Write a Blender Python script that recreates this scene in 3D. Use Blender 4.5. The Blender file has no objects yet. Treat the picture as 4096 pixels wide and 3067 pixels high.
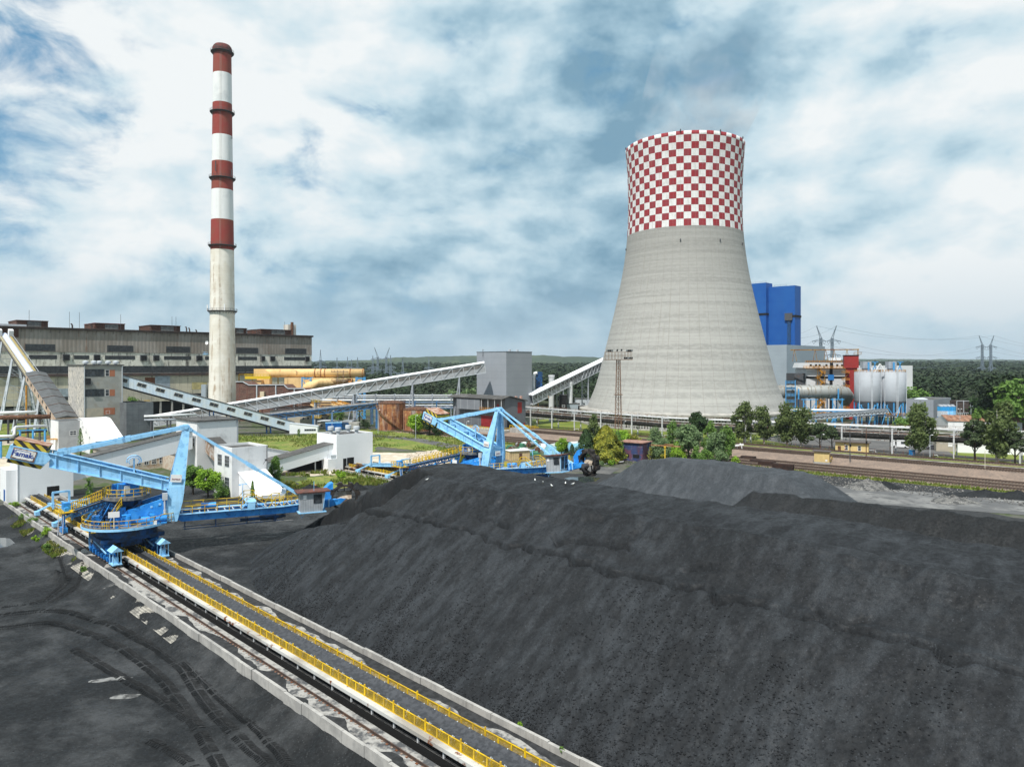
import bpy, math, random
import numpy as np
from mathutils import Vector, Matrix
SC = bpy.context.scene
COL = SC.collection
R = math.radians
S2 = math.sqrt(.5)
# ------------------------------------------------------------------ camera
cam = bpy.data.cameras.new('camera'); cam.sensor_width = 36.0; cam.lens = 36 * 710 / 1024
cam.shift_y = -19 / 1024; cam.clip_start = .5; cam.clip_end = 20000
co = bpy.data.objects.new('camera', cam); COL.objects.link(co)
co.location = (0, 0, 28); co.rotation_euler = (R(90), 0, 0); SC.camera = co
# ------------------------------------------------------------------ exposure
SC.view_settings.view_transform = 'Standard'; SC.view_settings.look = 'None'
SC.view_settings.exposure = .12; SC.view_settings.gamma = 1.0
# ------------------------------------------------------------------ sun and sky
SUN = Vector((-.28, -.56, 1.0)).normalized()
sl = bpy.data.lights.new('sun', 'SUN'); sl.energy = 5.0; sl.angle = R(.6); sl.color = (1, .965, .91)
so = bpy.data.objects.new('sun', sl); COL.objects.link(so); so.location = (-30, -60, 120)
so.rotation_euler = SUN.to_track_quat('Z', 'Y').to_euler()
world = bpy.data.worlds.new('World'); SC.world = world; world.use_nodes = True
def build_world():
    nt = world.node_tree; N = nt.nodes; L = nt.links; N.clear()
    def node(t, **k):
        n = N.new(t)
        for a, b in k.items(): setattr(n, a, b)
        return n
    def math_(op, a, b=None, clamp=False):
        n = node('ShaderNodeMath', operation=op, use_clamp=clamp)
        for i, x in enumerate((a, b)):
            if x is None: continue
            if isinstance(x, (int, float)): n.inputs[i].default_value = x
            else: L.new(x, n.inputs[i])
        return n.outputs[0]
    def ss(x, lo, hi, a=0.0, b=1.0):
        n = node('ShaderNodeMapRange', interpolation_type='SMOOTHSTEP')
        n.inputs[1].default_value = lo; n.inputs[2].default_value = hi
        n.inputs[3].default_value = a; n.inputs[4].default_value = b
        L.new(x, n.inputs[0]); return n.outputs[0]
    def mix(f, a, b):
        n = node('ShaderNodeMix', data_type='RGBA')
        for i, x in ((0, f), (6, a), (7, b)):
            if isinstance(x, tuple): n.inputs[i].default_value = (*x, 1)
            elif isinstance(x, (int, float)): n.inputs[i].default_value = x
            else: L.new(x, n.inputs[i])
        return n.outputs[2]
    tc = node('ShaderNodeTexCoord'); sep = node('ShaderNodeSeparateXYZ'); L.new(tc.outputs['Generated'], sep.inputs[0])
    z = math_('MAXIMUM', sep.outputs[2], 0.0)
    k = math_('ADD', z, .16)
    comb = node('ShaderNodeCombineXYZ')
    L.new(sep.outputs[0], comb.inputs[0]); L.new(sep.outputs[1], comb.inputs[1]); L.new(math_('MULTIPLY', sep.outputs[2], 1.75), comb.inputs[2])
    def noise(scale, detail, rough, dist, off):
        m = node('ShaderNodeMapping'); m.inputs['Location'].default_value = off
        L.new(comb.outputs[0], m.inputs[0])
        n = node('ShaderNodeTexNoise'); n.inputs['Scale'].default_value = scale; n.inputs['Detail'].default_value = detail
        n.inputs['Roughness'].default_value = rough; n.inputs['Distortion'].default_value = dist
        L.new(m.outputs[0], n.inputs['Vector']); return n.outputs[0]
    def blob(px, py, lo, hi):                       # soft round patch of sky around one compass direction
        d = Vector((px, 1.0, py)).normalized()
        n = node('ShaderNodeVectorMath', operation='DOT_PRODUCT'); n.inputs[1].default_value = d
        L.new(tc.outputs['Generated'], n.inputs[0])
        return ss(n.outputs['Value'], math.cos(R(lo)), math.cos(R(hi)))
    big = noise(1.7, 5, .5, .5, (3.1, 1.7, .4)); mid = noise(4.2, 8, .55, .5, (7.3, 2.2, 1.1)); fine = noise(10.0, 7, .6, .4, (1.3, 8.8, 2.3))
    dark = blob(.12, .38, 26, 5); dark2 = blob(.1, .12, 30, 8); light = blob(.66, .42, 26, 8); blue = blob(-.80, .40, 15, 2); blue2 = blob(-.235, .29, 7, 0); light2 = blob(-.32, .5, 30, 8)
    v = math_('ADD', math_('MULTIPLY', big, .44), math_('MULTIPLY', mid, .58))
    v = math_('ADD', v, math_('MULTIPLY', fine, .20))
    up = node('ShaderNodeVectorMath', operation='ADD'); up.inputs[1].default_value = (-.02, 0, .055); L.new(comb.outputs[0], up.inputs[0])
    def rel(scale, det, off):                       # lit tops and grey bases: the cloud field against itself a little higher up
        r = []
        for vec in (comb.outputs[0], up.outputs[0]):
            m = node('ShaderNodeMapping'); m.inputs['Location'].default_value = off; L.new(vec, m.inputs[0]); n = node('ShaderNodeTexNoise'); n.inputs['Scale'].default_value = scale; n.inputs['Detail'].default_value = det; n.inputs['Roughness'].default_value = .52; L.new(m.outputs[0], n.inputs['Vector']); r.append(n.outputs[0])
        return math_('SUBTRACT', r[0], r[1])
    v = math_('ADD', v, math_('ADD', math_('MULTIPLY', rel(3.4, 6, (2.2, 5.1, 0)), .62), math_('MULTIPLY', rel(7.5, 6, (9.4, 1.1, 0)), .42)))
    v = math_('SUBTRACT', v, math_('MULTIPLY', dark, .10)); v = math_('SUBTRACT', v, math_('MULTIPLY', dark2, .05))
    v = math_('ADD', v, math_('MULTIPLY', light, .10)); v = math_('ADD', v, math_('MULTIPLY', light2, .10))
    # low cumulus line near the horizon, lying flatter
    cr = node('ShaderNodeValToRGB'); e = cr.color_ramp.elements
    e[0].position = .40; e[0].color = (2.2, 3.9, 5.2, 1); e[1].position = .77; e[1].color = (9.4, 9.8, 9.9, 1)
    e2 = e.new(.51); e2.color = (4.0, 5.9, 7.1, 1); e3 = e.new(.61); e3.color = (6.4, 8.0, 8.8, 1)
    L.new(v, cr.inputs[0])
    sky = node('ShaderNodeTexSky', sky_type='NISHITA'); sky.sun_disc = False
    sky.sun_elevation = math.asin(SUN.z); sky.sun_rotation = math.atan2(SUN.x, SUN.y); sky.altitude = 280; sky.air_density = 1.0; sky.dust_density = .6
    cov = math_('ADD', math_('MULTIPLY', mid, .55), math_('MULTIPLY', fine, .5))
    cov = math_('ADD', cov, math_('MULTIPLY', big, .25))
    cov = math_('SUBTRACT', cov, math_('MULTIPLY', blue, .15)); cov = math_('SUBTRACT', cov, math_('MULTIPLY', blue2, .06))
    mask = ss(cov, .40, .60)
    skyc = mix(.6, sky.outputs[0], (.75, 3.6, 6.4))
    c = mix(mask, skyc, cr.outputs[0])
    hz = ss(sep.outputs[2], .0, .16, .55, 0)
    c = mix(hz, c, (4.6, 6.2, 7.3))
    below = ss(sep.outputs[2], -.03, -.005, 1, 0)
    c = mix(below, c, (1.2, 1.35, 1.3))
    bg = node('ShaderNodeBackground'); bg.inputs['Strength'].default_value = .088; L.new(c, bg.inputs['Color'])
    out = node('ShaderNodeOutputWorld'); L.new(bg.outputs[0], out.inputs[0])
build_world()
SC.cycles.use_denoising = True
SC.cycles.max_bounces = 6; SC.cycles.transparent_max_bounces = 6

# ------------------------------------------------------------------ places: pixels of a 1024 x 766 survey photo to points of the site
def W(px, py, d): return Vector(((px - 512) * d / 710, d, 28 - (py - 364) * d / 710))
def G(px, py, z=0.0):
    d = 710 * (28 - z) / (py - 364); return Vector(((px - 512) * d / 710, d, z))
def UV(u, v, z=0.0): return Vector(((u + v) * S2, (v - u) * S2, z))     # the yard's own grid: u along the belt, v across it
RN = Vector((.656, .755, 0)); RD = Vector((.755, -.656, 0))              # railway: across, along
def RW(s, n, z=0.0): p = RD * (s - 165) + RN * n; return Vector((p.x, p.y, z))
rnd = random.Random(7)

# ------------------------------------------------------------------ mesh building
class MB:
    def __init__(s, M=None): s.v = []; s.f = []; s.m = []; s.M = M
    def add(s, vs, fs, mi=0):
        o = len(s.v)
        if s.M is not None: vs = [s.M @ Vector(p) for p in vs]
        s.v.extend([tuple(p) for p in vs])
        for f in fs: s.f.append(tuple(i + o for i in f)); s.m.append(mi)
        return s
    def box(s, x0, x1, y0, y1, z0, z1, mi=0):
        if x0 > x1: x0, x1 = x1, x0
        if y0 > y1: y0, y1 = y1, y0
        if z0 > z1: z0, z1 = z1, z0
        v = [(x, y, z) for z in (z0, z1) for x, y in ((x0, y0), (x1, y0), (x1, y1), (x0, y1))]
        return s.add(v, [(3, 2, 1, 0), (4, 5, 6, 7), (0, 1, 5, 4), (1, 2, 6, 5), (2, 3, 7, 6), (3, 0, 4, 7)], mi)
    def bar(s, a, b, w, h=None, mi=0, up=(0, 0, 1)):
        a, b = Vector(a), Vector(b); h = w if h is None else h
        d = (b - a).normalized(); up = Vector(up)
        if abs(d.dot(up)) > .98: up = Vector((0, 1, 0)) if abs(d.y) < .9 else Vector((1, 0, 0))
        x = d.cross(up).normalized() * w / 2; y = x.cross(d).normalized() * h / 2
        v = [p + sx * x + sy * y for p in (a, b) for sx, sy in ((-1, -1), (1, -1), (1, 1), (-1, 1))]
        return s.add(v, [(0, 1, 2, 3), (7, 6, 5, 4), (0, 4, 5, 1), (1, 5, 6, 2), (2, 6, 7, 3), (3, 7, 4, 0)], mi)
    def tube(s, a, b, r, r2=None, n=8, mi=0, cap=True):
        return s.path([a, b], [r, r if r2 is None else r2], n, mi, cap)
    def path(s, pts, r, n=8, mi=0, cap=True):
        pts = [Vector(p) for p in pts]; rr = r if isinstance(r, (list, tuple)) else [r] * len(pts)
        vs, fs = [], []; ref = None
        for i, p in enumerate(pts):
            d = (pts[min(i + 1, len(pts) - 1)] - pts[max(i - 1, 0)]).normalized()
            if ref is None: ref = Vector((0, 0, 1)) if abs(d.z) < .9 else Vector((1, 0, 0))
            x = d.cross(ref).normalized(); y = d.cross(x).normalized(); ref = -y if i == 0 and False else ref
            if abs(d.dot(ref)) > .97: ref = x.cross(d)
            for k in range(n):
                a = 2 * math.pi * k / n; vs.append(p + (x * math.cos(a) + y * math.sin(a)) * rr[i])
        for i in range(len(pts) - 1):
            for k in range(n):
                fs.append((i * n + k, i * n + (k + 1) % n, (i + 1) * n + (k + 1) % n, (i + 1) * n + k))
        if cap: fs.append(tuple(range(n))[::-1]); fs.append(tuple(range((len(pts) - 1) * n, len(pts) * n)))
        return s.add(vs, fs, mi)
    def lathe(s, c, prof, n=32, mi=0, a0=0.0, a1=2 * math.pi, cap=False):
        c = Vector(c); full = abs(a1 - a0 - 2 * math.pi) < 1e-6; m = n if full else n + 1
        vs = [c + Vector((r * math.cos(a0 + (a1 - a0) * k / n), r * math.sin(a0 + (a1 - a0) * k / n), z)) for r, z in prof for k in range(m)]
        fs = []
        for i in range(len(prof) - 1):
            for k in range(n):
                k2 = (k + 1) % m
                fs.append((i * m + k, i * m + k2, (i + 1) * m + k2, (i + 1) * m + k))
        if cap: fs.append(tuple(range((len(prof) - 1) * m, len(prof) * m))); fs.append(tuple(range(m))[::-1])
        return s.add(vs, fs, mi)
    def prism(s, poly, off, mi=0):
        n = len(poly); off = Vector(off); a = [Vector(p) for p in poly]; v = a + [p + off for p in a]
        return s.add(v, [tuple(range(n))[::-1], tuple(range(n, 2 * n))] + [(i, (i + 1) % n, n + (i + 1) % n, n + i) for i in range(n)], mi)
    def quad(s, *p, mi=0): return s.add(p, [tuple(range(len(p)))], mi)
    def rail(s, pts, h=1.05, t=.06, gap=1.6, mi=0, mid=True):            # hand rail along a line of floor points
        pts = [Vector(p) for p in pts]; z = Vector((0, 0, 1))
        for a, b in zip(pts[:-1], pts[1:]):
            s.bar(a + z * h, b + z * h, t, mi=mi)
            if mid: s.bar(a + z * h * .52, b + z * h * .52, t * .8, mi=mi)
            n = max(1, round((b - a).length / gap))
            for i in range(n + 1):
                p = a.lerp(b, i / n); s.bar(p, p + z * h, t, mi=mi)
        return s
    def build(s, name, mats, parent=None, world=False, smooth=False, loc=None):
        vs = s.v; off = Vector((0, 0, 0))
        if world:
            p = parent
            while p is not None: off += p.location; p = p.parent
        if loc is not None and parent is None: off = Vector(loc)
        if off.length > 0: vs = [(x - off.x, y - off.y, z - off.z) for x, y, z in vs]
        me = bpy.data.meshes.new(name); me.from_pydata(vs, [], s.f)
        for m in (mats if isinstance(mats, (list, tuple)) else [mats]): me.materials.append(m)
        if any(s.m): me.polygons.foreach_set('material_index', s.m)
        if smooth: me.polygons.foreach_set('use_smooth', [True] * len(me.polygons))
        me.update(); o = bpy.data.objects.new(name, me); COL.objects.link(o)
        if parent is not None: o.parent = parent
        elif loc is not None: o.location = loc
        return o
def fast_mesh(name, V, Q, mats, parent=None, world=False, loc=None, mi=None, smooth=False):
    V = np.asarray(V, dtype=np.float32).reshape(-1, 3).copy(); Q = np.asarray(Q, dtype=np.int32); k = Q.shape[1]
    off = Vector((0, 0, 0))
    if world:
        p = parent
        while p is not None: off += p.location; p = p.parent
    if loc is not None and parent is None: off = Vector(loc)
    V -= np.array(off, dtype=np.float32)
    me = bpy.data.meshes.new(name); me.vertices.add(len(V)); me.vertices.foreach_set('co', V.ravel())
    me.loops.add(Q.size); me.loops.foreach_set('vertex_index', Q.ravel())
    me.polygons.add(len(Q)); me.polygons.foreach_set('loop_start', np.arange(0, Q.size, k, dtype=np.int32))
    for m in (mats if isinstance(mats, (list, tuple)) else [mats]): me.materials.append(m)
    if mi is not None: me.polygons.foreach_set('material_index', np.asarray(mi, dtype=np.int32))
    if smooth: me.polygons.foreach_set('use_smooth', np.ones(len(Q), dtype=bool))
    me.update(calc_edges=True); o = bpy.data.objects.new(name, me); COL.objects.link(o)
    if parent is not None: o.parent = parent
    elif loc is not None: o.location = loc
    return o
def tag(o, label=None, cat=None, group=None, kind=None):
    if label: o['label'] = label
    if cat: o['category'] = cat
    if group: o['group'] = group
    if kind: o['kind'] = kind
    return o
def thing(name, label, cat, loc=(0, 0, 0), rz=0.0, group=None):
    o = bpy.data.objects.new(name, None); COL.objects.link(o); o.empty_display_size = .5
    o.location = loc; o.rotation_euler = (0, 0, rz); return tag(o, label, cat, group)
def struct(o): o['kind'] = 'structure'; return o
def stuff(o, label=None, cat=None): tag(o, label, cat, None, 'stuff'); return o
def copy_tree(o, parent=None):
    c = o.copy(); COL.objects.link(c); c.parent = parent
    for ch in o.children: copy_tree(ch, c)
    return c
def dup(o, loc, rz=None, label=None, sc=None):
    c = copy_tree(o); c.location = loc
    if rz is not None: c.rotation_euler = (0, 0, rz)
    if sc is not None: c.scale = (sc, sc, sc)
    if label: c['label'] = label
    return c

# ------------------------------------------------------------------ materials
MATS = {}
def mat(name, col, rough=.75, metal=0.0, c2=None, ns=.5, lo=.4, hi=.6, det=6.0, streak=None, bump=0.0, bs=4.0, rib=None, grid=None, spec=.3, c3=None, ns3=3.0, lo3=.5, hi3=.65, vs=None, trans=0.0):
    if name in MATS: return MATS[name]
    m = bpy.data.materials.new(name); m.use_nodes = True; nt = m.node_tree; N = nt.nodes; L = nt.links
    b = N['Principled BSDF']; b.inputs['Roughness'].default_value = rough; b.inputs['Metallic'].default_value = metal
    b.inputs['Specular IOR Level'].default_value = spec
    geo = N.new('ShaderNodeNewGeometry'); P = geo.outputs['Position']
    def noise(scale, det, vec=P, sc=None, rough=.6):
        if sc is not None:
            mp = N.new('ShaderNodeMapping'); mp.inputs['Scale'].default_value = sc; L.new(vec, mp.inputs[0]); vec = mp.outputs[0]
        n = N.new('ShaderNodeTexNoise'); n.inputs['Scale'].default_value = scale; n.inputs['Detail'].default_value = det; n.inputs['Roughness'].default_value = rough
        L.new(vec, n.inputs['Vector']); return n.outputs[0]
    def ss(x, lo, hi, a=0.0, b_=1.0):
        n = N.new('ShaderNodeMapRange'); n.interpolation_type = 'SMOOTHSTEP'
        n.inputs[1].default_value = lo; n.inputs[2].default_value = hi; n.inputs[3].default_value = a; n.inputs[4].default_value = b_
        L.new(x, n.inputs[0]); return n.outputs[0]
    def mix(f, a, b_):
        n = N.new('ShaderNodeMix'); n.data_type = 'RGBA'
        for i, x in ((0, f), (6, a), (7, b_)):
            if isinstance(x, (tuple, list)): n.inputs[i].default_value = (*x[:3], 1)
            elif isinstance(x, (int, float)): n.inputs[i].default_value = x
            else: L.new(x, n.inputs[i])
        return n.outputs[2]
    def mth(op, a, b_=None):
        n = N.new('ShaderNodeMath'); n.operation = op
        for i, x in enumerate((a, b_)):
            if x is None: continue
            if isinstance(x, (int, float)): n.inputs[i].default_value = x
            else: L.new(x, n.inputs[i])
        return n.outputs[0]
    c = tuple(col)
    if c2 is not None: c = mix(ss(noise(ns, det, sc=vs), lo, hi), c, tuple(c2))
    if c3 is not None: c = mix(ss(noise(ns3, 5), lo3, hi3), c, tuple(c3))
    hgt = None
    def along(ax):
        n = N.new('ShaderNodeVectorMath'); n.operation = 'DOT_PRODUCT'; n.inputs[1].default_value = ax; L.new(P, n.inputs[0]); return n.outputs['Value']
    if rib is not None:                                       # corrugation: (axis, ribs per metre, strength, dark share)
        ax, fr, st, dk = rib
        w = mth('SINE', mth('MULTIPLY', along(ax), fr * 2 * math.pi)); hgt = mth('MULTIPLY', w, st)
        if dk: c = mix(mth('MULTIPLY', ss(w, -.2, -.9), dk), c, (0.02, .02, .02))
    if grid is not None:                                      # panel joints: (axis, width, height, line, colour, share)
        ax, gw, gh, ln, gc, gs = grid
        fx = mth('FRACT', mth('DIVIDE', along(ax), gw)); fz = mth('FRACT', mth('DIVIDE', along((0, 0, 1)), gh))
        k = mth('MAXIMUM', mth('LESS_THAN', fx, ln / gw), mth('LESS_THAN', fz, ln / gh)); c = mix(mth('MULTIPLY', k, gs), c, gc)
    if streak is not None:                                    # runs of rust or dirt down a wall: (colour, scale, lo, hi, share)
        sc_, s_, lo_, hi_, sh = streak
        k = ss(noise(s_, 5, sc=(1, 1, .07)), lo_, hi_); k = mth('MULTIPLY', k, ss(noise(.35, 3), .35, .6)); c = mix(mth('MULTIPLY', k, sh), c, sc_)
    if isinstance(c, tuple): b.inputs['Base Color'].default_value = (*c[:3], 1)
    else: L.new(c, b.inputs['Base Color'])
    if bump:
        n = noise(bs, 6); hgt = mth('ADD', hgt, mth('MULTIPLY', n, bump)) if hgt is not None else mth('MULTIPLY', n, bump)
    if hgt is not None:
        bp = N.new('ShaderNodeBump'); bp.inputs['Strength'].default_value = 1.0; bp.inputs['Distance'].default_value = 1.0
        L.new(hgt, bp.inputs['Height']); L.new(bp.outputs[0], b.inputs['Normal'])
    if trans:
        t = N.new('ShaderNodeBsdfTranslucent'); mx = N.new('ShaderNodeMixShader'); mx.inputs[0].default_value = trans
        if isinstance(c, tuple): t.inputs[0].default_value = (*c[:3], 1)
        else: L.new(c, t.inputs[0])
        L.new(b.outputs[0], mx.inputs[1]); L.new(t.outputs[0], mx.inputs[2]); L.new(mx.outputs[0], N['Material Output'].inputs[0])
    MATS[name] = m; return m
AU = (S2, -S2, 0); AV = (S2, S2, 0)
RUST = (.16, .055, .022)
m_white = mat('white cladding', (.80, .81, .82), .6, c2=(.74, .75, .76), ns=.12, lo=.4, hi=.7, streak=((.5, .47, .42), .9, .58, .75, .45), grid=(AV, 1000, 1.15, .025, (.62, .63, .64), .5))
m_plaster = mat('old white render', (.74, .74, .74), .85, c2=(.58, .58, .58), ns=.35, lo=.5, hi=.72, streak=((.36, .34, .31), 1.0, .55, .75, .6), bump=.01, bs=3)
m_roofdark = mat('bitumen roof', (.075, .073, .07), .9, c2=(.13, .125, .12), ns=.25, lo=.45, hi=.65, c3=(.05, .05, .05), ns3=1.5)
m_roofbrown = mat('brown bitumen roof', (.12, .08, .07), .9, c2=(.07, .06, .055), ns=.3)
m_grey = mat('grey cladding', (.285, .305, .335), .55, c2=(.265, .285, .315), ns=.08, lo=.4, hi=.6, grid=(AU, 6.0, 3.1, .09, (.15, .165, .18), .45))
m_lgrey = mat('light grey cladding', (.31, .36, .40), .55, c2=(.285, .33, .37), ns=.05, grid=(AV, 5.0, 2.6, .12, (.23, .27, .30), .45))
m_dkgrey = mat('dark grey panel', (.13, .145, .165), .6, c2=(.105, .12, .135), ns=.4)
m_blue = mat('blue cladding', (.008, .085, .33), .55, c2=(.012, .10, .35), ns=.05, grid=(AV, 12.0, 9.0, .3, (.004, .06, .27), .35))
m_black = mat('black opening', (.012, .012, .013), .9)
m_glass = mat('dark glass', (.025, .03, .035), .15, spec=.5, c2=(.06, .07, .08), ns=.8, lo=.5, hi=.6)
m_frame = mat('white frame', (.75, .75, .75), .6)
m_steel = mat('grey steel', (.35, .38, .42), .6, c2=(.27, .29, .32), ns=.8)
m_lsteel = mat('pale steel', (.52, .55, .58), .5, c2=(.44, .47, .5), ns=.6)
m_dsteel = mat('dark steel', (.075, .08, .09), .7, c2=(.11, .07, .05), ns=1.0, lo=.5, hi=.7)
m_rust = mat('rusty steel', (.13, .06, .035), .9, c2=(.07, .035, .025), ns=.9, c3=(.22, .12, .07), ns3=2.5)
m_lblue = mat('light blue paint', (.27, .57, .86), .5, c2=(.32, .61, .87), ns=.5, streak=((.12, .17, .22), 1.6, .52, .72, .5), c3=(.20, .44, .68), ns3=1.1, spec=.4)
m_mblue = mat('blue paint', (.02, .23, .66), .45, c2=(.05, .33, .78), ns=.8, c3=(.012, .09, .25), ns3=1.7, lo3=.55, hi3=.7, spec=.4)
m_dblue = mat('dark blue paint', (.008, .07, .22), .5, c2=(.015, .035, .07), ns=1.2, spec=.4)
m_yellow = mat('yellow paint', (.76, .50, .012), .5, c2=(.50, .32, .03), ns=.9)
m_concrete = mat('concrete', (.40, .385, .36), .9, c2=(.30, .29, .275), ns=.6, streak=((.16, .15, .14), 2.5, .5, .7, .5), bump=.015, bs=3)
m_wpost = mat('white steel post', (.54, .55, .56), .6, streak=(RUST, 1.5, .58, .72, .4))
m_rubber = mat('belt rubber', (.035, .037, .042), .65, c2=(.06, .063, .07), ns=3, vs=(.9, .9, 1), bump=.0)
m_coal = None
m_pale = mat('pale pipe cladding', (.68, .70, .71), .45, c2=(.58, .59, .6), ns=.5, streak=((.25, .16, .1), 1.2, .62, .75, .4), metal=.1)
m_beige = mat('beige cladding', (.72, .50, .235), .6, c2=(.64, .44, .2), ns=.2, streak=((.20, .10, .04), .8, .52, .72, .8), grid=(AV, 3.0, 3.0, .07, (.5, .34, .15), .4))
m_red = mat('red cladding', (.29, .026, .022), .55, c2=(.24, .022, .02), ns=.15, grid=(AV, 2.5, 2.5, .06, (.2, .02, .018), .5))
m_orange = mat('orange yellow rail', (.55, .27, .03), .55, c2=(.35, .16, .03), ns=1.0)
# ------------------------------------------------------------------ noise on arrays
def _h(ix, iy, s):
    n = (ix.astype(np.int64) * 374761393 + iy.astype(np.int64) * 668265263 + s * 974711) & 0x7fffffff
    n = ((n ^ (n >> 13)) * 1274126177) & 0x7fffffff
    return ((n ^ (n >> 16)) & 0xffff) / 65535.0
def vn(x, y, s=0):
    x = np.asarray(x, float); y = np.asarray(y, float)
    ix = np.floor(x); iy = np.floor(y); fx = x - ix; fy = y - iy
    fx = fx * fx * (3 - 2 * fx); fy = fy * fy * (3 - 2 * fy)
    a = _h(ix, iy, s); b = _h(ix + 1, iy, s); c = _h(ix, iy + 1, s); d = _h(ix + 1, iy + 1, s)
    return (a + (b - a) * fx) * (1 - fy) + (c + (d - c) * fx) * fy - .5
def fbm(x, y, o=4, s=0, g=.5):
    r = 0; a = 1.0; f = 1.0
    for i in range(o): r = r + a * vn(x * f + 17.3 * i, y * f - 9.1 * i, s + i); a *= g; f *= 2.03
    return r
# ------------------------------------------------------------------ coal
def coalmat(name, dark, lite, grain=.5, wet=.55, sheen=.25, fu=.8, fv=.3):
    m = bpy.data.materials.new(name); m.use_nodes = True; nt = m.node_tree; N = nt.nodes; L = nt.links
    b = N['Principled BSDF']; b.inputs['Specular IOR Level'].default_value = sheen
    geo = N.new('ShaderNodeNewGeometry'); P = geo.outputs['Position']
    def dot(ax):
        n = N.new('ShaderNodeVectorMath'); n.operation = 'DOT_PRODUCT'; n.inputs[1].default_value = ax; L.new(P, n.inputs[0]); return n.outputs['Value']
    def mth(op, a, c):
        n = N.new('ShaderNodeMath'); n.operation = op
        for i, x in enumerate((a, c)):
            if isinstance(x, (int, float)): n.inputs[i].default_value = x
            else: L.new(x, n.inputs[i])
        return n.outputs[0]
    cb = N.new('ShaderNodeCombineXYZ'); L.new(mth('MULTIPLY', dot(AU), fu), cb.inputs[0]); L.new(mth('MULTIPLY', dot(AV), fv), cb.inputs[1]); L.new(mth('MULTIPLY', dot((0, 0, 1)), fv * .8), cb.inputs[2])
    def noise(vec, sc, det, ro=.6):
        n = N.new('ShaderNodeTexNoise'); n.inputs['Scale'].default_value = sc; n.inputs['Detail'].default_value = det; n.inputs['Roughness'].default_value = ro
        L.new(vec, n.inputs['Vector']); return n.outputs[0]
    def ss(x, lo, hi, a=0.0, c=1.0):
        n = N.new('ShaderNodeMapRange'); n.interpolation_type = 'SMOOTHSTEP'
        for i, q in enumerate((lo, hi, a, c)): n.inputs[i + 1].default_value = q
        L.new(x, n.inputs[0]); return n.outputs[0]
    def mix(f, a, c):
        n = N.new('ShaderNodeMix'); n.data_type = 'RGBA'
        for i, x in ((0, f), (6, a), (7, c)):
            if isinstance(x, tuple): n.inputs[i].default_value = (*x, 1)
            elif isinstance(x, (int, float)): n.inputs[i].default_value = x
            else: L.new(x, n.inputs[i])
        return n.outputs[2]
    s1 = noise(cb.outputs[0], 1.0, 9, .62); s2 = noise(P, .09, 4); f1 = noise(P, 2.6, 8, .7); f2 = noise(P, 9.0, 5, .7)
    k = mth('ADD', mth('MULTIPLY', s1, .55), mth('ADD', mth('MULTIPLY', s2, .27), mth('MULTIPLY', noise(P, .5, 7, .7), .24)))
    c = mix(ss(k, .46, .66), dark, lite)
    vo = N.new('ShaderNodeTexVoronoi'); vo.inputs['Scale'].default_value = 15.0; L.new(P, vo.inputs['Vector'])
    hs = N.new('ShaderNodeSeparateColor'); L.new(vo.outputs['Color'], hs.inputs[0])
    c = mix(mth('MULTIPLY', ss(hs.outputs[0], .2, 1.0), grain), c, tuple(x * .35 for x in dark))
    c = mix(mth('MULTIPLY', ss(hs.outputs[1], .968, .985), .4), c, tuple(x * 2.0 for x in lite))  # rare bright cells: glints of the coal painted into the colour
    c = mix(mth('MULTIPLY', ss(f1, .52, .75), .35), c, tuple(x * .4 for x in dark))
    L.new(c, b.inputs['Base Color'])
    L.new(ss(f1, .3, .7, wet, .95), b.inputs['Roughness'])
    h = mth('ADD', mth('MULTIPLY', f1, .24), mth('MULTIPLY', f2, .07))
    h = mth('ADD', h, mth('MULTIPLY', vo.outputs['Distance'], -.05))
    bp = N.new('ShaderNodeBump'); bp.inputs['Strength'].default_value = .9; L.new(h, bp.inputs['Height']); L.new(bp.outputs[0], b.inputs['Normal'])
    return m
m_coal = coalmat('grey coal', (.0100, .0113, .0132), (.0315, .0355, .0405))
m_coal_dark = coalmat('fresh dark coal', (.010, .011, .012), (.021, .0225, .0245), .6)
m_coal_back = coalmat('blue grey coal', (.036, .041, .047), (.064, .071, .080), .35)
m_coalground = coalmat('trodden coal ground', (.009, .010, .011), (.050, .052, .054), .35, .5, .25, .16, .2)
m_coaldust = mat('coal dust', (.018, .019, .02), .9, c2=(.036, .037, .039), ns=1.5, bump=.02, bs=5)

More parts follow.
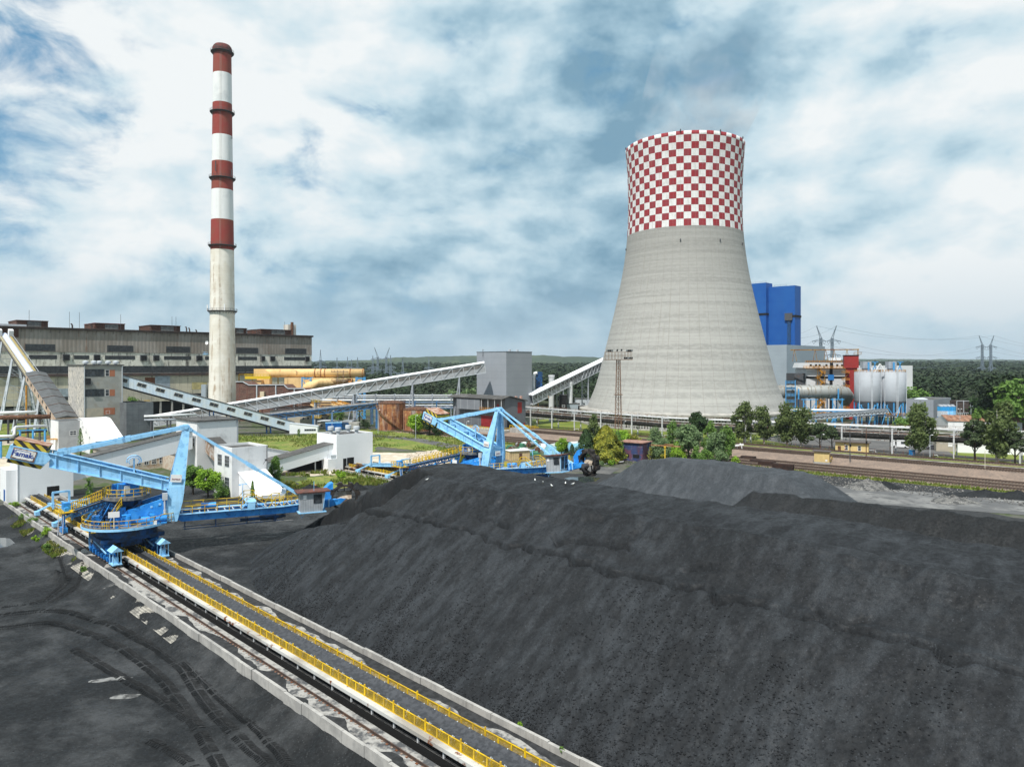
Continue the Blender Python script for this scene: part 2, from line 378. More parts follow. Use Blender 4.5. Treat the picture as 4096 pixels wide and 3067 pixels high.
def P_main(v):                                            # cross section of the main pile
    return np.interp(v, [38.7, 52.2, 53.4, 58.2, 59.3, 61.2, 63.5, 68.4, 70, 90.5], [0, 9.5, 9.75, 13.2, 12.75, 12.55, 13.1, 13.45, 12.7, 0])
def h_main(u, v):
    vc, ue = 63.5, -75.0
    r = np.hypot(np.minimum(u - ue, 0) * .74, v - vc); sgn = (v - vc) / np.maximum(r, 1e-6)
    hn = P_main(vc - r); hf = P_main(vc + r); w = np.where(u < ue, (sgn + 1) / 2, (v > vc) * 1.0)
    h = hn * (1 - w) + hf * w
    h = h + .25 * np.exp(-((u + 80) / 6.5) ** 2 - ((v - 66.5) / 4.0) ** 2)
    # the wheel's cut into the end of the pile: a hollow with two benches
    vw = 59.8 + fbm(u / 3.0, v * 0, 3, 41) * 1.8 + .10 * (u + 85); fl = np.interp(u, [-106, -100, -92, -78], [-.6, 1.8, 4.8, 8.0]) + fbm(u / 3, v / 3, 3, 43) * .5
    q = u + fbm(v / 2.0, u * 0, 3, 44) * 1.2
    cut = fl + np.clip(v - vw, 0, 9) * 3.4 + 1.7 * np.clip((q + 80.5) / .5, 0, 1) + 1.7 * np.clip((q + 77.5) / .5, 0, 1) + np.clip(q + 75.5, 0, 9) * 2.6
    h = np.where(u < -70, np.minimum(h, cut), h)
    inside = np.clip(h / 1.2, 0, 1)
    n = fbm(u / 7.5, v / 7.5, 3, 3) * .42 + fbm(u / 1.4, v / 6.0, 3, 11) * .15 + fbm(u / .9, v / .9, 3, 23) * .10
    steep = np.clip((v - 54) / 3, 0, 1) * np.clip((59.5 - v) / 2, 0, 1) * np.clip((u + 80) / 15, 0, 1)
    n = n + steep * np.minimum(0, fbm(u / 2.2, v / 1.6, 3, 61) + .02) * 1.3
    jag = fbm(u / 11, 0 * u, 3, 77) * .9 + fbm(u / 1.5, 0 * u, 2, 79) * .7
    d = v - (52.5 + jag); g = np.clip((u + 98) / 8, 0, 1) * (.55 + .6 * np.clip(fbm(u / 7, 0 * u + 3, 2, 91) + .5, 0, 1))
    n = n + g * (-1.15 * np.exp(-(d / .17) ** 2) - .22 * np.clip(1 + d / 2.0, 0, 1) * (d < 0))
    d2 = v - (54.3 + fbm(u / 5, 0 * u, 3, 87) * 2.2); n = n - .8 * np.exp(-(d2 / .2) ** 2) * np.clip(fbm(u / 4, 0 * u + 9, 2, 93) * 4, 0, 1)
    dt = v - (60.2 + fbm(u / 14, 0 * u, 2, 97) * .8); n = n - .62 * np.exp(-((dt - .2) / .4) ** 2) + .34 * np.exp(-((dt + .8) / .5) ** 2)
    return h + n * inside
def h_back(u, v):
    ua = np.clip(u, -84, -55); dv = np.where(v < 123.5, 123.5 - v, np.maximum(v - 133, 0)); r = np.hypot((u - ua) * .78, dv)
    h = 8.5 - .04 * np.abs(u + 72) + .55 * np.exp(-((v - 123) / 1.5) ** 2) - np.maximum(r - .6, 0) * .70
    return h + (fbm(u / 5, v / 5, 4, 5) * .5 + fbm(u / 1.3, v / 5, 3, 13) * .22) * np.clip(h, 0, 1)
def h_ridge(u, v):
    ua = np.maximum(u, -57.5); top = 6.0 + .02 * (ua + 57); r = np.hypot((u - ua) * 1.25, v - 116.8 - .012 * (ua + 57))
    h = top - np.maximum(r - .5, 0) * .70
    return h + (fbm(u / 3.5, v / 3.5, 4, 7) * .55 + fbm(u / 1.1, v / 4, 3, 15) * .25) * np.clip(h, 0, 1)
def grid_uv(u0, u1, v0, v1, d, hf, name, m, cutz=None, dv=None, mf=None):
    us = np.linspace(u0, u1, int((u1 - u0) / d) + 1); vs = np.linspace(v0, v1, int((v1 - v0) / (dv or d)) + 1)
    U, V = np.meshgrid(us, vs, indexing='ij'); Z = hf(U, V)
    P = np.stack([(U + V) * S2, (V - U) * S2, Z], -1).reshape(-1, 3)
    a, b = len(us), len(vs); i = np.arange(a - 1)[:, None] * b + np.arange(b - 1)[None, :]
    Q = np.stack([i, i + b, i + b + 1, i + 1], -1).reshape(-1, 4)
    if cutz is not None: Q = Q[(P[Q, 2] > cutz).any(1)]
    used = np.unique(Q); re = np.full(len(P), -1); re[used] = np.arange(len(used))
    mi = None
    if mf is not None: c = P[Q].mean(1); mi = mf((c[:, 0] - c[:, 1]) * S2, (c[:, 0] + c[:, 1]) * S2, c[:, 2])
    return fast_mesh(name, P[used], re[Q], m, smooth=True, mi=mi)
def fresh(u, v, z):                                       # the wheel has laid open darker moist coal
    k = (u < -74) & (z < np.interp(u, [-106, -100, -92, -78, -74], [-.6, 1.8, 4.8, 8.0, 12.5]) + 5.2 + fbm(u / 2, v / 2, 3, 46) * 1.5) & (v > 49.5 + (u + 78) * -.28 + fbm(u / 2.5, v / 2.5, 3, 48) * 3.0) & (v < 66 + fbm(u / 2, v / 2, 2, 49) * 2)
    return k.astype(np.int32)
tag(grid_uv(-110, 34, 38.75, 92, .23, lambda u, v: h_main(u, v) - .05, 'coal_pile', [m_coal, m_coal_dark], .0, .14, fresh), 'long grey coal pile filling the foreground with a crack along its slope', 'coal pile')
tag(grid_uv(-108, -38, 104.5, 152, .4, lambda u, v: h_back(u, v) - .05, 'coal_pile', m_coal_back, .0), 'smooth blue grey coal heap behind the main pile, in front of the purple shed', 'coal pile')
tag(grid_uv(-64, 40, 106.5, 127, .35, lambda u, v: h_ridge(u, v) - .06, 'coal_pile', m_coal_dark, .0), 'low dark coal ridge lying against the right foot of the blue grey heap', 'coal pile')

# ------------------------------------------------------------------ ground
m_ground = mat('rough ground', (.085, .085, .07), .95, c2=(.05, .075, .02), ns=.09, lo=.42, hi=.58, c3=(.12, .11, .095), ns3=.5, bump=.03, bs=2)
m_grass = mat('grass', (.135, .185, .026), .95, c2=(.23, .22, .06), ns=.12, lo=.4, hi=.62, c3=(.06, .11, .016), ns3=.9, lo3=.48, hi3=.62, bump=.1, bs=2.5)
m_lawn = mat('mown lawn', (.16, .19, .028), .95, c2=(.12, .16, .025), ns=.08, c3=(.14, .15, .04), ns3=.4, lo3=.55)
m_sand = mat('pale sand', (.50, .43, .33), .95, c2=(.36, .30, .22), ns=.14, lo=.45, hi=.68, c3=(.62, .57, .49), ns3=.4, bump=.03, bs=2)
m_asphalt = mat('asphalt', (.085, .085, .085), .9, c2=(.13, .125, .12), ns=.2, c3=(.06, .06, .06), ns3=2)
m_slabs = mat('dusty concrete slabs', (.40, .395, .38), .9, c2=(.17, .172, .175), ns=.10, lo=.40, hi=.56, c3=(.12, .12, .12), ns3=.5, grid=((.94, -.34, 0), 3.0, 1000, .08, (.06, .06, .06), .6))
m_ballast = mat('pinkish ballast', (.25, .185, .145), .95, c2=(.20, .15, .12), ns=.3, c3=(.15, .12, .10), ns3=1.8, bump=.12, bs=5)
m_ballast2 = mat('brown ballast', (.17, .125, .095), .95, c2=(.12, .095, .075), ns=.4, c3=(.24, .19, .15), ns3=2.5, lo3=.55, bump=.1, bs=5)
m_water = mat('puddle water', (.03, .035, .04), .06, spec=.6)
g = MB()
def gq(u0, u1, v0, v1, z=0.0): g.quad(UV(u0, v0, z), UV(u1, v0, z), UV(u1, v1, z), UV(u0, v1, z))
BIG = 9000
gq(-BIG, BIG, 38.6, BIG); gq(-BIG, -176, -BIG, 38.6); gq(60, BIG, -BIG, 38.6, -1.6); gq(-176, 60, -BIG, -75, -1.6)
g.quad(UV(-176, 20, 0), UV(-172, 20, 0), UV(-172, 38.6, 0), UV(-176, 38.6, 0))
struct(g.build('ground', m_ground))
def h_yard(u, v):
    e = np.clip((v - 26.2) / 2.5, 0, 1); z = -1.5 + 1.35 * e
    far = np.clip((-150 - u) / 24, 0, 1); z = z * (1 - far) + .0 * far
    n = fbm(u / 7, v / 7, 4, 31) * .32 + fbm(u / 1.7, v / 1.7, 3, 33) * .16
    z = z + n * (1 - far * .9) * np.clip((28.7 - v) / .8, 0, 1) + .55 * fbm(u / 2.0, v / 1.6, 3, 35) * np.minimum(e, .3 + .7 * (1 - e)) * (e < .93) * 1.3 * (1 - far)
    pile = 1.1 * np.exp(-((u + 112.5) / 1.6) ** 2 - ((v - 24.7) / 1.1) ** 2)
    lump = .9 * np.exp(-((u + 36.5) / 1.5) ** 2 - ((v - 24.5) / 1.0) ** 2)
    hump = 1.3 * np.exp(-((u + 62) / 14) ** 2 - ((v - 6) / 7) ** 2)
    w = np.exp(-((u + 143) / 5.0) ** 4 - ((v - 22.8) / 2.6) ** 2); z = z * (1 - w) + w * (-1.47 + .22 * fbm(u / 2.2, v / 1.6, 3, 51)); w2 = ((u + 143) ** 2 / 121 + (v - 22.5) ** 2 / 42 < 1) & (w < .6); z = np.where(w2, np.maximum(z, -1.34), z)
    return z + pile * (1 + fbm(u * 2, v * 2, 3, 37)) + lump * (1 + fbm(u * 2, v * 2, 3, 39)) + hump * .6
struct(grid_uv(-176, 60, -75, 28.75, .42, h_yard, 'coal_yard', m_coalground))
def h_field(u, v): return .05 + .03 + np.abs(fbm(u / 6, v / 6, 4, 45)) * .3 * np.clip((v - 38.8) / 4, 0, 1) * np.clip((101 - v) / 3, 0, 1) + fbm(u / 1.2, v / 3, 2, 47) * .05
struct(grid_uv(-140, 60, 38.75, 100.4, .55, h_field, 'coal_field', m_coalground))

def sheet(name, pts, m, z=.03, jag=.0, step=2.0, seed=1):
    rr = random.Random(seed); out = []
    pts = [Vector(p) for p in pts]
    for a, b in zip(pts, pts[1:] + pts[:1]):
        n = max(1, int((b - a).length / step)) if jag else 1
        for i in range(n):
            p = a.lerp(b, i / n)
            if jag: p = p + Vector((rr.gauss(0, jag), rr.gauss(0, jag), 0))
            out.append((p.x, p.y, (p.z if len(p) > 2 else 0) + z))
    mb = MB(); mb.v = out; mb.f = [tuple(range(len(out)))]; mb.m = [0]
    o = mb.build(name, m)
    if o.data.polygons[0].normal.z < 0: o.data.flip_normals()
    return struct(o)
def gp(l): return [G(x, y) for x, y in l]
sheet('coal_ground', [UV(-140, 100), UV(-60, 100), UV(70, 100), UV(75, 118), UV(30, 140), UV(-30, 158), UV(-100, 160), UV(-118, 140), UV(-145, 112)], m_coaldust, .03, .5)
sheet('coal_ground', [UV(-176, 40.5), UV(-138, 39), UV(-138, 101), UV(-150, 99), UV(-158, 70), UV(-170, 62)], m_coalground, .035, .5)
sheet('grass', gp([(226, 434), (262, 436), (300, 434.5), (350, 428.5), (400, 432), (450, 431), (497, 436), (512, 446), (514, 462), (500, 473), (470, 472.5), (462, 464), (452, 458), (430, 451), (376, 446), (374, 452), (320, 446.5), (290, 450.5), (262, 447.5), (238, 445)]), m_grass, .05, .35, 1.5)
sheet('grass', [UV(-150, 80), UV(-140, 86), UV(-139, 99.5), UV(-158, 99.5), UV(-160, 88)], m_grass, .05, .5, 1.5)
sheet('sand', gp([(222, 446), (262, 448.5), (290, 451.5), (318, 448.5), (374, 452), (430, 452.5), (452, 459), (461, 466), (470, 474), (430, 480), (375, 480), (372, 472), (300, 476), (240, 470)]), m_sand, .04, .4, 1.5)
sheet('sand', gp([(-60, 440), (20, 441), (66, 438), (74, 452), (60, 470), (40, 487), (10, 492), (-60, 490)]), m_sand, .03, .5, 2)
sheet('grass', gp([(-40, 424), (70, 423), (70, 432), (40, 436), (-40, 437)]), m_grass, .05, .5, 2)
sheet('grass', gp([(-40, 446), (24, 444), (38, 448), (10, 456), (-40, 458)]), m_grass, .05, .3, 2)
sheet('road', gp([(490, 452), (520, 456), (556, 462), (620, 468), (610, 474), (540, 468), (508, 462), (478, 454)]), m_asphalt, .06)
sheet('road', gp([(330, 430.6), (420, 438), (500, 452), (480, 454.5), (410, 440), (330, 432)]), m_asphalt, .065)
sheet('sand', [UV(-172, -40), UV(-168, -40), UV(-168, 10), UV(-172, 10)], m_sand, .03)
sheet('lawn', [RW(-60, 238), RW(230, 236), RW(230, 300), RW(-60, 330)], m_lawn, .03, .4)
sheet('road', [RW(118, 249), RW(330, 240), RW(330, 246), RW(118, 255)], m_asphalt, .05)
sheet('road', [RW(60, 262), RW(84, 244), RW(117, 240), RW(124, 256), RW(110, 300), RW(88, 340), RW(60, 340)], m_asphalt, .055)
sheet('concrete_apron', gp([(815, 484), (905, 490.5), (1040, 500), (1100, 505), (1100, 522), (1030, 515), (850, 502), (780, 500)]), m_slabs, .06, .15)
sheet('coal_ground', gp([(740, 470), (800, 470), (880, 478), (1030, 491), (1100, 497), (1100, 510), (1030, 502), (905, 493), (800, 486), (720, 480)]), m_coaldust, .05, .3)
sheet('grass', [RW(-30, 186), RW(200, 187), RW(200, 190.6), RW(-30, 190.6)], m_grass, .062, .35, 1.2)
# railway embankment: one ribbon across the tracks, extruded along them
prof = [(190.5, .04), (191, .25), (204.6, .25), (206, .35), (212.4, 1.5), (231.5, 1.5), (234, .9), (238, .05)]
b = MB()
n = len(prof); st = [-75, -40, 0, 40, 80, 130, 260]
b.v = [tuple(RW(s, q, z)) for s in st for q, z in prof]
for i in range(len(st) - 1):
    for k in range(n - 1): b.f.append((i * n + k, (i + 1) * n + k, (i + 1) * n + k + 1, i * n + k + 1)); b.m.append(1 if k in (1, 4) else 0)
o = b.build('railway_bed', [m_ballast, m_ballast2]); struct(o)
if o.data.polygons[1].normal.z < 0: o.data.flip_normals()
sheet('grass', [RW(20, 224), RW(200, 224), RW(200, 226), RW(20, 226)], m_grass, 1.53, .3)
sheet('gravel', [RW(95, 220.3), RW(250, 220.5), RW(250, 222.6), RW(95, 222.4)], mat('pale gravel', (.42, .4, .37), .95, c2=(.2, .19, .17), ns=.8), 1.54, .25)
sheet('puddle', [UV(-143 + 8 * math.cos(t), 22.5 + 4.5 * math.sin(t)) for t in np.linspace(0, 6.2, 30)], m_water, -1.385)
sheet('puddle', gp([(553, 480.5), (570, 476.8), (590, 476.0), (600, 477.5), (597, 480.5), (580, 482.5), (560, 483)]), m_water, .05, .12, .8, 3)
sheet('puddle', gp([(540, 484), (556, 482.5), (566, 485), (548, 486.5)]), m_water, .052, .1, .8, 4)
m_wetdust = mat('pale dry dust', (.20, .20, .195), .9, c2=(.05, .05, .05), ns=1.4)
for k, (px, py, w, d_, a) in enumerate(((112, 677, 1.8, .55, 12), (125, 693, 1.3, .4, 8), (110, 592, .9, .3, 10), (268, 536, 1.5, .25, 8), (340, 560, .9, .25, 15), (282, 520, 2.0, .3, 20))):
    c = G(px, py, -1.4 if px < 200 and py > 560 else .1)
    hf = h_yard if px < 200 and py > 560 else h_field; hz = lambda x, y: float(hf(np.array((x - y) * S2), np.array((x + y) * S2))) + .012; q = MB(); q.v = [(c.x, c.y, hz(c.x, c.y))]
    for r_ in (.5, 1):
        for t in np.linspace(0, 6.28, 19)[:-1]: s_ = r_ * (1 + .3 * vn(t * 2.2, k * 7 + r_)); x, y = c.x + math.cos(t) * w * s_, c.y + math.sin(t) * d_ * s_ + math.cos(t) * w * s_ * math.tan(R(a)); q.v.append((x, y, hz(x, y)))
    q.f = [(0, 1 + j, 1 + (j + 1) % 18) for j in range(18)] + [(1 + j, 19 + j, 19 + (j + 1) % 18, 1 + (j + 1) % 18) for j in range(18)]; q.m = [0] * 36; struct(q.build('dust_patch', m_wetdust))
# tyre tracks: rows of pressed cleats
def tracks(lines, z, name):
    V, Q = [], []; rr = random.Random(3)
    for pts, half in lines:
        P = [G(x, y, z) for x, y in pts]; P2 = []
        for i in range(len(P) - 1):                     # Catmull-Rom
            p0, p1, p2, p3 = P[max(i - 1, 0)], P[i], P[i + 1], P[min(i + 2, len(P) - 1)]
            for t in np.linspace(0, 1, 10, endpoint=False):
                P2.append(.5 * ((2 * p1) + (p2 - p0) * t + (2 * p0 - 5 * p1 + 4 * p2 - p3) * t * t + (3 * p1 - p0 - 3 * p2 + p3) * t ** 3))
        L_ = 0; nxt = 0
        for a, b_ in zip(P2[:-1], P2[1:]):
            d = b_ - a; l = d.length; d.normalize(); nn = Vector((-d.y, d.x, 0))
            while nxt < L_ + l:
                c = a + d * (nxt - L_); nxt += .27
                if rr.random() < .12: continue
                u_, v_ = (c.x - c.y) * S2, (c.x + c.y) * S2
                for sg in (-1, 1):
                    q = c + nn * sg * half * .5; e = (nn + d * .5 * sg).normalized() * half * .48; f = d * .055
                    zz = float(h_yard(np.array(u_), np.array(v_))) + .01
                    o_ = len(V)
                    for s1, s2, zt in ((-1, -1, 0), (1, -1, 0), (1, 1, 0), (-1, 1, 0), (-.8, 0, .085), (.8, 0, .085)):
                        w_ = q + e * s1 + f * s2 * 1.3; V.append((w_.x, w_.y, zz + .02 + zt * rr.uniform(.6, 1.2)))
                    Q += [(o_, o_ + 1, o_ + 5, o_ + 4), (o_ + 2, o_ + 3, o_ + 4, o_ + 5)]
            L_ += l
    return fast_mesh(name, V, Q, m_coal_dark)
stuff(tracks([([(-20, 617), (46, 611), (93, 618), (139, 637), (176, 662), (208, 704), (245, 741), (285, 775)], .62),
              ([(-20, 628), (46, 622), (90, 632), (130, 652), (165, 682), (196, 724), (225, 775)], .62),
              ([(74, 648), (100, 661), (125, 678), (155, 694), (190, 720)], .55),
              ([(60, 560), (66, 580), (40, 600), (0, 606)], .5), ([(86, 560), (80, 582), (50, 602)], .5),
              ([(185, 664), (225, 700), (265, 735), (300, 775)], .5), ([(150, 740), (175, 752), (200, 770)], .5)], -1.45, 'tyre_tracks'), 'curving tyre tracks pressed into the coal yard', 'tracks')
# loose lumps
def lumps(name, pts, s0, s1, m, seed=5):
    rg = np.random.default_rng(seed); n = len(pts); s = rg.uniform(s0, s1, n) ** 1.0
    base = np.array([(1, 0, 0), (-1, 0, 0), (0, 1, 0), (0, -1, 0), (0, 0, .8), (0, 0, -.8)], float)
    V = base[None] * s[:, None, None] * rg.uniform(.55, 1.2, (n, 6, 1)); a = rg.uniform(0, 6.28, n); c, sn = np.cos(a), np.sin(a)
    V = np.stack([V[..., 0] * c[:, None] - V[..., 1] * sn[:, None], V[..., 0] * sn[:, None] + V[..., 1] * c[:, None], V[..., 2]], -1) + np.asarray(pts)[:, None, :]
    T = np.array([(0, 2, 4), (2, 1, 4), (1, 3, 4), (3, 0, 4), (2, 0, 5), (1, 2, 5), (3, 1, 5), (0, 3, 5)])
    return fast_mesh(name, V.reshape(-1, 3), (T[None] + 6 * np.arange(n)[:, None, None]).reshape(-1, 3), m)
rg = np.random.default_rng(11)
n = 26000; u = -100 + 112 * rg.random(n) ** .8; v = 38.9 + 13.5 * rg.random(n) ** 1.9
keep = fbm(u / 4, v / 9, 3, 8) + rg.random(n) * .5 - .25 - (v - 42) * .03 > -.05; u, v = u[keep], v[keep]
z = h_main(u, v); ok = z > .05
stuff(lumps('coal_lumps', np.stack([(u + v) * S2, (v - u) * S2, z - .02], -1)[ok], .03, .115, m_coal, 6), 'loose lumps of coal rolled down the lower slope', 'coal lumps')
n = 5000; u = -160 + 200 * rg.random(n); v = -20 + 48 * rg.random(n); z = h_yard(u, v)
stuff(lumps('coal_lumps', np.stack([(u + v) * S2, (v - u) * S2, z], -1), .02, .09, m_coaldust, 9), 'scattered crumbs of coal on the left yard', 'coal lumps')

# ------------------------------------------------------------------ the two rail lines with their belts
m_bed = mat('dusty concrete bed', (.33, .32, .30), .9, c2=(.075, .077, .08), ns=.55, lo=.47, hi=.57, c3=(.2, .19, .18), ns3=2.5, bump=.01)
m_rail = mat('rail steel', (.09, .055, .04), .7, c2=(.05, .035, .03), ns=2)
m_guard = mat('dusty yellow mesh', (.50, .33, .02), .6, c2=(.34, .23, .03), ns=1.5)
nt_ = m_guard.node_tree; tr_ = nt_.nodes.new('ShaderNodeBsdfTransparent'); mx_ = nt_.nodes.new('ShaderNodeMixShader'); mx_.inputs[0].default_value = .52; nt_.links.new(nt_.nodes['Principled BSDF'].outputs[0], mx_.inputs[1]); nt_.links.new(tr_.outputs[0], mx_.inputs[2]); nt_.links.new(mx_.outputs[0], nt_.nodes['Material Output'].inputs[0])
m_beamw = mat('white painted channel', (.50, .50, .48), .7, c2=(.30, .28, .25), ns=.12, lo=.42, hi=.58, c3=RUST, ns3=.8, lo3=.58, hi3=.64)
def line(v0, u0, u1, first):
    s = MB()
    for (va, vb, z) in ((-4.85, -2.3, .0), (-1.5, 4.65, .0)):
        s.quad(UV(u0, v0 + va, z + .045), UV(u1, v0 + va, z + .045), UV(u1, v0 + vb, z + .045), UV(u0, v0 + vb, z + .045))
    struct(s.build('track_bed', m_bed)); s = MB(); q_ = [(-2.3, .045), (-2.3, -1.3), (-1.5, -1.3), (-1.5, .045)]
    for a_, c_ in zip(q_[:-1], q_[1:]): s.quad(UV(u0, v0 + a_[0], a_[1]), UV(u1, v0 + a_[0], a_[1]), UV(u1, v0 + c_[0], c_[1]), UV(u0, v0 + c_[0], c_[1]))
    struct(s.build('shade_trench', mat('trench shade black', (.01, .01, .01), .95)))  # trench shaped and painted black to stand in for shade under the beam
    rr = random.Random(int(v0)); k = MB()
    def strip(va, vb, amp, seed, z=.06):
        us = np.arange(u0, u1, .6); ed = vb + fbm(us / 3.5, us * 0, 4, seed) * amp
        m_ = MB(); m_.v = [tuple(UV(x, v0 + va, z)) for x in us] + [tuple(UV(x, v0 + e, z)) for x, e in zip(us, ed)]
        q = len(us); m_.f = [(i, i + 1, q + i + 1, q + i) for i in range(q - 1)]; m_.m = [0] * (q - 1)
        o = m_.build('coal_dust_and_shade', m_coaldust); struct(o)
        if o.data.polygons[0].normal.z < 0: o.data.flip_normals()
    strip(4.6, 3.75, 1.1, 5); strip(-4.8, -3.9, 1.6, 7)
    strip(-1.5, 1.75, .05, 9, .065)  # spilled coal strip, kept dark to stand in for shade under the belt
    for side, va, hgt, lab in ((-1, -5.0, .62, 'left'), (1, 4.7, .62, 'right')):
        kb = MB(); u = u0
        while u < u1:
            l = min(3.0, u1 - u); j = rr.uniform(-.05, .05); zt = hgt + rr.uniform(-.05, .03)
            if side < 0 and -118 < u < -60 and int(u) % 4 == 0: j -= .06
            a = [UV(u, v0 + va + j - .14, -1.0), UV(u + l - .03, v0 + va + j - .14, -1.0), UV(u + l - .03, v0 + va + j + .14, -1.0), UV(u, v0 + va + j + .14, -1.0)]
            kb.prism([p for p in a], (0, 0, 1.0 + zt)); u += l
        tag(kb.build('kerb_wall', m_concrete, loc=UV(u0, v0 + va)), ('weathered concrete kerb wall on the %s edge of the %s belt line' % (('yard' if side < 0 else 'coal pile') if first else ('near' if side < 0 else 'far'), 'foreground' if first else 'far')), 'kerb wall')
    for dv, lab in ((-3.1, 'yard'), (3.1, 'far')):
        e = thing('crane_rail', 'rusty machine rail on the %s side of the %s belt' % ('near' if dv < 0 else 'far', 'foreground' if first else 'distant'), 'rail', UV(u0, v0 + dv, .05), -math.pi / 4)
        m_ = MB(); L_ = u1 - u0
        m_.box(0, L_, -.075, .075, .03, .05); m_.box(0, L_, -.02, .02, .05, .15); m_.box(0, L_, -.04, .04, .15, .2)
        m_.build('rail', m_rail, e)
        c = MB()
        for i in range(int(L_ / .6)): c.box(i * .6, i * .6 + .22, -.22, .22, .0, .035 + .012 * (i % 2))
        c.build('base_plate', mat('pale base plate', (.3, .25, .21), .9, c2=RUST, ns=2), e)
    e = thing('belt_conveyor', ('long belt conveyor with yellow side guards beside the foreground coal pile' if first else 'belt conveyor with yellow guards coming out of the white transfer house'), 'conveyor', UV(u0, v0, 0), -math.pi / 4)
    L_ = u1 - u0
    def prof(pts, m, name, sm=False):
        m_ = MB(); n_ = len(pts); m_.v = [(x, a, z) for x in (0, L_) for a, z in pts]
        m_.f = [(i, i + 1, n_ + i + 1, n_ + i) for i in range(n_ - 1)]; m_.m = [0] * (n_ - 1)
        return m_.build(name, m, e, smooth=sm)
    prof([(-.82, 1.45), (-.8, 1.42), (-.5, 1.24), (-.25, 1.19), (.25, 1.19), (.5, 1.24), (.8, 1.42), (.82, 1.45)], m_rubber, 'belt')
    cl = MB(); us = np.arange(0, L_, .5); W_ = [(-.42, 1.235), (-.2, 1.27), (.05, 1.285), (.25, 1.26), (.42, 1.235)]
    if first: us = us[us < 52 + 24]
    for x in us:
        f = np.clip((us[-1] - x) / 14, 0, 1)
        for a, z in W_: cl.v.append((x, a * (.55 + .45 * f), 1.23 + (z - 1.23) * f * (1 + .6 * vn(x * 1.3, a * 5, 4))))
    for i in range(len(us) - 1):
        for k2 in range(4): cl.f.append((i * 5 + k2, i * 5 + k2 + 1, i * 5 + k2 + 6, i * 5 + k2 + 5)); cl.m.append(0)
    cl.build('carried_coal', m_coal_dark, e, smooth=True)
    for a, nm in ((-1.42, 0), (1.2, 1)):
        b_ = MB(); b_.box(0, L_, a - .26, a + .26, .78, .9); b_.box(0, L_, a - .26, a - .22, .62, .78); b_.build('side_beam', m_beamw, e)
    b_ = MB(); b_.box(0, L_, -1.32, -1.28, .1, .77); b_.build('light_block', m_black, e); b_ = MB(); b_.tube((0, -1.05, .98), (L_, -1.05, .98), .035, n=6); b_.build('cable_pipe', m_dsteel, e)  # black plate added to block light and darken the gap under the belt
    leg = MB(); leg.box(-.07, .07, -1.5, -1.36, .0, .78); leg.box(-.07, .07, 1.2, 1.34, .0, .78); leg.box(-.05, .05, -1.4, 1.3, .5, .6)
    lo = leg.build('leg_frame', m_wpost, e)
    xs = [x for x in np.arange(1.5, L_, 3.0) if u0 + x < (12 if first else -92)]
    lo.location.x = xs[0]
    for x in xs[1:]: c = lo.copy(); COL.objects.link(c); c.parent = e; c.location.x = x
    idm = MB()
    for x in np.arange(.7, L_, 1.33):
        idm.bar((x, -1.0, .9), (x, -.78, 1.52), .07, .09); idm.bar((x, 1.0, .9), (x, .78, 1.48), .06, .08); idm.tube((x, -.62, 1.1), (x, .62, 1.1), .06, n=6)
        idm.box(x - .1, x + .02, -.98, -.62, 1.3, 1.37)
    idm.build('idler_set', m_lsteel, e)
    gl = MB(); pan = MB()
    for i in range(3):
        x0, x1 = i * 1.33 + .03, i * 1.33 + 1.3
        for xx in (x0, x1): gl.box(xx - .03, xx + .03, -.03, .03, -.02, .74)
        gl.box(x0, x1, -.03, .03, .7, .76); gl.box(x0, x1, -.03, .03, -.02, .04)
        if i == 2: gl.box(x1 - .05, x1 + .05, -.05, .05, -.1, .95)
        pan.box(x0 + .05, x1 - .05, -.008, .008, .04, .7)
    for side, a in ((0, -1.12), (1, 1.2)):
        go = gl.build('guard_panel', m_yellow, e); po = pan.build('mesh_infill', m_guard, go)
        xs = [x for x in np.arange(3 if first else 1, L_ - 4, 4.0) if u0 + x < (16 if first else -96)]
        go.location = (xs[0], a, .9)
        for x in xs[1:]: c = copy_tree(go, e); c.location = (x, a, .9)
    return e
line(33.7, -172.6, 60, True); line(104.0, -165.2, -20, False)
# lattice slabs showing through the coal of the bank
lt = MB()
for i in range(13): lt.bar((i * .25, 0, 0), (i * .25, -1.5, -.81), .1, .07)
for i in range(7): lt.bar((-.06, -i * .25, -i * .135), (3.06, -i * .25, -i * .135), .09, .065)
lo = None
m_slab = mat('pale lattice concrete', (.46, .43, .375), .9, c2=(.22, .21, .19), ns=.9)
rr = random.Random(4)
for i, u in enumerate((-146, -143, -134, -131, -128, -125, -121.8, -118.6, -115.4, -112.2, -109, -105.8, -102.6, -99.4, -96.2, -93, -89.8, -86.6, -83.4, -80.2)):
    if lo is None:
        lo = lt.build('lattice_slab', m_slab); tag(lo, 'pale concrete lattice slab half buried in the bank below the yard kerb', 'slab', 'lattice slabs along the bank'); c = lo
    else: c = lo.copy(); COL.objects.link(c)
    c.location = UV(u, 28.72, rr.uniform(-.27, -.16)); c.rotation_euler = (0, 0, -math.pi / 4)
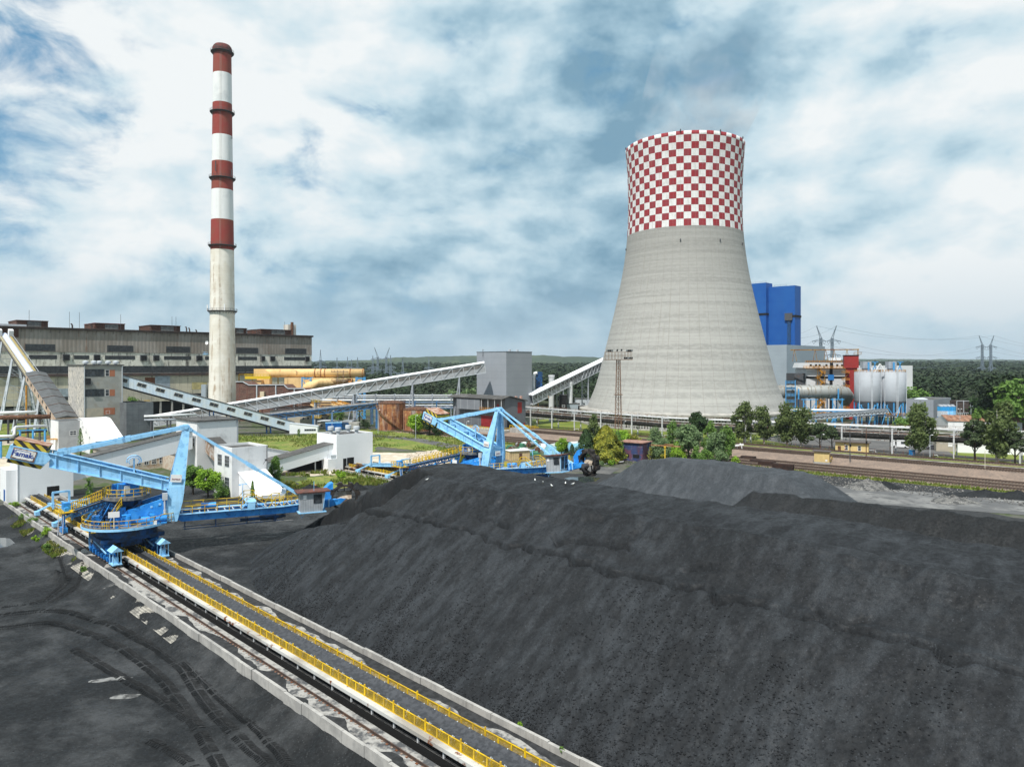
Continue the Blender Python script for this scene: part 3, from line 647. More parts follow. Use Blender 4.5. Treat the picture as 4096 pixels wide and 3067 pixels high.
# ------------------------------------------------------------------ chimney
def chimney():
    cx, cy = -153.0, 375.0
    e = thing('chimney', 'tall red and white banded chimney with ring platforms behind the sloping galleries', 'chimney', (cx, cy, 0))
    m_c = mat('chimney concrete', (.76, .73, .655), .85, c2=(.68, .64, .55), ns=.15, streak=((.30, .18, .09), .55, .5, .7, .75), grid=(AV, 1000, 2.4, .07, (.42, .39, .34), .5))
    m_w = mat('chimney white', (.74, .75, .74), .75, c2=(.60, .62, .62), ns=.12, lo=.5, hi=.7, grid=(AV, 1000, 2.4, .06, (.55, .56, .56), .3), streak=((.5, .5, .48), .6, .55, .75, .5))
    m_r = mat('chimney red', (.27, .045, .035), .75, c2=(.24, .06, .04), ns=.1, grid=(AV, 1000, 2.4, .06, (.18, .03, .03), .4), streak=((.15, .05, .04), .7, .52, .72, .5))
    rad = lambda z: np.interp(z, [0, 20, 56, 91, 140, 197], [7.05, 6.55, 6.15, 5.75, 5.1, 4.45])
    zs = [0, 88.2, 104, 119.8, 134.6, 148.4, 165.4, 181, 191.2]; ms = [0, 2, 1, 2, 1, 2, 1, 2]
    s = MB()
    for i in range(len(zs) - 1):
        k = np.linspace(zs[i], zs[i + 1], 5); s.lathe((0, 0, 0), [(rad(z), z) for z in k], 64, ms[i])
    s.build('shaft', [m_c, m_w, m_r], e, smooth=True)
    c = MB(); r = rad(193)
    c.lathe((0, 0, 0), [(r, 191.1), (r + .45, 191.9), (r + .45, 194), (r + .1, 195.3), (r - .6, 196.2), (r - .9, 196.2), (r - .9, 189)], 48)
    c.build('cap', mat('sooty red', (.16, .04, .035), .85, c2=(.07, .04, .035), ns=.5), e)
    for z in (192.5, 160.8, 126.1, 90.6, 56.2):
        r = rad(z); p = MB(); p.lathe((0, 0, 0), [(r - .05, z - .55), (r + .55, z - .5), (r + 1.3, z - .12), (r + 1.3, z), (r - .05, z)], 48)
        for k in range(28):
            a = 2 * math.pi * k / 28; ca, sa = math.cos(a), math.sin(a)
            p.bar((ca * (r + .02), sa * (r + .02), z - 1.5), (ca * (r + 1.2), sa * (r + 1.2), z - .15), .13)
        po = p.build('platform', m_dsteel, e); q = MB()
        for k in range(40):
            a, a2 = 2 * math.pi * k / 40, 2 * math.pi * (k + 1) / 40; A = Vector((math.cos(a) * (r + 1.25), math.sin(a) * (r + 1.25), z)); B = Vector((math.cos(a2) * (r + 1.25), math.sin(a2) * (r + 1.25), z))
            for h in (.55, 1.1): q.bar(A + Vector((0, 0, h)), B + Vector((0, 0, h)), .07)
            if k % 2 == 0: q.bar(A, A + Vector((0, 0, 1.1)), .07)
        q.build('railing', m_dsteel, po)
    l = MB()
    for a in (-.22, 1.0):
        pass
    a = R(-78); d = Vector((math.cos(a), math.sin(a), 0))
    for k in range(0, 60):
        z0, z1 = 3 + k * 3.15, 3 + (k + 1) * 3.15
        if z1 > 192: break
        l.bar(d * (rad(z0) + .12) + Vector((.28, 0, z0)), d * (rad(z1) + .12) + Vector((.28, 0, z1)), .05); l.bar(d * (rad(z0) + .12) + Vector((-.28, 0, z0)), d * (rad(z1) + .12) + Vector((-.28, 0, z1)), .05)
    l.build('ladder', mat('ladder on concrete', (.45, .42, .37), .8), e)
    for a, z, h in ((R(-20), 127, 3.2), (R(-100), 128.5, 5.2), (R(-15), 146.5, 1.2)):
        d = Vector((math.cos(a), math.sin(a), 0)); r = rad(z) + .9; q = MB(); q.tube(d * r + Vector((0, 0, z)), d * r + Vector((0, 0, z + h)), .22, n=6); q.bar(d * (r - 1.2) + Vector((0, 0, z + .3)), d * r + Vector((0, 0, z + .3)), .1)
        q.bar(d * (r - 1.2) + Vector((0, 0, z + h - .3)), d * r + Vector((0, 0, z + h - .3)), .1); q.build('antenna', m_dsteel, e)
    for a in (R(-170), R(-120), R(-60)):
        d = Vector((math.cos(a), math.sin(a), 0)); r = rad(57) + 1.35; q = MB(); q.box(-.2, .2, -.14, .14, 0, 3.4); q.v = [tuple(Vector(p) + d * r + Vector((0, 0, 56))) for p in q.v]; q.build('antenna', m_frame, e)
    q = MB(); d = Vector((-1, -.2, 0)).normalized(); c0 = d * (rad(38) + 1.0) + Vector((0, 0, 39.5)); q.lathe((0, 0, 0), [(.05, 0), (.6, .12), (1.05, .42), (1.1, .5)], 20)
    m = Vector((-.5, -1, .1)).to_track_quat('Z', 'Y').to_matrix().to_4x4(); q.v = [tuple((m @ Vector(p)) + c0) for p in q.v]; q.bar(c0, c0 - d * 1.2, .12); q.build('dish', m_frame, e)
    q = MB(); q.box(-9.0, -6.6, -3, -1, 33.2, 33.5); q.rail([(-9, -1, 33.5), (-9, -3, 33.5), (-6.6, -3, 33.5)], mi=0); q.build('balcony', m_lblue, e)
    q = MB(); q.box(-9.2, -6.9, -4.5, -1.5, 0, 17.5); q.build('side_cabin', m_lgrey, e)
chimney()
# ------------------------------------------------------------------ cooling tower
def tower():
    cx, cy = 83.0, 342.0
    e = thing('cooling_tower', 'huge concrete cooling tower with a red and white checkered top', 'cooling tower', (cx, cy, 0))
    zz = [7.3, 10, 16, 29.4, 42.7, 56.1, 69.5, 82.9, 91, 100, 110, 122, 131.6]; rr_ = [46.6, 45.5, 43.0, 39.3, 35.9, 32.75, 29.9, 27.85, 27.1, 26.75, 26.75, 27.2, 27.95]
    from bisect import bisect
    def rad(z):
        i = max(1, min(len(zz) - 3, bisect(zz, z) - 1)); p = [(zz[j], rr_[j]) for j in range(i - 1, i + 3)]; s = 0
        for a in range(4):
            t = p[a][1]
            for b in range(4):
                if a != b: t *= (z - p[b][0]) / (p[a][0] - p[b][0])
            s += t
        return s
    m = bpy.data.materials.new('tower concrete'); m.use_nodes = True; nt = m.node_tree; N = nt.nodes; L = nt.links; bs = N['Principled BSDF']; bs.inputs['Roughness'].default_value = .9
    tc = N.new('ShaderNodeTexCoord'); P = tc.outputs['Object']; sp = N.new('ShaderNodeSeparateXYZ'); L.new(P, sp.inputs[0])
    def mth(op, a, b=None, c=None):
        n = N.new('ShaderNodeMath'); n.operation = op
        for i, x in enumerate((a, b, c)):
            if x is None: continue
            if isinstance(x, (int, float)): n.inputs[i].default_value = x
            else: L.new(x, n.inputs[i])
        return n.outputs[0]
    def mix(f, a, b):
        n = N.new('ShaderNodeMix'); n.data_type = 'RGBA'
        for i, x in ((0, f), (6, a), (7, b)):
            if isinstance(x, tuple): n.inputs[i].default_value = (*x, 1)
            elif isinstance(x, (int, float)): n.inputs[i].default_value = x
            else: L.new(x, n.inputs[i])
        return n.outputs[2]
    def ss(x, lo, hi):
        n = N.new('ShaderNodeMapRange'); n.interpolation_type = 'SMOOTHSTEP'; n.inputs[1].default_value = lo; n.inputs[2].default_value = hi; L.new(x, n.inputs[0]); return n.outputs[0]
    ang = mth('ARCTAN2', sp.outputs[1], sp.outputs[0]); z = sp.outputs[2]
    cyl = N.new('ShaderNodeCombineXYZ'); L.new(mth('MULTIPLY', ang, 30.0), cyl.inputs[0]); L.new(z, cyl.inputs[1])
    def noise(sx, sz, det, ro=.6):
        mp = N.new('ShaderNodeMapping'); mp.inputs['Scale'].default_value = (sx, sz, 1); L.new(cyl.outputs[0], mp.inputs[0])
        n = N.new('ShaderNodeTexNoise'); n.inputs['Scale'].default_value = 1; n.inputs['Detail'].default_value = det; n.inputs['Roughness'].default_value = ro; L.new(mp.outputs[0], n.inputs['Vector']); return n.outputs[0]
    c = mix(ss(noise(.012, .55, 6), .36, .64), (.275, .272, .255), (.365, .36, .338))
    c = mix(mth('MULTIPLY', ss(noise(.5, .8, 6, .7), .44, .6), .45), c, (.40, .395, .37))
    c = mix(mth('MULTIPLY', ss(z, 35, 88), .36), c, (.20, .195, .18))           # the shell turns darker grey above the mid height
    c = mix(mth('MULTIPLY', ss(noise(.9, .03, 4), .55, .7), .25), c, (.25, .235, .2))
    lift = mth('LESS_THAN', mth('FRACT', mth('DIVIDE', z, 1.5)), .09); c = mix(mth('MULTIPLY', lift, .22), c, (.2, .19, .17))
    rib = mth('LESS_THAN', mth('FRACT', mth('ADD', mth('MULTIPLY', ang, 52 / (2 * math.pi)), .5)), .035); c = mix(mth('MULTIPLY', rib, .45), c, (.2, .17, .15))
    nsq = 52
    q = mth('ADD', mth('FLOOR', mth('MULTIPLY', mth('ADD', ang, 10.0 + math.pi / 2 + .035), nsq / (2 * math.pi))), mth('FLOOR', mth('DIVIDE', mth('SUBTRACT', z, 89.7), 3.095)))
    odd = mth('GREATER_THAN', mth('FRACT', mth('MULTIPLY', q, .5)), .25)
    vary = noise(.33, .33, 2)
    red = mix(ss(vary, .35, .65), (.27, .014, .022), (.23, .03, .038)); wh = mix(ss(noise(.6, .25, 6), .4, .7), (.69, .69, .68), (.55, .55, .53))
    chk = mix(odd, wh, red); chk = mix(mth('MULTIPLY', lift, .12), chk, (.2, .15, .14)); chk = mix(mth('MULTIPLY', ss(noise(.9, .03, 4), .6, .72), .3), chk, (.42, .36, .30))
    chk = mix(mth('MULTIPLY', rib, .35), chk, (.3, .26, .25))
    c = mix(mth('GREATER_THAN', z, 89.7), c, chk); L.new(c, bs.inputs['Base Color'])
    s = MB(); s.lathe((0, 0, 0), [(rad(z), z) for z in np.linspace(7.3, 131.6, 90)] + [(rad(131.6) - .7, 131.6), (rad(120) - .7, 120), (rad(100) - .7, 100)], 240)
    s.build('shell', m, e, smooth=True)
    k = MB(); k.lathe((0, 0, 0), [(46.4, 7.6), (50.3, 7.0), (50.3, 6.2), (47, 5.9)], 120); k.build('ring_ledge', mat('ledge concrete', (.40, .385, .35), .9, c2=(.28, .27, .25), ns=.3), e)
    k = MB()
    for i in range(240):
        a = 2 * math.pi * i / 240; d = Vector((math.cos(a), math.sin(a), 0)); t = Vector((-d.y, d.x, 0))
        k.bar(d * 47.6 + Vector((0, 0, .5)), d * 47.6 + Vector((0, 0, 6.1)), .62, .35, up=tuple(d))
    k.build('inlet_louvre', mat('louvre slabs', (.40, .40, .38), .85, c2=(.25, .25, .24), ns=.6), e)
    k = MB(); k.lathe((0, 0, 0), [(46.6, 0), (46.6, 6.3)], 120); k.build('inlet_dark', m_black, e)  # black sheet standing in for the shaded inside behind the louvres
    k = MB(); k.lathe((0, 0, 0), [(49.6, 0), (49.6, .7), (48.3, .7), (48.3, 0)], 120); k.lathe((0, 0, 0), [(49.3, 0), (49.9, 6.2)], 30, 0, R(190), R(208)); k.build('basin_wall', m_concrete, e)
    k = MB()
    for i in range(20):
        a = R(-90 + 18 * i + 9); 
        k.bar((math.cos(a) * 48.6, math.sin(a) * 48.6, 0), (math.cos(a) * 48.6, math.sin(a) * 48.6, 6.3), 1.0)
    k.build('inlet_pier', m_concrete, e)
    for a in (R(-107), R(-70), R(180), R(-36)):
        for z in (83, 131.6):
            q = MB(); d = Vector((math.cos(a), math.sin(a), 0)) * (rad(z) + .25); q.box(-.25, .25, -.25, .25, 0, .6); q.tube((0, 0, .6), (0, 0, 1.0), .2, n=8); q.v = [tuple(Vector(p) + d + Vector((0, 0, z - .2))) for p in q.v]; q.build('warning_lamp', m_dsteel, e)
tower()

# ------------------------------------------------------------------ generic building helpers; local x along v, local -y is the face towards +u, local -x the face towards -v
A45 = math.pi / 4
def bld(name, label, cat, corner, lx, ly, h, wall, roof, par=.35, rz=A45, z0=0.0):
    e = thing(name, label, cat, (corner[0], corner[1], z0), rz)
    w = MB(); w.add([(0, 0, 0), (lx, 0, 0), (lx, ly, 0), (0, ly, 0), (0, 0, h), (lx, 0, h), (lx, ly, h), (0, ly, h)], [(0, 1, 5, 4), (1, 2, 6, 5), (2, 3, 7, 6), (3, 0, 4, 7)])
    t = .25
    w.add([(0, 0, h), (lx, 0, h), (lx, ly, h), (0, ly, h), (t, t, h), (lx - t, t, h), (lx - t, ly - t, h), (t, ly - t, h), (t, t, h - par), (lx - t, t, h - par), (lx - t, ly - t, h - par), (t, ly - t, h - par)],
          [(0, 1, 5, 4), (1, 2, 6, 5), (2, 3, 7, 6), (3, 0, 4, 7), (4, 5, 9, 8), (5, 6, 10, 9), (6, 7, 11, 10), (7, 4, 8, 11)])
    w.build('wall', wall, e)
    r = MB(); r.quad((t, t, h - par), (lx - t, t, h - par), (lx - t, ly - t, h - par), (t, ly - t, h - par)); r.build('roof', roof, e)
    return e
def face(mb, f, a0, a1, z0, z1, d0, d1, mi=0):            # box lying on a face: a along it, d out of it
    if f == 'R': mb.box(a0, a1, -d1, -d0, z0, z1, mi)
    else: mb.box(-d1, -d0, a0, a1, z0, z1, mi)
def window(e, f, a, z, w, h, frame=None, nx=2, ny=2, name='window', glass=None, t=.09):
    fr = MB()
    for (p, q, r, s) in ((a, a + w, z, z + t), (a, a + w, z + h - t, z + h), (a, a + t, z + t, z + h - t), (a + w - t, a + w, z + t, z + h - t)): face(fr, f, p, q, r, s, .0, .06)
    for i in range(1, nx): x = a + w * i / nx; face(fr, f, x - t / 3, x + t / 3, z + t, z + h - t, .0, .055)
    for i in range(1, ny): y = z + h * i / ny; face(fr, f, a + t, a + w - t, y - t / 3, y + t / 3, .0, .05)
    o = fr.build(name, frame or m_frame, e)
    p = MB(); face(p, f, a + t * .5, a + w - t * .5, z + t * .5, z + h - t * .5, -.02, .02); p.build('pane', glass or m_glass, o)
    return o
def patch(e, name, f, a0, a1, z0, z1, m, d=.04, label=None):
    p = MB(); face(p, f, a0, a1, z0, z1, -.02, d); o = p.build(name, m, e)
    if label: o['label'] = label
    return o
def boxpart(e, name, m, *b):
    p = MB(); p.box(*b); return p.build(name, m, e)

# blue boiler house and the grey hall under it
P0 = W(766, 340, 505)
e = thing('boiler_house', 'tall bright blue boiler house standing behind the cooling tower', 'building', (P0.x, P0.y, 0), A45)
w = MB(); w.box(0, 10, 0, 40, 41, 86.2); w.box(4, 12, -13, -.02, 41, 83.2); w.build('wall', m_blue, e)
w = MB(); w.box(0, 9.7, -20.8, -13.02, 41, 82.6); w.build('wall', m_blue, e)
w = MB(); w.box(-.3, 10.3, -.3, 40, 63.2, 64.6); w.build('band', m_black, e)
w = MB(); w.box(-.3, 10, -21.1, -17, 60.8, 62.2); w.build('band', m_black, e)
w = MB(); w.box(-1.2, 0, -19.2, -14, 58.6, 63.6); w.build('louvre', m_dsteel, e)
w = MB(); w.box(-.5, -.02, -18, -15.6, 42, 58.6); w.build('duct_shaft', m_dblue, e)
w = MB(); w.rail([(.3, 0, 86.2), (.3, 35, 86.2)], gap=4); w.rail([(4.2, -13, 83.2), (4.2, 0, 83.2)], gap=4); w.build('railing', m_dblue, e)
P0 = W(786.7, 344, 440)
e = bld('power_hall', 'pale grey hall below the blue boiler house', 'building', (P0.x, P0.y), 60, 42, 40.2, m_lgrey, m_roofdark, 1)
# grey transfer tower
P0 = W(506.3, 400, 315)
e = bld('transfer_tower', 'plain grey windowless transfer tower where the two white galleries meet', 'building', (P0.x, P0.y), 16.5, 19.5, 33.6, m_grey, m_roofdark, .5)
w = MB(); w.box(-.12, 16.6, -.12, 19.6, 33.6, 33.85); w.build('roof_edge', m_dkgrey, e)
for x, y in ((6, 4), (12, 5)): boxpart(e, 'roof_vent', m_lsteel, x, x + .9, y, y + .9, 33.2, 34.8)
w = MB(); w.tube((-.3, 15, 31.5), (-.3, 15, 35), .1); w.bar((-.3, 15, 34.6), (.6, 15, 34.6), .1); w.build('mast', m_dsteel, e)

# ------------------------------------------------------------------ inclined truss galleries
def gallery(name, label, A, B, w, h, bay, truss=True, roof=None, side=None, posts=(), nose=0):
    A, B = Vector(A), Vector(B); d = B - A; L_ = d.length; x = d.normalized(); y = Vector((-x.y, x.x, 0)).normalized(); z = x.cross(y) * -1 if x.cross(y).z < 0 else x.cross(y)
    e = thing(name, label, 'conveyor gallery', tuple(A)); M = Matrix((x, y, z)).transposed().to_4x4()
    r = MB(M); hw = w / 2
    r.prism([(0, -hw - .12, h), (0, hw + .12, h), (0, hw * .55, h + .75), (0, -hw * .55, h + .75)], (L_, 0, 0)); r.build('roof', roof or m_white, e)
    s = MB(M)
    for sy in (-1, 1): s.box(0, L_, sy * (hw - .25) - .03, sy * (hw - .25) + .03, .25, h)
    s.box(0, L_, -hw + .3, hw - .3, .12, .24); s.build('side_wall', side or mat('gallery side', (.34, .355, .37), .7, c2=(.28, .29, .3), ns=.5), e)
    n = max(2, round(L_ / bay))
    for sy in (-1, 1): gw = MB(M); gw.box(L_ * .01, L_ * .99, sy * (hw - .2) - .02, sy * (hw - .2) + .02, h * .5, h * .82); gw.build('window_strip', mat('dusty gallery glass', (.10, .10, .095), .5, c2=(.17, .16, .15), ns=.5), e)
    t = MB(M)
    for sy in (-1, 1):
        yy = sy * hw
        t.bar((0, yy, 0), (L_, yy, 0), .3); t.bar((0, yy, h - .05), (L_, yy, h - .05), .26)
        for i in range(n + 1):
            xx = L_ * i / n; t.bar((xx, yy, 0), (xx, yy, h), .17)
            if i < n:
                xa, xb = (xx, L_ * (i + 1) / n) if (i < n / 2) else (L_ * (i + 1) / n, xx)
                t.bar((xa, yy, h - .1), (xb, yy, .1), .19)
    for i in range(n + 1): t.bar((L_ * i / n, -hw, 0), (L_ * i / n, hw, 0), .2)
    t.build('truss', m_lsteel, e)
    for f, sp in posts:
        p = A + d * f; b = MB()
        for sy in (-1, 1):
            q = p + y * sy * hw * .9; b.bar((q.x - A.x, q.y - A.y, -A.z), (q.x - A.x, q.y - A.y, q.z - A.z), .55, .5)
        k = 0; zz = 0
        while zz < p.z - 3:
            z1 = min(zz + 4.2, p.z - .5); a, c = p - y * hw * .9 - A, p + y * hw * .9 - A
            b.bar((a.x, a.y, zz - A.z), (c.x, c.y, z1 - A.z), .16); b.bar((a.x, a.y, z1 - A.z), (c.x, c.y, z1 - A.z), .16); zz = z1
        if sp:
            q = p - A; f2 = q + Vector((sp, -hw * .9 * (1 if y.y > 0 else -1), 0)); b.bar((f2.x, f2.y, -A.z), (q.x, q.y - hw * .9, q.z - .4), .4)
        b.build('trestle', m_steel, e)
    return e
A_ = W(150, 430.5, 312); A_.z = .5; B_ = W(486, 372, 316)
g1 = gallery('conveyor_gallery', 'long white trussed conveyor gallery rising to the grey transfer tower', A_, B_, 3.6, 4.3, 4.9, posts=((.49, 0), (.605, -3), (.78, -3), (.92, -3)))
g1b = gallery('conveyor_gallery', 'white trussed gallery climbing from the grey transfer tower behind the cooling tower', W(530, 404, 326), W(618, 360, 395), 4, 4.3, 4.0, posts=((.3, 0), (.58, 0), (.8, 0)))
# access tower on the gallery leg
e = thing('stair_tower', 'pale steel ladder tower with yellow landings under the white gallery', 'stair tower', W(317, 427, 314).to_tuple()[:2] + (0,))
b = MB()
for x in (-1, 1):
    for y in (-1, 1): b.bar((x, y, 0), (x, y, 14), .22)
for z in range(2, 14, 2): b.bar((-1, -1, z), (1, -1, z), .12); b.bar((-1, -1, z - 2), (1, -1, z), .1)
b.build('frame', m_lsteel, e)
for z in (4.5, 11.5):
    b = MB(); b.box(-1.9, 1.9, -2.2, 1, z, z + .12); b.rail([(-1.9, 1, z), (-1.9, -2.2, z), (1.9, -2.2, z), (1.9, 1, z)], t=.12); b.build('landing', m_yellow, e)
# old light blue gallery with windows, from the block down to the shed
m_bluerib = mat('weathered blue sheet', (.56, .67, .77), .6, c2=(.62, .69, .72), ns=.4, streak=((.42, .33, .22), 1.1, .6, .75, .6), rib=((S2, S2, 0), 2.2, .02, .35))
def old_gallery():
    A = Vector((-148, 266, 20.4)); B = W(291, 434.5, 292); B.z = .5; d = B - A; L_ = d.length; x = d.normalized(); y = Vector((-x.y, x.x, 0)).normalized(); z = x.cross(y); h = 3.9; hw = 1.8
    M = Matrix((x, y, z)).transposed().to_4x4()
    e = thing('conveyor_gallery', 'old light blue gallery with small windows sloping from the concrete block to the white shed', 'conveyor gallery', tuple(A))
    w = MB(M); w.box(0, L_, -hw, hw, .1, h); w.build('wall', m_bluerib, e)
    w = MB(M); w.box(0, L_, -hw - .15, hw + .15, h, h + .22); w.build('roof', m_roofdark, e)
    w = MB(M); w.box(0, L_, -hw + .1, hw - .1, -.55, .1); w.build('floor_beam', m_black, e)
    n = 10
    for i in range(n):
        c = L_ * (i + .22) / n; f = MB(M)
        for a0, a1, z0, z1 in ((c - 1.6, c + 1.6, 1.6, 1.72), (c - 1.6, c + 1.6, 2.9, 3.02), (c - 1.6, c - 1.48, 1.7, 2.9), (c + 1.48, c + 1.6, 1.7, 2.9), (c - .05, c + .05, 1.7, 2.9)): f.box(a0, a1, -hw - .08, -hw, z0, z1)
        o = f.build('window', mat('old window frame', (.34, .32, .27), .8), e); p = MB(M); p.box(c - 1.48, c + 1.48, -hw - .03, -hw + .02, 1.7, 2.9); p.build('pane', m_glass, o)
    for f in (.52, .62, .86):
        p = A + d * f - A; b = MB()
        for s in (-1, 1):
            for k in (-.8, .8): b.bar((p.x + y.x * s * 1.4 + k, p.y + y.y * s * 1.4, -A.z), (p.x + y.x * s * 1.4 + k, p.y + y.y * s * 1.4, p.z - .3), .25)
        b.bar((p.x - .8, p.y, -A.z + .5), (p.x + .8, p.y, p.z - .6), .15); b.build('support_frame', m_dblue, e)
old_gallery()
P0 = W(289.5, 434, 287)
e = thing('shed', 'small white wedge shaped shed at the foot of the old blue gallery', 'shed', (P0.x, P0.y, 0), R(8))
w = MB(); w.prism([(0, 0, 0), (11, 0, 0), (11, 0, 2.7), (0, 0, 4.1)], (0, 5, 0)); w.build('wall', m_white, e)
w = MB(); w.prism([(-.1, -.1, 4.1), (11.1, -.1, 2.7), (11.1, -.1, 2.85), (-.1, -.1, 4.25)], (0, 5.2, 0)); w.build('roof', m_lsteel, e)
window(e, 'R', 5.8, 1.0, 4.6, .9, m_lsteel, 5, 1)
for (px, py, w_, d_, lab) in ((208, 437, 5, 264, 'dark blue steel rack standing under the old blue gallery'),):
    P0 = W(px, py, d_); e = thing('steel_rack', lab, 'rack', (P0.x, P0.y, 0)); b = MB()
    for x in (0, 4, 8):
        for y in (0, 3): b.bar((x, y, 0), (x, y, 2.6), .25)
    b.build('frame', m_mblue, e); b = MB(); b.box(-.3, 8.3, -.3, 3.3, 2.6, 2.9); b.box(1, 3.5, .5, 2.5, 2.9, 8); b.build('deck', m_dsteel, e)

# ------------------------------------------------------------------ old boiler hall on the left
def hall():
    m_pan = mat('streaked concrete panel', (.70, .68, .60), .9, c2=(.42, .40, .35), ns=.22, lo=.46, hi=.68, vs=(1, 1, .35), streak=((.05, .045, .04), .8, .50, .66, .9), c3=(.26, .24, .2), ns3=.9, lo3=.55, hi3=.72)
    m_met = mat('brown grey sheet', (.235, .205, .175), .8, c2=(.31, .28, .25), ns=.12, vs=(1, 1, .4), streak=((.17, .07, .03), .7, .55, .72, .7), rib=((S2, S2, 0), .55, .03, .15))
    m_low = mat('yellowed panel', (.58, .53, .41), .9, c2=(.42, .39, .32), ns=.15, streak=((.08, .07, .06), .8, .5, .7, .7), grid=(AV, 3.1, 3.1, .1, (.25, .22, .17), .5))
    m_gl = mat('sooty glazing', (.022, .024, .028), .35, c2=(.05, .055, .06), ns=.9, grid=(AV, 1.1, 1.3, .12, (.06, .06, .06), .8))
    m_lead = mat('dark sheet ledge', (.05, .04, .038), .8, c2=(.09, .06, .05), ns=.4)
    e = thing('boiler_hall', 'long old boiler hall with sooty concrete bands and rust streaked metal sheeting', 'building', (-127, 450, 0), R(225))
    L_ = 196.0                                                     # local x runs to the near left, local y is the front
    k = 382 / 382.0
    b = MB(); b.box(0, L_, -60, 0, 8, 22); b.build('lower_wall', m_low, e)
    b = MB(); b.box(0, L_, -60, -3.5, 0, 8); b.build('dark_ground_floor', m_black, e)
    for x in np.arange(0, L_, 6.0): b = MB(); b.box(x, x + .8, -1.2, -.2, 0, 8); b.build('ground_floor_column', m_concrete, e)
    b = MB(); b.box(-.3, L_, -60, .9, 22, 22.9); b.box(-.3, L_, -60, .5, 22.9, 23.4); b.build('ledge', m_lead, e)
    b = MB(); b.box(0, L_, -60, .0, 23.4, 34.1); b.build('concrete_band', m_pan, e)
    b = MB(); b.box(0, L_, -60, .25, 34.1, 45.2); b.build('metal_cladding', m_met, e)
    b = MB(); b.box(-.6, L_, -61, 1.2, 45.2, 46.0); b.box(-.6, L_, -61, 1.35, 45.9, 46.25); b.build('roof', m_lead, e)
    b = MB()
    for x in np.arange(2, L_, 4.0): b.bar((x, .3, 43.6), (x, 1.2, 45.2), .12)
    b.build('eaves_bracket', m_lead, e)
    def fx(px):                                                     # front position seen at picture column px
        r = (px - 512) / 710; return ((-127 - r * 450) / (S2 - r * S2)) if False else (-127 - 450 * r) / (S2 * (1 - r))
    def strip(x0, x1, z0, z1, d=.06, m=m_gl, nm='window'):
        b = MB(); b.box(x0, x1, -.05, d, z0, z1); return b.build(nm, m, e)
    strip(0, L_, 23.6, 27.2, .08, nm='window_band')
    for a, c in ((25, 55), (107, 133), (166, 190), (236, 258), (285, 306)): strip(fx(c), fx(a), 34.6, 37.9, .34)
    for a, c in ((29, 57), (74, 89), (105, 135), (164, 191), (205, 215), (238, 257), (284, 305)): strip(fx(c), fx(a), 30.6, 32.6, .07)
    for a, c in ((62.5, 69.5), (93.5, 100), (140, 146.5), (153, 159), (196, 202), (261, 264.5), (270, 274.5), (305, 309)):
        o = strip(fx(c), fx(a), 30.0, 33.0, .9, m_dsteel, 'vent_hood'); 
        q = MB(); q.box(fx(c) + .25, fx(a) - .25, .85, .95, 30.3, 32.7); q.build('opening', m_black, o)
    for a, c, m, z0, z1 in ((145, 155, RUST, 16, 21), (155, 170, (.36, .42, .48), 14, 21.8), (192, 207, (.55, .47, .22), 14, 18), (57, 69, (.36, .42, .46), 12, 16), (144, 150, (.55, .40, .18), 5, 9)):
        strip(fx(c), fx(a), z0, z1, .05, mat('odd panel %d' % a, m, .8, c2=tuple(x * .75 for x in m), ns=.6), 'repair_panel')
    strip(fx(207), fx(160), 9.6, 11.8, .06); strip(fx(69), fx(60), 10.2, 12, .06)
    m_rm = mat('rust brown sheet', (.085, .035, .024), .85, c2=(.05, .026, .02), ns=.5, c3=(.14, .07, .04), ns3=2)
    for i, (a, c) in enumerate(((19.5, 51.5), (98.5, 129), (155, 185), (236, 252), (266, 297))):
        x0, x1 = fx(c), fx(a); b = MB(); b.box(x0, x1, -26, -7, 45.5, 49.4); o = b.build('roof_monitor', m_rm, e)
        w_ = x1 - x0
        b = MB(); b.box(x0 + w_ * .22, x0 + w_ * .66, -8, -6.8, 45.8, 49.2); b.build('light_strip', mat('grey roof glazing', (.16, .17, .165), .6, c2=(.1, .1, .1), ns=1), o)
        b = MB(); b.box(x0 - .2, x1 + .2, -26.3, -6.4, 49.4, 49.7); b.build('monitor_roof', mat('red roof sheet', (.22, .05, .05), .7, c2=(.12, .04, .03), ns=.3) if i == 1 else m_rm, o)
    for a, h in ((75, 2.6), (94.5, 3), (154, 1.6), (190, 3.2), (193, 2.6), (200, 1.6), (260.5, 2.6), (263, 2.4)):
        b = MB(); x = fx(a); b.path([(x, -5, 46), (x, -5, 46 + h * .7), (x + .4, -5, 46 + h), (x + 1.0, -5, 46 + h)], .38, 8); b.build('roof_vent', m_lead, e)
    for a in (30.5, 71, 81, 122.5, 174, 178, 237, 287):
        b = MB(); x = fx(a); b.tube((x, -3, 46), (x, -3, 54.5), .09, n=5); b.build('lightning_rod', m_dsteel, e)
    x0 = fx(307); b = MB(); b.box(x0, x0 + 5.5, -20, -14, 45, 53.5); b.build('lift_house', m_beige_pale, e)
    b = MB(); b.tube((x0 + 3.3, -13, 45), (x0 + 3.3, -13, 55), .9, n=12); b.build('rusty_flue', m_rust, e)
    b = MB(); b.box(155, 196, -50, .4, 41, 46.2); b.build('near_end_bay', m_rm, e)
    b = MB(); b.box(151, 196, -20, -4, 46.2, 47.4); b.build('pale_roof_strip', m_lsteel, e)
m_beige_pale = mat('pale beige sheet', (.6, .57, .5), .7, streak=(RUST, .8, .55, .7, .4))
hall()
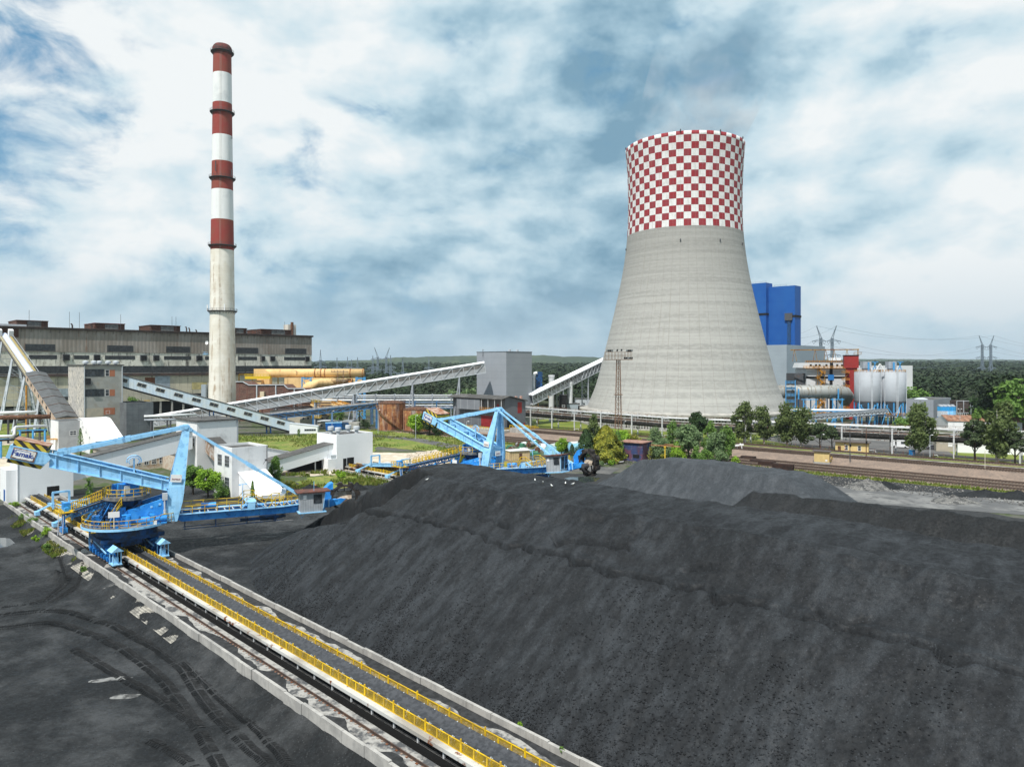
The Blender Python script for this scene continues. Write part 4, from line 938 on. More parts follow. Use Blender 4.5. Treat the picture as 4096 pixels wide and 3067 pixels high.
# steep conveyor bridge at the left edge
def steep():
    A = W(62, 420, 262); B = W(5, 336, 326); A.z = 7.5; B.z = 40.5; d = B - A; L_ = d.length; x = d.normalized(); y = Vector((-x.y, x.x, 0)).normalized(); z = x.cross(y); M = Matrix((x, y, z)).transposed().to_4x4()
    if z.z < 0: z = -z
    e = thing('conveyor_bridge', 'steep conveyor bridge with a dark pent roof and pale blue covers on white trestles', 'conveyor bridge', tuple(A))
    c = L_ * .42; w = MB(M); w.box(-6, c, -3.3, 3.3, 0, 3.4); w.build('wall', mat('peeling cream wall', (.52, .43, .34), .85, c2=(.42, .30, .22), ns=.5, streak=(RUST, 1, .5, .7, .6)), e)
    w = MB(M); w.prism([(-6, -3.7, 3.4), (-6, 3.7, 3.4), (-6, 0, 4.3)], (c + 6.3, 0, 0)); w.build('roof', mat('slate felt', (.105, .11, .115), .9, c2=(.085, .09, .09), ns=.6), e)
    w = MB(M)
    for i in range(6): xx = -5 + (c + 5) * (i + .4) / 6; w.bar((xx, -3.75, 3.5), (xx, 0, 4.4), .14, .12); w.bar((xx, 3.75, 3.5), (xx, 0, 4.4), .14, .12)
    w.build('roof_seam', m_rust, e)
    for i in range(7):
        xx = c * (i + .4) / 7
        for s in (-1, 1):
            f = MB(M); f.box(xx - .8, xx + .8, s * 3.3 - .06, s * 3.3 + .06, 1.2, 2.4); f.build('window', m_glass, e)
    w = MB(M); w.box(c, L_, -2.6, 2.6, -.4, .5); w.build('deck', m_dsteel, e)
    w = MB(M); n = 12; w.v = []; 
    for xx in (c, L_ + 1):
        for k in range(n + 1): a = math.pi * k / n; w.add([(xx, math.cos(a) * 1.05, .6 + math.sin(a) * 1.15)], [])
    for k in range(n): w.f.append((k, k + 1, n + 1 + k + 1, n + 1 + k)); w.m.append(0)
    w.build('belt_cover', mat('pale blue cover', (.62, .68, .82), .4, c2=(.55, .6, .74), ns=.4), e, smooth=True)
    for s in (-1, 1):
        w = MB(M); w.box(c, L_, s * 2.0 - .5, s * 2.0 + .5, .5, .6); w.build('walkway', mat('dusty ochre grating', (.36, .28, .10), .8, c2=(.25, .2, .09), ns=2), e)
        w = MB(M); w.bar((c, s * 2.6, 1.6), (L_, s * 2.6, 1.6), .1)
        for xx in np.arange(c, L_, 1.8): w.bar((xx, s * 2.6, .4), (xx, s * 2.6, 1.6), .1)
        w.build('railing', m_lsteel, e)
        w = MB(M)
        for xx in np.arange(c, L_, 1.5): w.box(xx, xx + .6, s * 1.25 - .14, s * 1.25 + .14, .5, .85)
        w.build('idler_row', m_frame, e)
    for s in (-1, 1):
        w = MB(M); w.box(L_ - .5, L_ + 2, s * 2.2 - .9, s * 2.2 + .9, .6, 3.4); w.build('motor_house', m_frame, e)
    def tres(f, spread, wd):
        p = A + d * f - A; b = MB(); dx = Vector((x.x, x.y, 0)).normalized()
        for s in (-1, 1):
            for q in (-1, 1):
                b.bar(p + y * s * wd * .3 + dx * q * .6, Vector((p.x, p.y, -A.z)) + y * s * wd + dx * q * spread, .48)
        zs = np.linspace(-A.z, p.z, 6)
        for i in range(5):
            for s in (-1, 1):
                def at(z, q): t = (z + A.z) / (p.z + A.z); return Vector((p.x, p.y, z)) + y * s * wd * (1 - .7 * t) + dx * q * (spread + (.6 - spread) * t)
                b.bar(at(zs[i], -1), at(zs[i + 1], 1), .22); b.bar(at(zs[i], 1), at(zs[i + 1], -1), .22); b.bar(at(zs[i + 1], -1), at(zs[i + 1], 1), .2)
            def at2(z, s): t = (z + A.z) / (p.z + A.z); return Vector((p.x, p.y, z)) + y * s * wd * (1 - .7 * t)
            b.bar(at2(zs[i], -1), at2(zs[i + 1], 1), .2); b.bar(at2(zs[i + 1], -1), at2(zs[i + 1], 1), .2)
        b.build('trestle', mat('pale grey lattice', (.48, .52, .57), .6, c2=(.4, .43, .46), ns=.5), e)
    tres(.93, 2.4, 8); tres(.72, 2.4, 7); tres(.5, 2.2, 6); tres(.3, 1.2, 2.8)
    b = MB(); p = A + d * .34 - A + y * 4.5
    b.bar((p.x, p.y, -A.z), (p.x, p.y, p.z + 1), .5); b.build('brace_post', m_orange, e)
steep()
# old concrete block
P0 = W(83.9, 432, 255)
m_old = mat('grey weathered render', (.34, .34, .315), .9, c2=(.29, .29, .27), ns=.4, c3=(.30, .28, .24), ns3=.35, lo3=.5, hi3=.65, streak=((.4, .38, .33), .9, .6, .75, .5))
m_old2 = mat('patchy concrete', (.42, .40, .37), .9, c2=(.54, .50, .44), ns=.3, lo=.45, hi=.65, c3=(.23, .225, .21), ns3=.8)
m_brick = mat('orange brick', (.40, .145, .07), .9, c2=(.32, .11, .06), ns=4, grid=(AV, .5, .25, .03, (.42, .32, .25), .5))
e = bld('concrete_block', 'grey weathered concrete block with brick filled window strips beside the old blue gallery', 'building', (P0.x, P0.y), 12.8, 21, 27.6, m_old, m_roofdark, .3)
w = MB(); w.box(-.06, -.001, -.04, 21, 0, 27.5); w.build('side_wall', m_old2, e)
w = MB(); w.box(-.4, 13.2, -.4, 21.4, 27.6, 27.95); w.build('roof_edge', m_roofdark, e)
for z in (23.6, 16.4):
    window(e, 'R', .3, z, 6.2, 2.7, m_dsteel, 6, 2); patch(e, 'brick_infill', 'R', 8.3, 10.1, z, z + 2.4, m_brick); window(e, 'R', 6.9, z + .05, 1.3, 2.4, None, 1, 2)
patch(e, 'render_patch', 'R', .2, 6.3, 8.8, 12.2, mat('cream render', (.42, .37, .29), .9, c2=(.36, .33, .27), ns=.5)); patch(e, 'brick_infill', 'R', 6.4, 10.1, 9.6, 12.1, m_brick, .05); window(e, 'R', 7.1, 9.9, 1.3, 1.2, None, 1, 1)
patch(e, 'brick_infill', 'R', 7.3, 10.1, 3.6, 6.4, m_brick, .05)
w = MB(); w.box(.4, 2.0, -1.0, -.02, 21.0, 23.0); w.build('vent_box', m_black, e); w = MB(); w.box(.3, 2.4, -1.2, 0, 20.6, 20.8); w.rail([(.3, -1.2, 20.8), (2.4, -1.2, 20.8)], h=.9); w.build('bracket', m_dsteel, e)
w = MB(); w.box(-.14, -.05, 9.0, 13, 4.2, 9.6); w.build('louvre', m_black, e)
w = MB(); w.tube((12.5, -.2, 0), (12.5, -.2, 27.5), .16, n=8); w.tube((.15, -.15, 0), (.15, -.15, 27.5), .14, n=8); w.build('downpipe', m_lsteel, e)
for x, y in ((2, 6), (4, 3), (6.5, 6), (10, 8), (11.5, 4)):
    w = MB(); w.lathe((x, y, 27.4), [(.5, 0), (.5, .9), (1.0, 1.0), (1.0, 1.7), (.3, 2.0)], 14, cap=True); w.build('roof_vent', m_lsteel, e)
P0 = W(125, 432, 258)
e = bld('annex', 'dark grey panelled annex right of the concrete block', 'building', (P0.x + .5, P0.y), 9.2, 14, 14.0, mat('dark grey panels', (.14, .155, .165), .7, c2=(.11, .12, .13), ns=.3, grid=(AV, 1.9, 1.9, .08, (.07, .075, .08), .7)), m_roofdark)
# grey house with white arched gallery roof
P0 = W(58.5, 450, 226)
e = bld('grey_house', 'small grey rendered house with one window left of the white pent roof', 'building', (P0.x, P0.y), 7.6, 10, 9.9, mat('grey render', (.36, .37, .38), .9, c2=(.30, .31, .32), ns=.4), m_roofdark, .4)
w = MB(); w.box(-.05, -.001, -.03, 10, 0, 9.8); w.build('side_wall', m_plaster, e)
window(e, 'R', 3.1, 5.2, 1.9, 1.5); window(e, 'L', 1.2, 5.6, .8, 2.6, None, 1, 2); window(e, 'L', 3.2, 5.8, .8, 2.2, None, 1, 2); window(e, 'L', 6.0, 2.0, 3.0, 1.6, m_dsteel, 3, 1)
w = MB(); w.box(-2.4, 0, .5, 3.5, 4.1, 4.3); w.rail([(-2.4, .5, 4.3), (-2.4, 3.5, 4.3)], t=.1); w.build('balcony', m_orange, e)
P0 = UV(-205, 73)
e = thing('conveyor_gallery', 'bright white curved gallery roof sloping down beside the grey house', 'conveyor gallery', (W(82.6, 440, 228).x, 228, 0), A45)
w = MB(); w.prism([(0, 5, 10.3), (0, 0, 10.2), (0, -14.5, 4.4), (0, -14.5, 0), (0, 5, 0)], (7.8, 0, 0)); w.build('wall', m_plaster, e)
w = MB()
pr = [(5, 10.5), (1.5, 10.5), (-.5, 10.2), (-5, 8.4), (-10, 6.4), (-14.8, 4.5)]
w.v = [(x, y, z) for x in (-.25, 8.05) for y, z in pr]; k = len(pr); w.f = [(i, i + 1, k + i + 1, k + i) for i in range(k - 1)]; w.m = [0] * (k - 1); w.build('roof', mat('bright white membrane', (.84, .84, .84), .6), e)
for y, z in ((-1, 7.4), (-4.5, 6.0), (-8.5, 4.6)): window(e, 'L', y, z, .9, 1.0, None, 1, 1)
# workshop with flat roofs
e = thing('workshop', 'low workshop with patched flat roofs between the white boxes', 'building', UV(-203, 60), A45)
m_peel = mat('peeling cream render', (.52, .46, .38), .9, c2=(.42, .30, .22), ns=1.2, lo=.45, hi=.62)
w = MB(); w.box(0, 9, 0, 12, 0, 4.2); w.box(9.05, 30, -14, 16, 0, 4.0); w.box(-2, 9, 12.1, 25, 0, 4.4); w.build('wall', m_peel, e)
w = MB(); w.box(-.4, 9.0, -.4, 12.05, 4.2, 4.4); w.box(9.04, 20, -14.4, 16, 4.0, 4.2); w.build('roof', m_roofdark, e)
w = MB(); w.box(20.02, 30.4, -14.4, 2, 4.0, 4.22); w.build('roof', m_roofbrown, e)
w = MB(); w.box(20.02, 30.4, 2.03, 16.4, 4.0, 4.21); w.box(-2.4, 9.0, 12.1, 25.4, 4.4, 4.62); w.build('roof', mat('grey bitumen roof', (.13, .125, .12), .9, c2=(.08, .08, .078), ns=.4), e)
for a in np.arange(1, 12, 2.2): window(e, 'L', a, 1.2, 1.3, 1.9, None, 2, 2)
for a in np.arange(.6, 8.5, 1.9): window(e, 'R', a, 1.2, 1.2, 1.9, None, 2, 2)
for x, y, h in ((6, 9, .9), (15, -4, .6), (24, 8, .5), (26, -6, 1.1)): boxpart(e, 'roof_vent', m_brick if h > .8 else m_lsteel, x, x + .6, y, y + .6, 4.1, 4.3 + h)
# white box house of the foreground belt
e = bld('belt_house', 'big plain white box building where the foreground belt begins', 'building', UV(-172.7, 31.0), 9.8, 7.4, 8.9, m_white, m_roofdark, .3)
patch(e, 'belt_opening', 'R', 5.0, 7.2, .6, 2.6, m_black)
w = MB(); w.box(-1.8, 0, 1.2, 7.4, 0, 6.6); w.build('lean_to', m_white, e)
w = MB(); w.box(-1.86, -1.8, 2.2, 3.5, 0, 2.5); w.build('door', mat('blue door', (.01, .09, .32), .5), e)
w = MB(); w.tube((-.06, -.06, 0), (-.06, -.06, 8.8), .06); w.build('downpipe', m_steel, e)
# inclined white galleries around it
def wedge(name, label, A, B, hw, ha, hb, roof, axis, wall=None, base=False):
    A, B = Vector(A), Vector(B); y = Vector((axis[0], axis[1], 0)); e = thing(name, label, 'conveyor gallery', tuple(A)); z = Vector((0, 0, 1)); o = A
    b = MB(); q = [A - y * hw - o, B - y * hw - o, B - y * hw + z * hb - o, A - y * hw + z * ha - o]
    if base: q[0].z = -A.z; q[1].z = -A.z
    b.prism(q, y * 2 * hw); b.build('wall', wall or m_white, e)
    r = MB(); t = .14; q = [A - y * (hw + .25) + z * (ha + .01) - o, B - y * (hw + .25) + z * (hb + .01) - o, B - y * (hw + .25) + z * (hb + t) - o, A - y * (hw + .25) + z * (ha + t) - o]
    r.prism(q, y * (2 * hw + .5)); r.build('roof', roof, e); return e
U_ = (S2, -S2); V_ = (S2, S2)
wedge('conveyor_gallery', 'white dark roofed gallery rising from the big white box to the middle white tower', UV(-178, 40.9, 2.6), UV(-178, 66.8, 7.6), 1.9, 4.3, 4.2, m_roofdark, U_)
w = MB(); 
e = bld('white_tower', 'tall rendered white tower with a dark flat roof in the middle of the white buildings', 'building', UV(-175.4, 67.6), 10.2, 13.5, 14.1, m_plaster, m_roofdark, .15)
w = MB(); w.box(-.35, 10.5, -.35, 13.8, 14.1, 14.4); w.build('roof_edge', m_roofdark, e)
window(e, 'L', 1.5, 8.0, 1.3, 2.2, None, 1, 2); window(e, 'L', 4.6, 8.4, 1.2, 2.2, None, 1, 2)
w = MB(); w.tube((9.9, -.12, 0), (9.9, -.12, 14), .1); w.build('downpipe', m_steel, e)
for x, y in ((3, 5), (4, 9), (7, 7), (6, 3)):
    w = MB(); w.tube((x, y, 14), (x, y, 15.3), .06); w.build('roof_antenna', m_dsteel, e)
wedge('conveyor_gallery', 'rusty sided dark roofed gallery running down from the white tower to the windowed house', UV(-175.2, 71.2, 6.6), UV(-156.5, 71.2, .6), 1.7, 3.4, 3.2, m_roofdark, (S2, S2), mat('rusty white sheet', (.5, .47, .43), .8, c2=(.3, .2, .14), ns=.8, rib=(AU, 2.0, .02, .3)))
e = bld('windowed_house', 'two storey white rendered house with gridded windows behind the near machine boom', 'building', UV(-147.4, 64.0), 7.9, 9.0, 10.4, m_plaster, m_roofdark, .5)
for z in (6.2, 1.6):
    for a in (1.3, 5.0): window(e, 'L', a, z, 2.2, 2.4, m_steel, 3, 3)
w = MB(); w.tube((7.7, -.1, 3), (7.7, -.1, 10.3), .07); w.bar((6.9, -.1, 6.4), (6.9, -1.2, 7.3), .06); w.build('downpipe', m_dsteel, e)
w = MB(); w.box(6.7, 7.1, -1.6, -1.1, 7.2, 7.6); w.build('lamp', m_dsteel, e)
wedge('conveyor_gallery', 'short bright white chute gallery sloping from the windowed house to the coal ground', UV(-147.35, 68.4, -.2), UV(-138.2, 68.4, -.6), 2.9, 5.3, 1.7, mat('bright white membrane', (.84, .84, .84), .6), V_)
wedge('conveyor_gallery', 'low white gallery running down from the white tower towards the transfer house', UV(-180, 78, .2), UV(-178, 97, -1.5), 1.8, 8.0, 4.9, m_white, U_, base=True)
# transfer house of the second belt
e = bld('transfer_house', 'white box house with four round roof vents where the far belt begins', 'building', UV(-165.2, 99.8), 11.2, 10.2, 9.4, m_white, m_roofdark, .35)
patch(e, 'doorway', 'R', 1.9, 2.9, 0, 3.0, m_black); patch(e, 'belt_opening', 'R', 3.1, 5.2, 1.2, 3.1, m_black)
for x, y in ((3, 8), (8.5, 8), (2.6, 3.6), (8.2, 3.4)):
    w = MB(); w.lathe((x, y, 9.0), [(.5, 0), (.5, 1.0), (.85, 1.05), (.85, 1.9), (.75, 2.0)], 18, cap=True); w.build('roof_vent', m_lsteel, e)
w = MB(); w.box(-2.6, 0, -.02, 2.6, 0, 3.2); w.build('porch', m_white, e)
w = MB(); w.box(-1.6, 0, .2, 1.8, 3.2, 4.2); w.build('porch_roof', m_lsteel, e)
wedge('conveyor_gallery', 'white gallery with a dark roof climbing from the trees to the transfer house', UV(-169.4, 77, -.4), UV(-169.4, 99.8, 3.6), 2.3, 3.3, 3.3, m_roofdark, U_)
e = thing('hopper_house', 'dark open hopper house under the white climbing gallery', 'building', UV(-171, 90), A45)
w = MB(); w.box(0, 8.5, -.4, 3.5, 0, 2.6); w.build('wall', m_black, e); w = MB(); w.bar((5.5, -2.2, 0), (5.5, -2.2, 4), .3); w.bar((4.7, -2.2, 2.6), (6.6, -2.2, 2.6), .2); w.build('post', m_lsteel, e)
w = MB(); w.rail([(9.2, -2.4, 0), (9.4, -.4, 1.6)], t=.1); w.build('railing', m_yellow, e)

# ------------------------------------------------------------------ grey hall with red doors
P0 = W(505, 430, 292)
e = thing('workshop_hall', 'dark grey hall with red doors and a balcony in front of the grey transfer tower', 'building', (P0.x, P0.y, 0), A45)
m_hw = mat('grey hall cladding', (.14, .15, .165), .65, c2=(.115, .125, .14), ns=.1, grid=(AU, 4.5, 60, .18, (.3, .31, .32), .8))
w = MB(); w.prism([(0, 0, 0), (12.2, 0, 0), (12.2, 0, 12.4), (2.2, 0, 14.6), (0, 0, 14.2)], (0, 33, 0)); w.build('wall', m_hw, e)
w = MB(); w.prism([(-2.6, -.8, 13.6), (2.2, -.8, 14.75), (12.9, -.8, 12.5), (12.9, -.8, 12.8), (2.2, -.8, 15.05), (-2.6, -.8, 13.9)], (0, 34.4, 0)); w.build('roof', m_roofdark, e)
w = MB(); w.box(-2.2, 0, 13, 28, 8.8, 13.2); w.build('bay', mat('lighter grey bay', (.20, .215, .235), .65, c2=(.18, .19, .21), ns=.2, grid=(AU, 4.5, 60, .2, (.36, .37, .38), .8)), e)
w = MB(); w.box(-2.2, 0, -.4, 13, 8.7, 8.9); w.rail([(-2.2, 13, 8.9), (-2.2, -.4, 8.9)], t=.11, gap=1.2); w.build('balcony', m_orange, e)
patch(e, 'sliding_door', 'L', 6.5, 14.5, 1.2, 6.4, mat('red door', (.26, .02, .025), .6, c2=(.2, .018, .02), ns=.4)); patch(e, 'door', 'L', 3.6, 4.8, 8.9, 11.6, m_red); patch(e, 'wall_panel', 'R', 7.4, 9.9, 7.6, 12.2, m_red); patch(e, 'gateway', 'R', 1.2, 6.6, 1.2, 5.8, m_black); patch(e, 'door', 'R', 10.9, 11.8, 1.2, 3.4, m_red)
for y in (0, 4, 8, 12): w = MB(); w.bar((-2.1, y, 8.9), (-2.1, y, 13.6), .2); w.build('post', m_wpost, e)
for x in (8.5, 11.5): boxpart(e, 'roof_vent', mat('pale red vent', (.5, .3, .24), .7), x, x + .8, 2, 2.8, 12.6, 14.6)
e = thing('loading_dock', 'concrete loading dock with yellow railings before the grey hall', 'dock', (P0.x - 3, P0.y - 5, 0), A45)
w = MB(); w.box(-5, 1.5, -8, 24, 0, 1.9); w.box(1.55, 17, -7, 1.5, 0, 1.2); w.box(-1, 3, -15, -8.1, 0, 3.0); w.build('wall', m_concrete, e)
w = MB(); w.rail([(-5, 14, 1.9), (-5, -8, 1.9), (-1, -8, 1.9)], t=.12); w.rail([(3, -8, 3.0), (3, -15, 3.0), (-1, -15, 3), (-1, -8, 3)], t=.12); w.rail([(1.5, -7, 1.2), (17, -7, 1.2), (17, 1.5, 1.2)], t=.13, gap=1.2); w.rail([(4, -4, 1.2), (15, -4, 1.2)], t=.13, gap=1.2); w.build('railing', m_yellow, e)

# ------------------------------------------------------------------ rusty tanks
m_tank = mat('rusty tank steel', (.38, .37, .36), .8, c2=(.30, .12, .05), ns=.22, lo=.42, hi=.52, vs=(1, 1, .12), streak=((.10, .035, .02), .9, .45, .58, .95), c3=(.46, .26, .12), ns3=.9, lo3=.52, grid=(AV, 1000, 1.9, .06, (.12, .07, .05), .5))
for i, (px, d_, r, h, lab) in enumerate(((391.8, 305, 5.8, 11.6, 'taller rust streaked storage tank with a spiral stair'), (417, 299, 5.8, 9.3, 'lower rusty storage tank half hidden by the trees'))):
    x = (px - 512) * d_ / 710; e = thing('storage_tank', lab, 'tank', (x, d_, 0))
    w = MB(); w.lathe((0, 0, 0), [(r, 0), (r, h)], 48); w.build('shell', m_tank, e, smooth=True)
    w = MB(); w.lathe((0, 0, 0), [(r + .1, h - .3), (r + .1, h), (r * .5, h + .7), (.1, h + .95)], 48); w.build('roof', m_rust, e)
    w = MB(); k = 26
    for j in range(k):
        a, a2 = 2 * math.pi * j / k, 2 * math.pi * (j + 1) / k; p, q = Vector((math.cos(a) * r, math.sin(a) * r, h)), Vector((math.cos(a2) * r, math.sin(a2) * r, h))
        w.bar(p, p + Vector((0, 0, 1.1)), .08); w.bar(p + Vector((0, 0, 1.1)), q + Vector((0, 0, 1.1)), .08); w.bar(p + Vector((0, 0, .6)), q + Vector((0, 0, .6)), .07)
    w.build('railing', m_rust, e)
    if i == 0:
        w = MB()
        for j in range(40):
            t = j / 40; a = R(190 + 125 * t); z = h - 1.0 - (h - 1.5) * t; d2 = Vector((math.cos(a), math.sin(a), 0)); w.box(0, 0, 0, 0, 0, 0) if False else None
            w.bar(d2 * r + Vector((0, 0, z)), d2 * (r + .8) + Vector((0, 0, z)), .5, .09)
            if j % 3 == 0: w.bar(d2 * (r + .8) + Vector((0, 0, z)), d2 * (r + .8) + Vector((0, 0, z + 1)), .07)
        for j in range(39):
            for rr2, dz in ((r + .8, 1.0), (r + .8, .5), (r + .8, -.1)):
                f = lambda t: Vector((math.cos(R(190 + 125 * t)) * rr2, math.sin(R(190 + 125 * t)) * rr2, h - 1 - (h - 1.5) * t + dz)); w.bar(f(j / 40), f((j + 1) / 40), .08)
        w.build('spiral_stair', mat('ochre rust', (.3, .19, .1), .85, c2=RUST, ns=1.5), e)
# ------------------------------------------------------------------ flue gas plant right of the tower
def zz(py, d): return 28 - (py - 364) * d / 710
def fgd():
    d = 378; x0, x1 = (806.4 - 512) * d / 710, (848.5 - 512) * d / 710
    e = thing('absorber_house', 'white plant house with black cross bands and an ochre fire stair', 'building', (x0, d, 0), R(-6))
    w_ = x1 - x0; m_wp = mat('white plant cladding', (.58, .59, .60), .6, c2=(.52, .53, .54), ns=.1, streak=((.3, .22, .15), .8, .6, .72, .5), grid=((1, 0, 0), 1000, 2.2, .05, (.55, .56, .57), .5))
    w = MB(); w.box(0, w_, 0, 20, 0, 26.2); w.prism([(-1.8, -.6, 26.2), (w_, -.6, 26.2), (w_, -.6, 28.9), (-.8, -.6, 28.9)], (0, 20, 0)); w.build('wall', m_wp, e)
    w = MB(); w.box(-.2, w_, -.05, .02, 20.5, 21.7); w.box(11.8, 13.4, -.06, .03, 0, 20.49); w.box(11.8, 13.4, -.06, .03, 21.71, 26.1); w.box(11.8, 13.4, -.66, -.5, 26.2, 28.9); w.build('band', m_black, e)
    boxpart(e, 'emblem_plate', mat('blue plate', (.02, .16, .45), .5), 11.0, 14.0, -.3, -.07, 19.7, 22.6)
    w = MB(); w.box(-5.5, -.02, 2, 18, 0, 23.2); w.build('side_bay', m_dsteel, e)
    w = MB(); w.box(-2.2, w_, -2.2, -.61, 25.9, 26.15); w.rail([(-2.2, -2.2, 26.15), (w_, -2.2, 26.15)], t=.14, gap=1.5); w.rail([(-.8, -.6, 28.9), (w_, -.6, 28.9)], t=.14, gap=1.2); w.build('railing', m_orange, e)
    for a in (1.5, 4.2, 6.0, 9.5, 12.4, 15, 17.5, 20): w = MB(); w.box(a, a + 1.1, -.7, -.58, 27.0, 28.1); w.build('window', m_black, e)
    for a in (3.0, 8.2, 18.8): w = MB(); w.box(a, a + .9, -1.2, -.7, 27.2, 28.3); w.build('fan_unit', m_lsteel, e)
    w = MB(); w.box(1, w_ - 1, 2, 4, 29, 30.2); w.build('roof_duct', m_dsteel, e)
    w = MB(); w.box(14, 19, 4, 8, 30.2, 31.6); w.build('roof_unit', m_white, e)
    s = MB()
    for k in range(10):
        z0, z1 = k * 2.6, (k + 1) * 2.6; a, b_ = (5.2, 8.2) if k % 2 == 0 else (8.2, 5.2)
        s.bar((a, -1.6, z0), (b_, -1.6, z1), .9, .16, up=(0, 1, 0)); s.box(b_ - .9, b_ + .9, -2.4, -.1, z1 - .08, z1 + .08); s.rail([(b_ - .9, -2.4, z1), (b_ + .9, -2.4, z1)], t=.12); s.rail([(a, -2.1, z0), (b_, -2.1, z1)], t=.1, mid=False)
    for x in (5.0, 8.6): s.bar((x, -2.4, 0), (x, -2.4, 25), .2)
    s.build('fire_stair', m_orange, e)
    w = MB(); w.box(15.5, w_, -2, 0, 0, 14.2); w.build('grey_bay', m_lgrey, e)
    w = MB(); w.box(w_ + .02, w_ + 33, 4, 24, 0, 27.4); w.build('rear_wall', m_wp, e)
    # red stair tower
    x = (849.5 - 512) * 362 / 710; e = thing('stair_tower', 'red clad stair tower with a wider head between the plant house and the silos', 'stair tower', (x, 362, 0), R(-20))
    w = MB(); w.box(-1.6, 3.6, 0, 5, 0, 27); w.box(-2.6, 4.2, -.6, 5.4, 26.2, 32.4); w.build('wall', m_red, e)
    w = MB(); w.box(-2.8, 4.4, -.8, 5.6, 32.4, 32.8); w.build('roof', m_black, e)
    w = MB()
    for k in range(7):
        z = 2 + k * 3.6; w.box(-3.6, -.2, -1.8, -.05, z, z + .15); w.rail([(-3.6, -.1, z), (-3.6, -1.8, z), (-.2, -1.8, z)], t=.14); w.bar((-3.2 if k % 2 else -.4, -1, z), (-.4 if k % 2 else -3.2, -1, z + 3.6), .5, .12)
    w.build('landing', m_orange, e)
    w = MB(); w.bar((-28, 1, 35.6), (4.5, 1, 35.6), .5); w.bar((4, 1, 32), (4, 1, 36), .4); w.box(2, 5.4, -.5, 2.5, 33, 33.2); w.rail([(2, -.5, 33.2), (5.4, -.5, 33.2)], t=.14)
    for x_ in (-27, -17, -12, -8, -2): w.bar((x_, 1, 29.5), (x_ + .8, 1, 35.5), .22); w.bar((x_ + 2, 1, 29.5), (x_ + 1, 1, 35.5), .22)
    w.build('roof_crane', mat('crane ochre', (.35, .2, .03), .6, c2=RUST, ns=1), e)
    # silos
    m_silo = mat('silo steel', (.42, .445, .48), .6, c2=(.37, .39, .42), ns=.15, grid=(AV, 1000, 2.3, .06, (.40, .43, .47), .5))
    proto = None
    for i, px in enumerate((867.3, 892.4)):
        d = 334; x = (px - 512) * d / 710
        e = thing('silo', ('left of the two pale steel silos, next to the red stair tower' if i == 0 else 'right of the two pale steel silos, next to the trees'), 'silo', (x, d, 0), 0, 'pale steel silos')
        w = MB(); w.lathe((0, 0, 0), [(5.55, 10.8), (5.62, 10.9), (5.62, 24.3), (5.2, 24.7), (.5, 25.2)], 48); w.build('shell', m_silo, e, smooth=True)
        w = MB(); w.lathe((0, 0, 0), [(5.5, 10.7), (1.2, 5.2), (1.0, 4.4)], 32); w.build('cone', m_steel, e, smooth=True)
        w = MB(); w.lathe((0, 0, 0), [(5.9, 10.4), (5.9, 10.9)], 48); w.build('ring_beam', m_dsteel, e)
        for k in range(8):
            a = R(22.5 + 45 * k); w = MB(); w.bar((math.cos(a) * 5.5, math.sin(a) * 5.5, 0), (math.cos(a) * 5.5, math.sin(a) * 5.5, 10.6), .5)
            a2 = R(22.5 + 45 * (k + 1)); w.bar((math.cos(a) * 5.5, math.sin(a) * 5.5, 4.2 if k % 2 else 10.2), (math.cos(a2) * 5.5, math.sin(a2) * 5.5, 10.2 if k % 2 else 4.2), .25); w.build('leg', mat('leg blue', (.05, .26, .54), .5, c2=(.08, .32, .6), ns=1), e)
        for a in (-100, -95, -150, -40):
            w = MB(); q = Vector((math.cos(R(a)) * 5.9, math.sin(R(a)) * 5.9, 0)); w.path([q + Vector((0, 0, 4)), q + Vector((0, 0, 25.4)), q * .95 + Vector((0, 0, 26.3)), q * .75 + Vector((0, 0, 26.4)), q * .7 + Vector((0, 0, 25))], .15, 8); w.build('filling_pipe', m_lsteel, e)
        w = MB(); k = 24
        for j in range(k):
            a, b_ = 2 * math.pi * j / k, 2 * math.pi * (j + 1) / k; p, q = Vector((math.cos(a) * 5.6, math.sin(a) * 5.6, 24.4)), Vector((math.cos(b_) * 5.6, math.sin(b_) * 5.6, 24.4)); w.bar(p, p + Vector((0, 0, 1.1)), .1); w.bar(p + Vector((0, 0, 1.1)), q + Vector((0, 0, 1.1)), .12); w.bar(p + Vector((0, 0, .55)), q + Vector((0, 0, .55)), .1)
        w.build('railing', m_orange, e)
        w = MB(); w.box(-2.6, 1.2, -1.5, 1.6, 26.2, 29.4); w.box(-2, .8, -1, 1.2, 24.9, 26.2); w.build('dust_filter', m_steel, e)
        w = MB(); w.tube((-.6, -2.4, 25), (-.6, -2.4, 29), .42, n=10); w.bar((2.0, -1, 25), (3.6, -1, 29.3), .3); w.bar((3.8, -1, 25), (2.6, -1, 29.3), .3); w.bar((1.8, -1, 29.2), (4.6, -1, 29.2), .3); w.build('hoist_frame', mat('leg blue', (0, 0, 0)), e)
    e = thing('lattice_truss', 'small white triangular truss on the platform between the two silos', 'truss', ((880 - 512) * 330 / 710, 330, 24.4)); w = MB(); w.bar((-2.2, 0, .3), (0, 0, 4.0), .35); w.bar((2.2, 0, .3), (0, 0, 4.0), .35); w.bar((-1.6, 0, 1.4), (1.6, 0, 1.4), .2); w.bar((0, 0, 4), (0, 1.5, 0), .25); w.build('frame', m_frame, e)
    e = thing('silo_platform', 'dark steel platform with ochre railings carrying the two silos', 'platform', ((880 - 512) * 334 / 710, 334, 0)); w = MB(); w.box(-13.5, 13, -7.5, 7, 4.0, 4.5); w.build('deck', m_dsteel, e)
    w = MB(); w.rail([(-13.5, -7.5, 4.5), (13, -7.5, 4.5)], t=.14); w.build('railing', m_orange, e)
    w = MB()
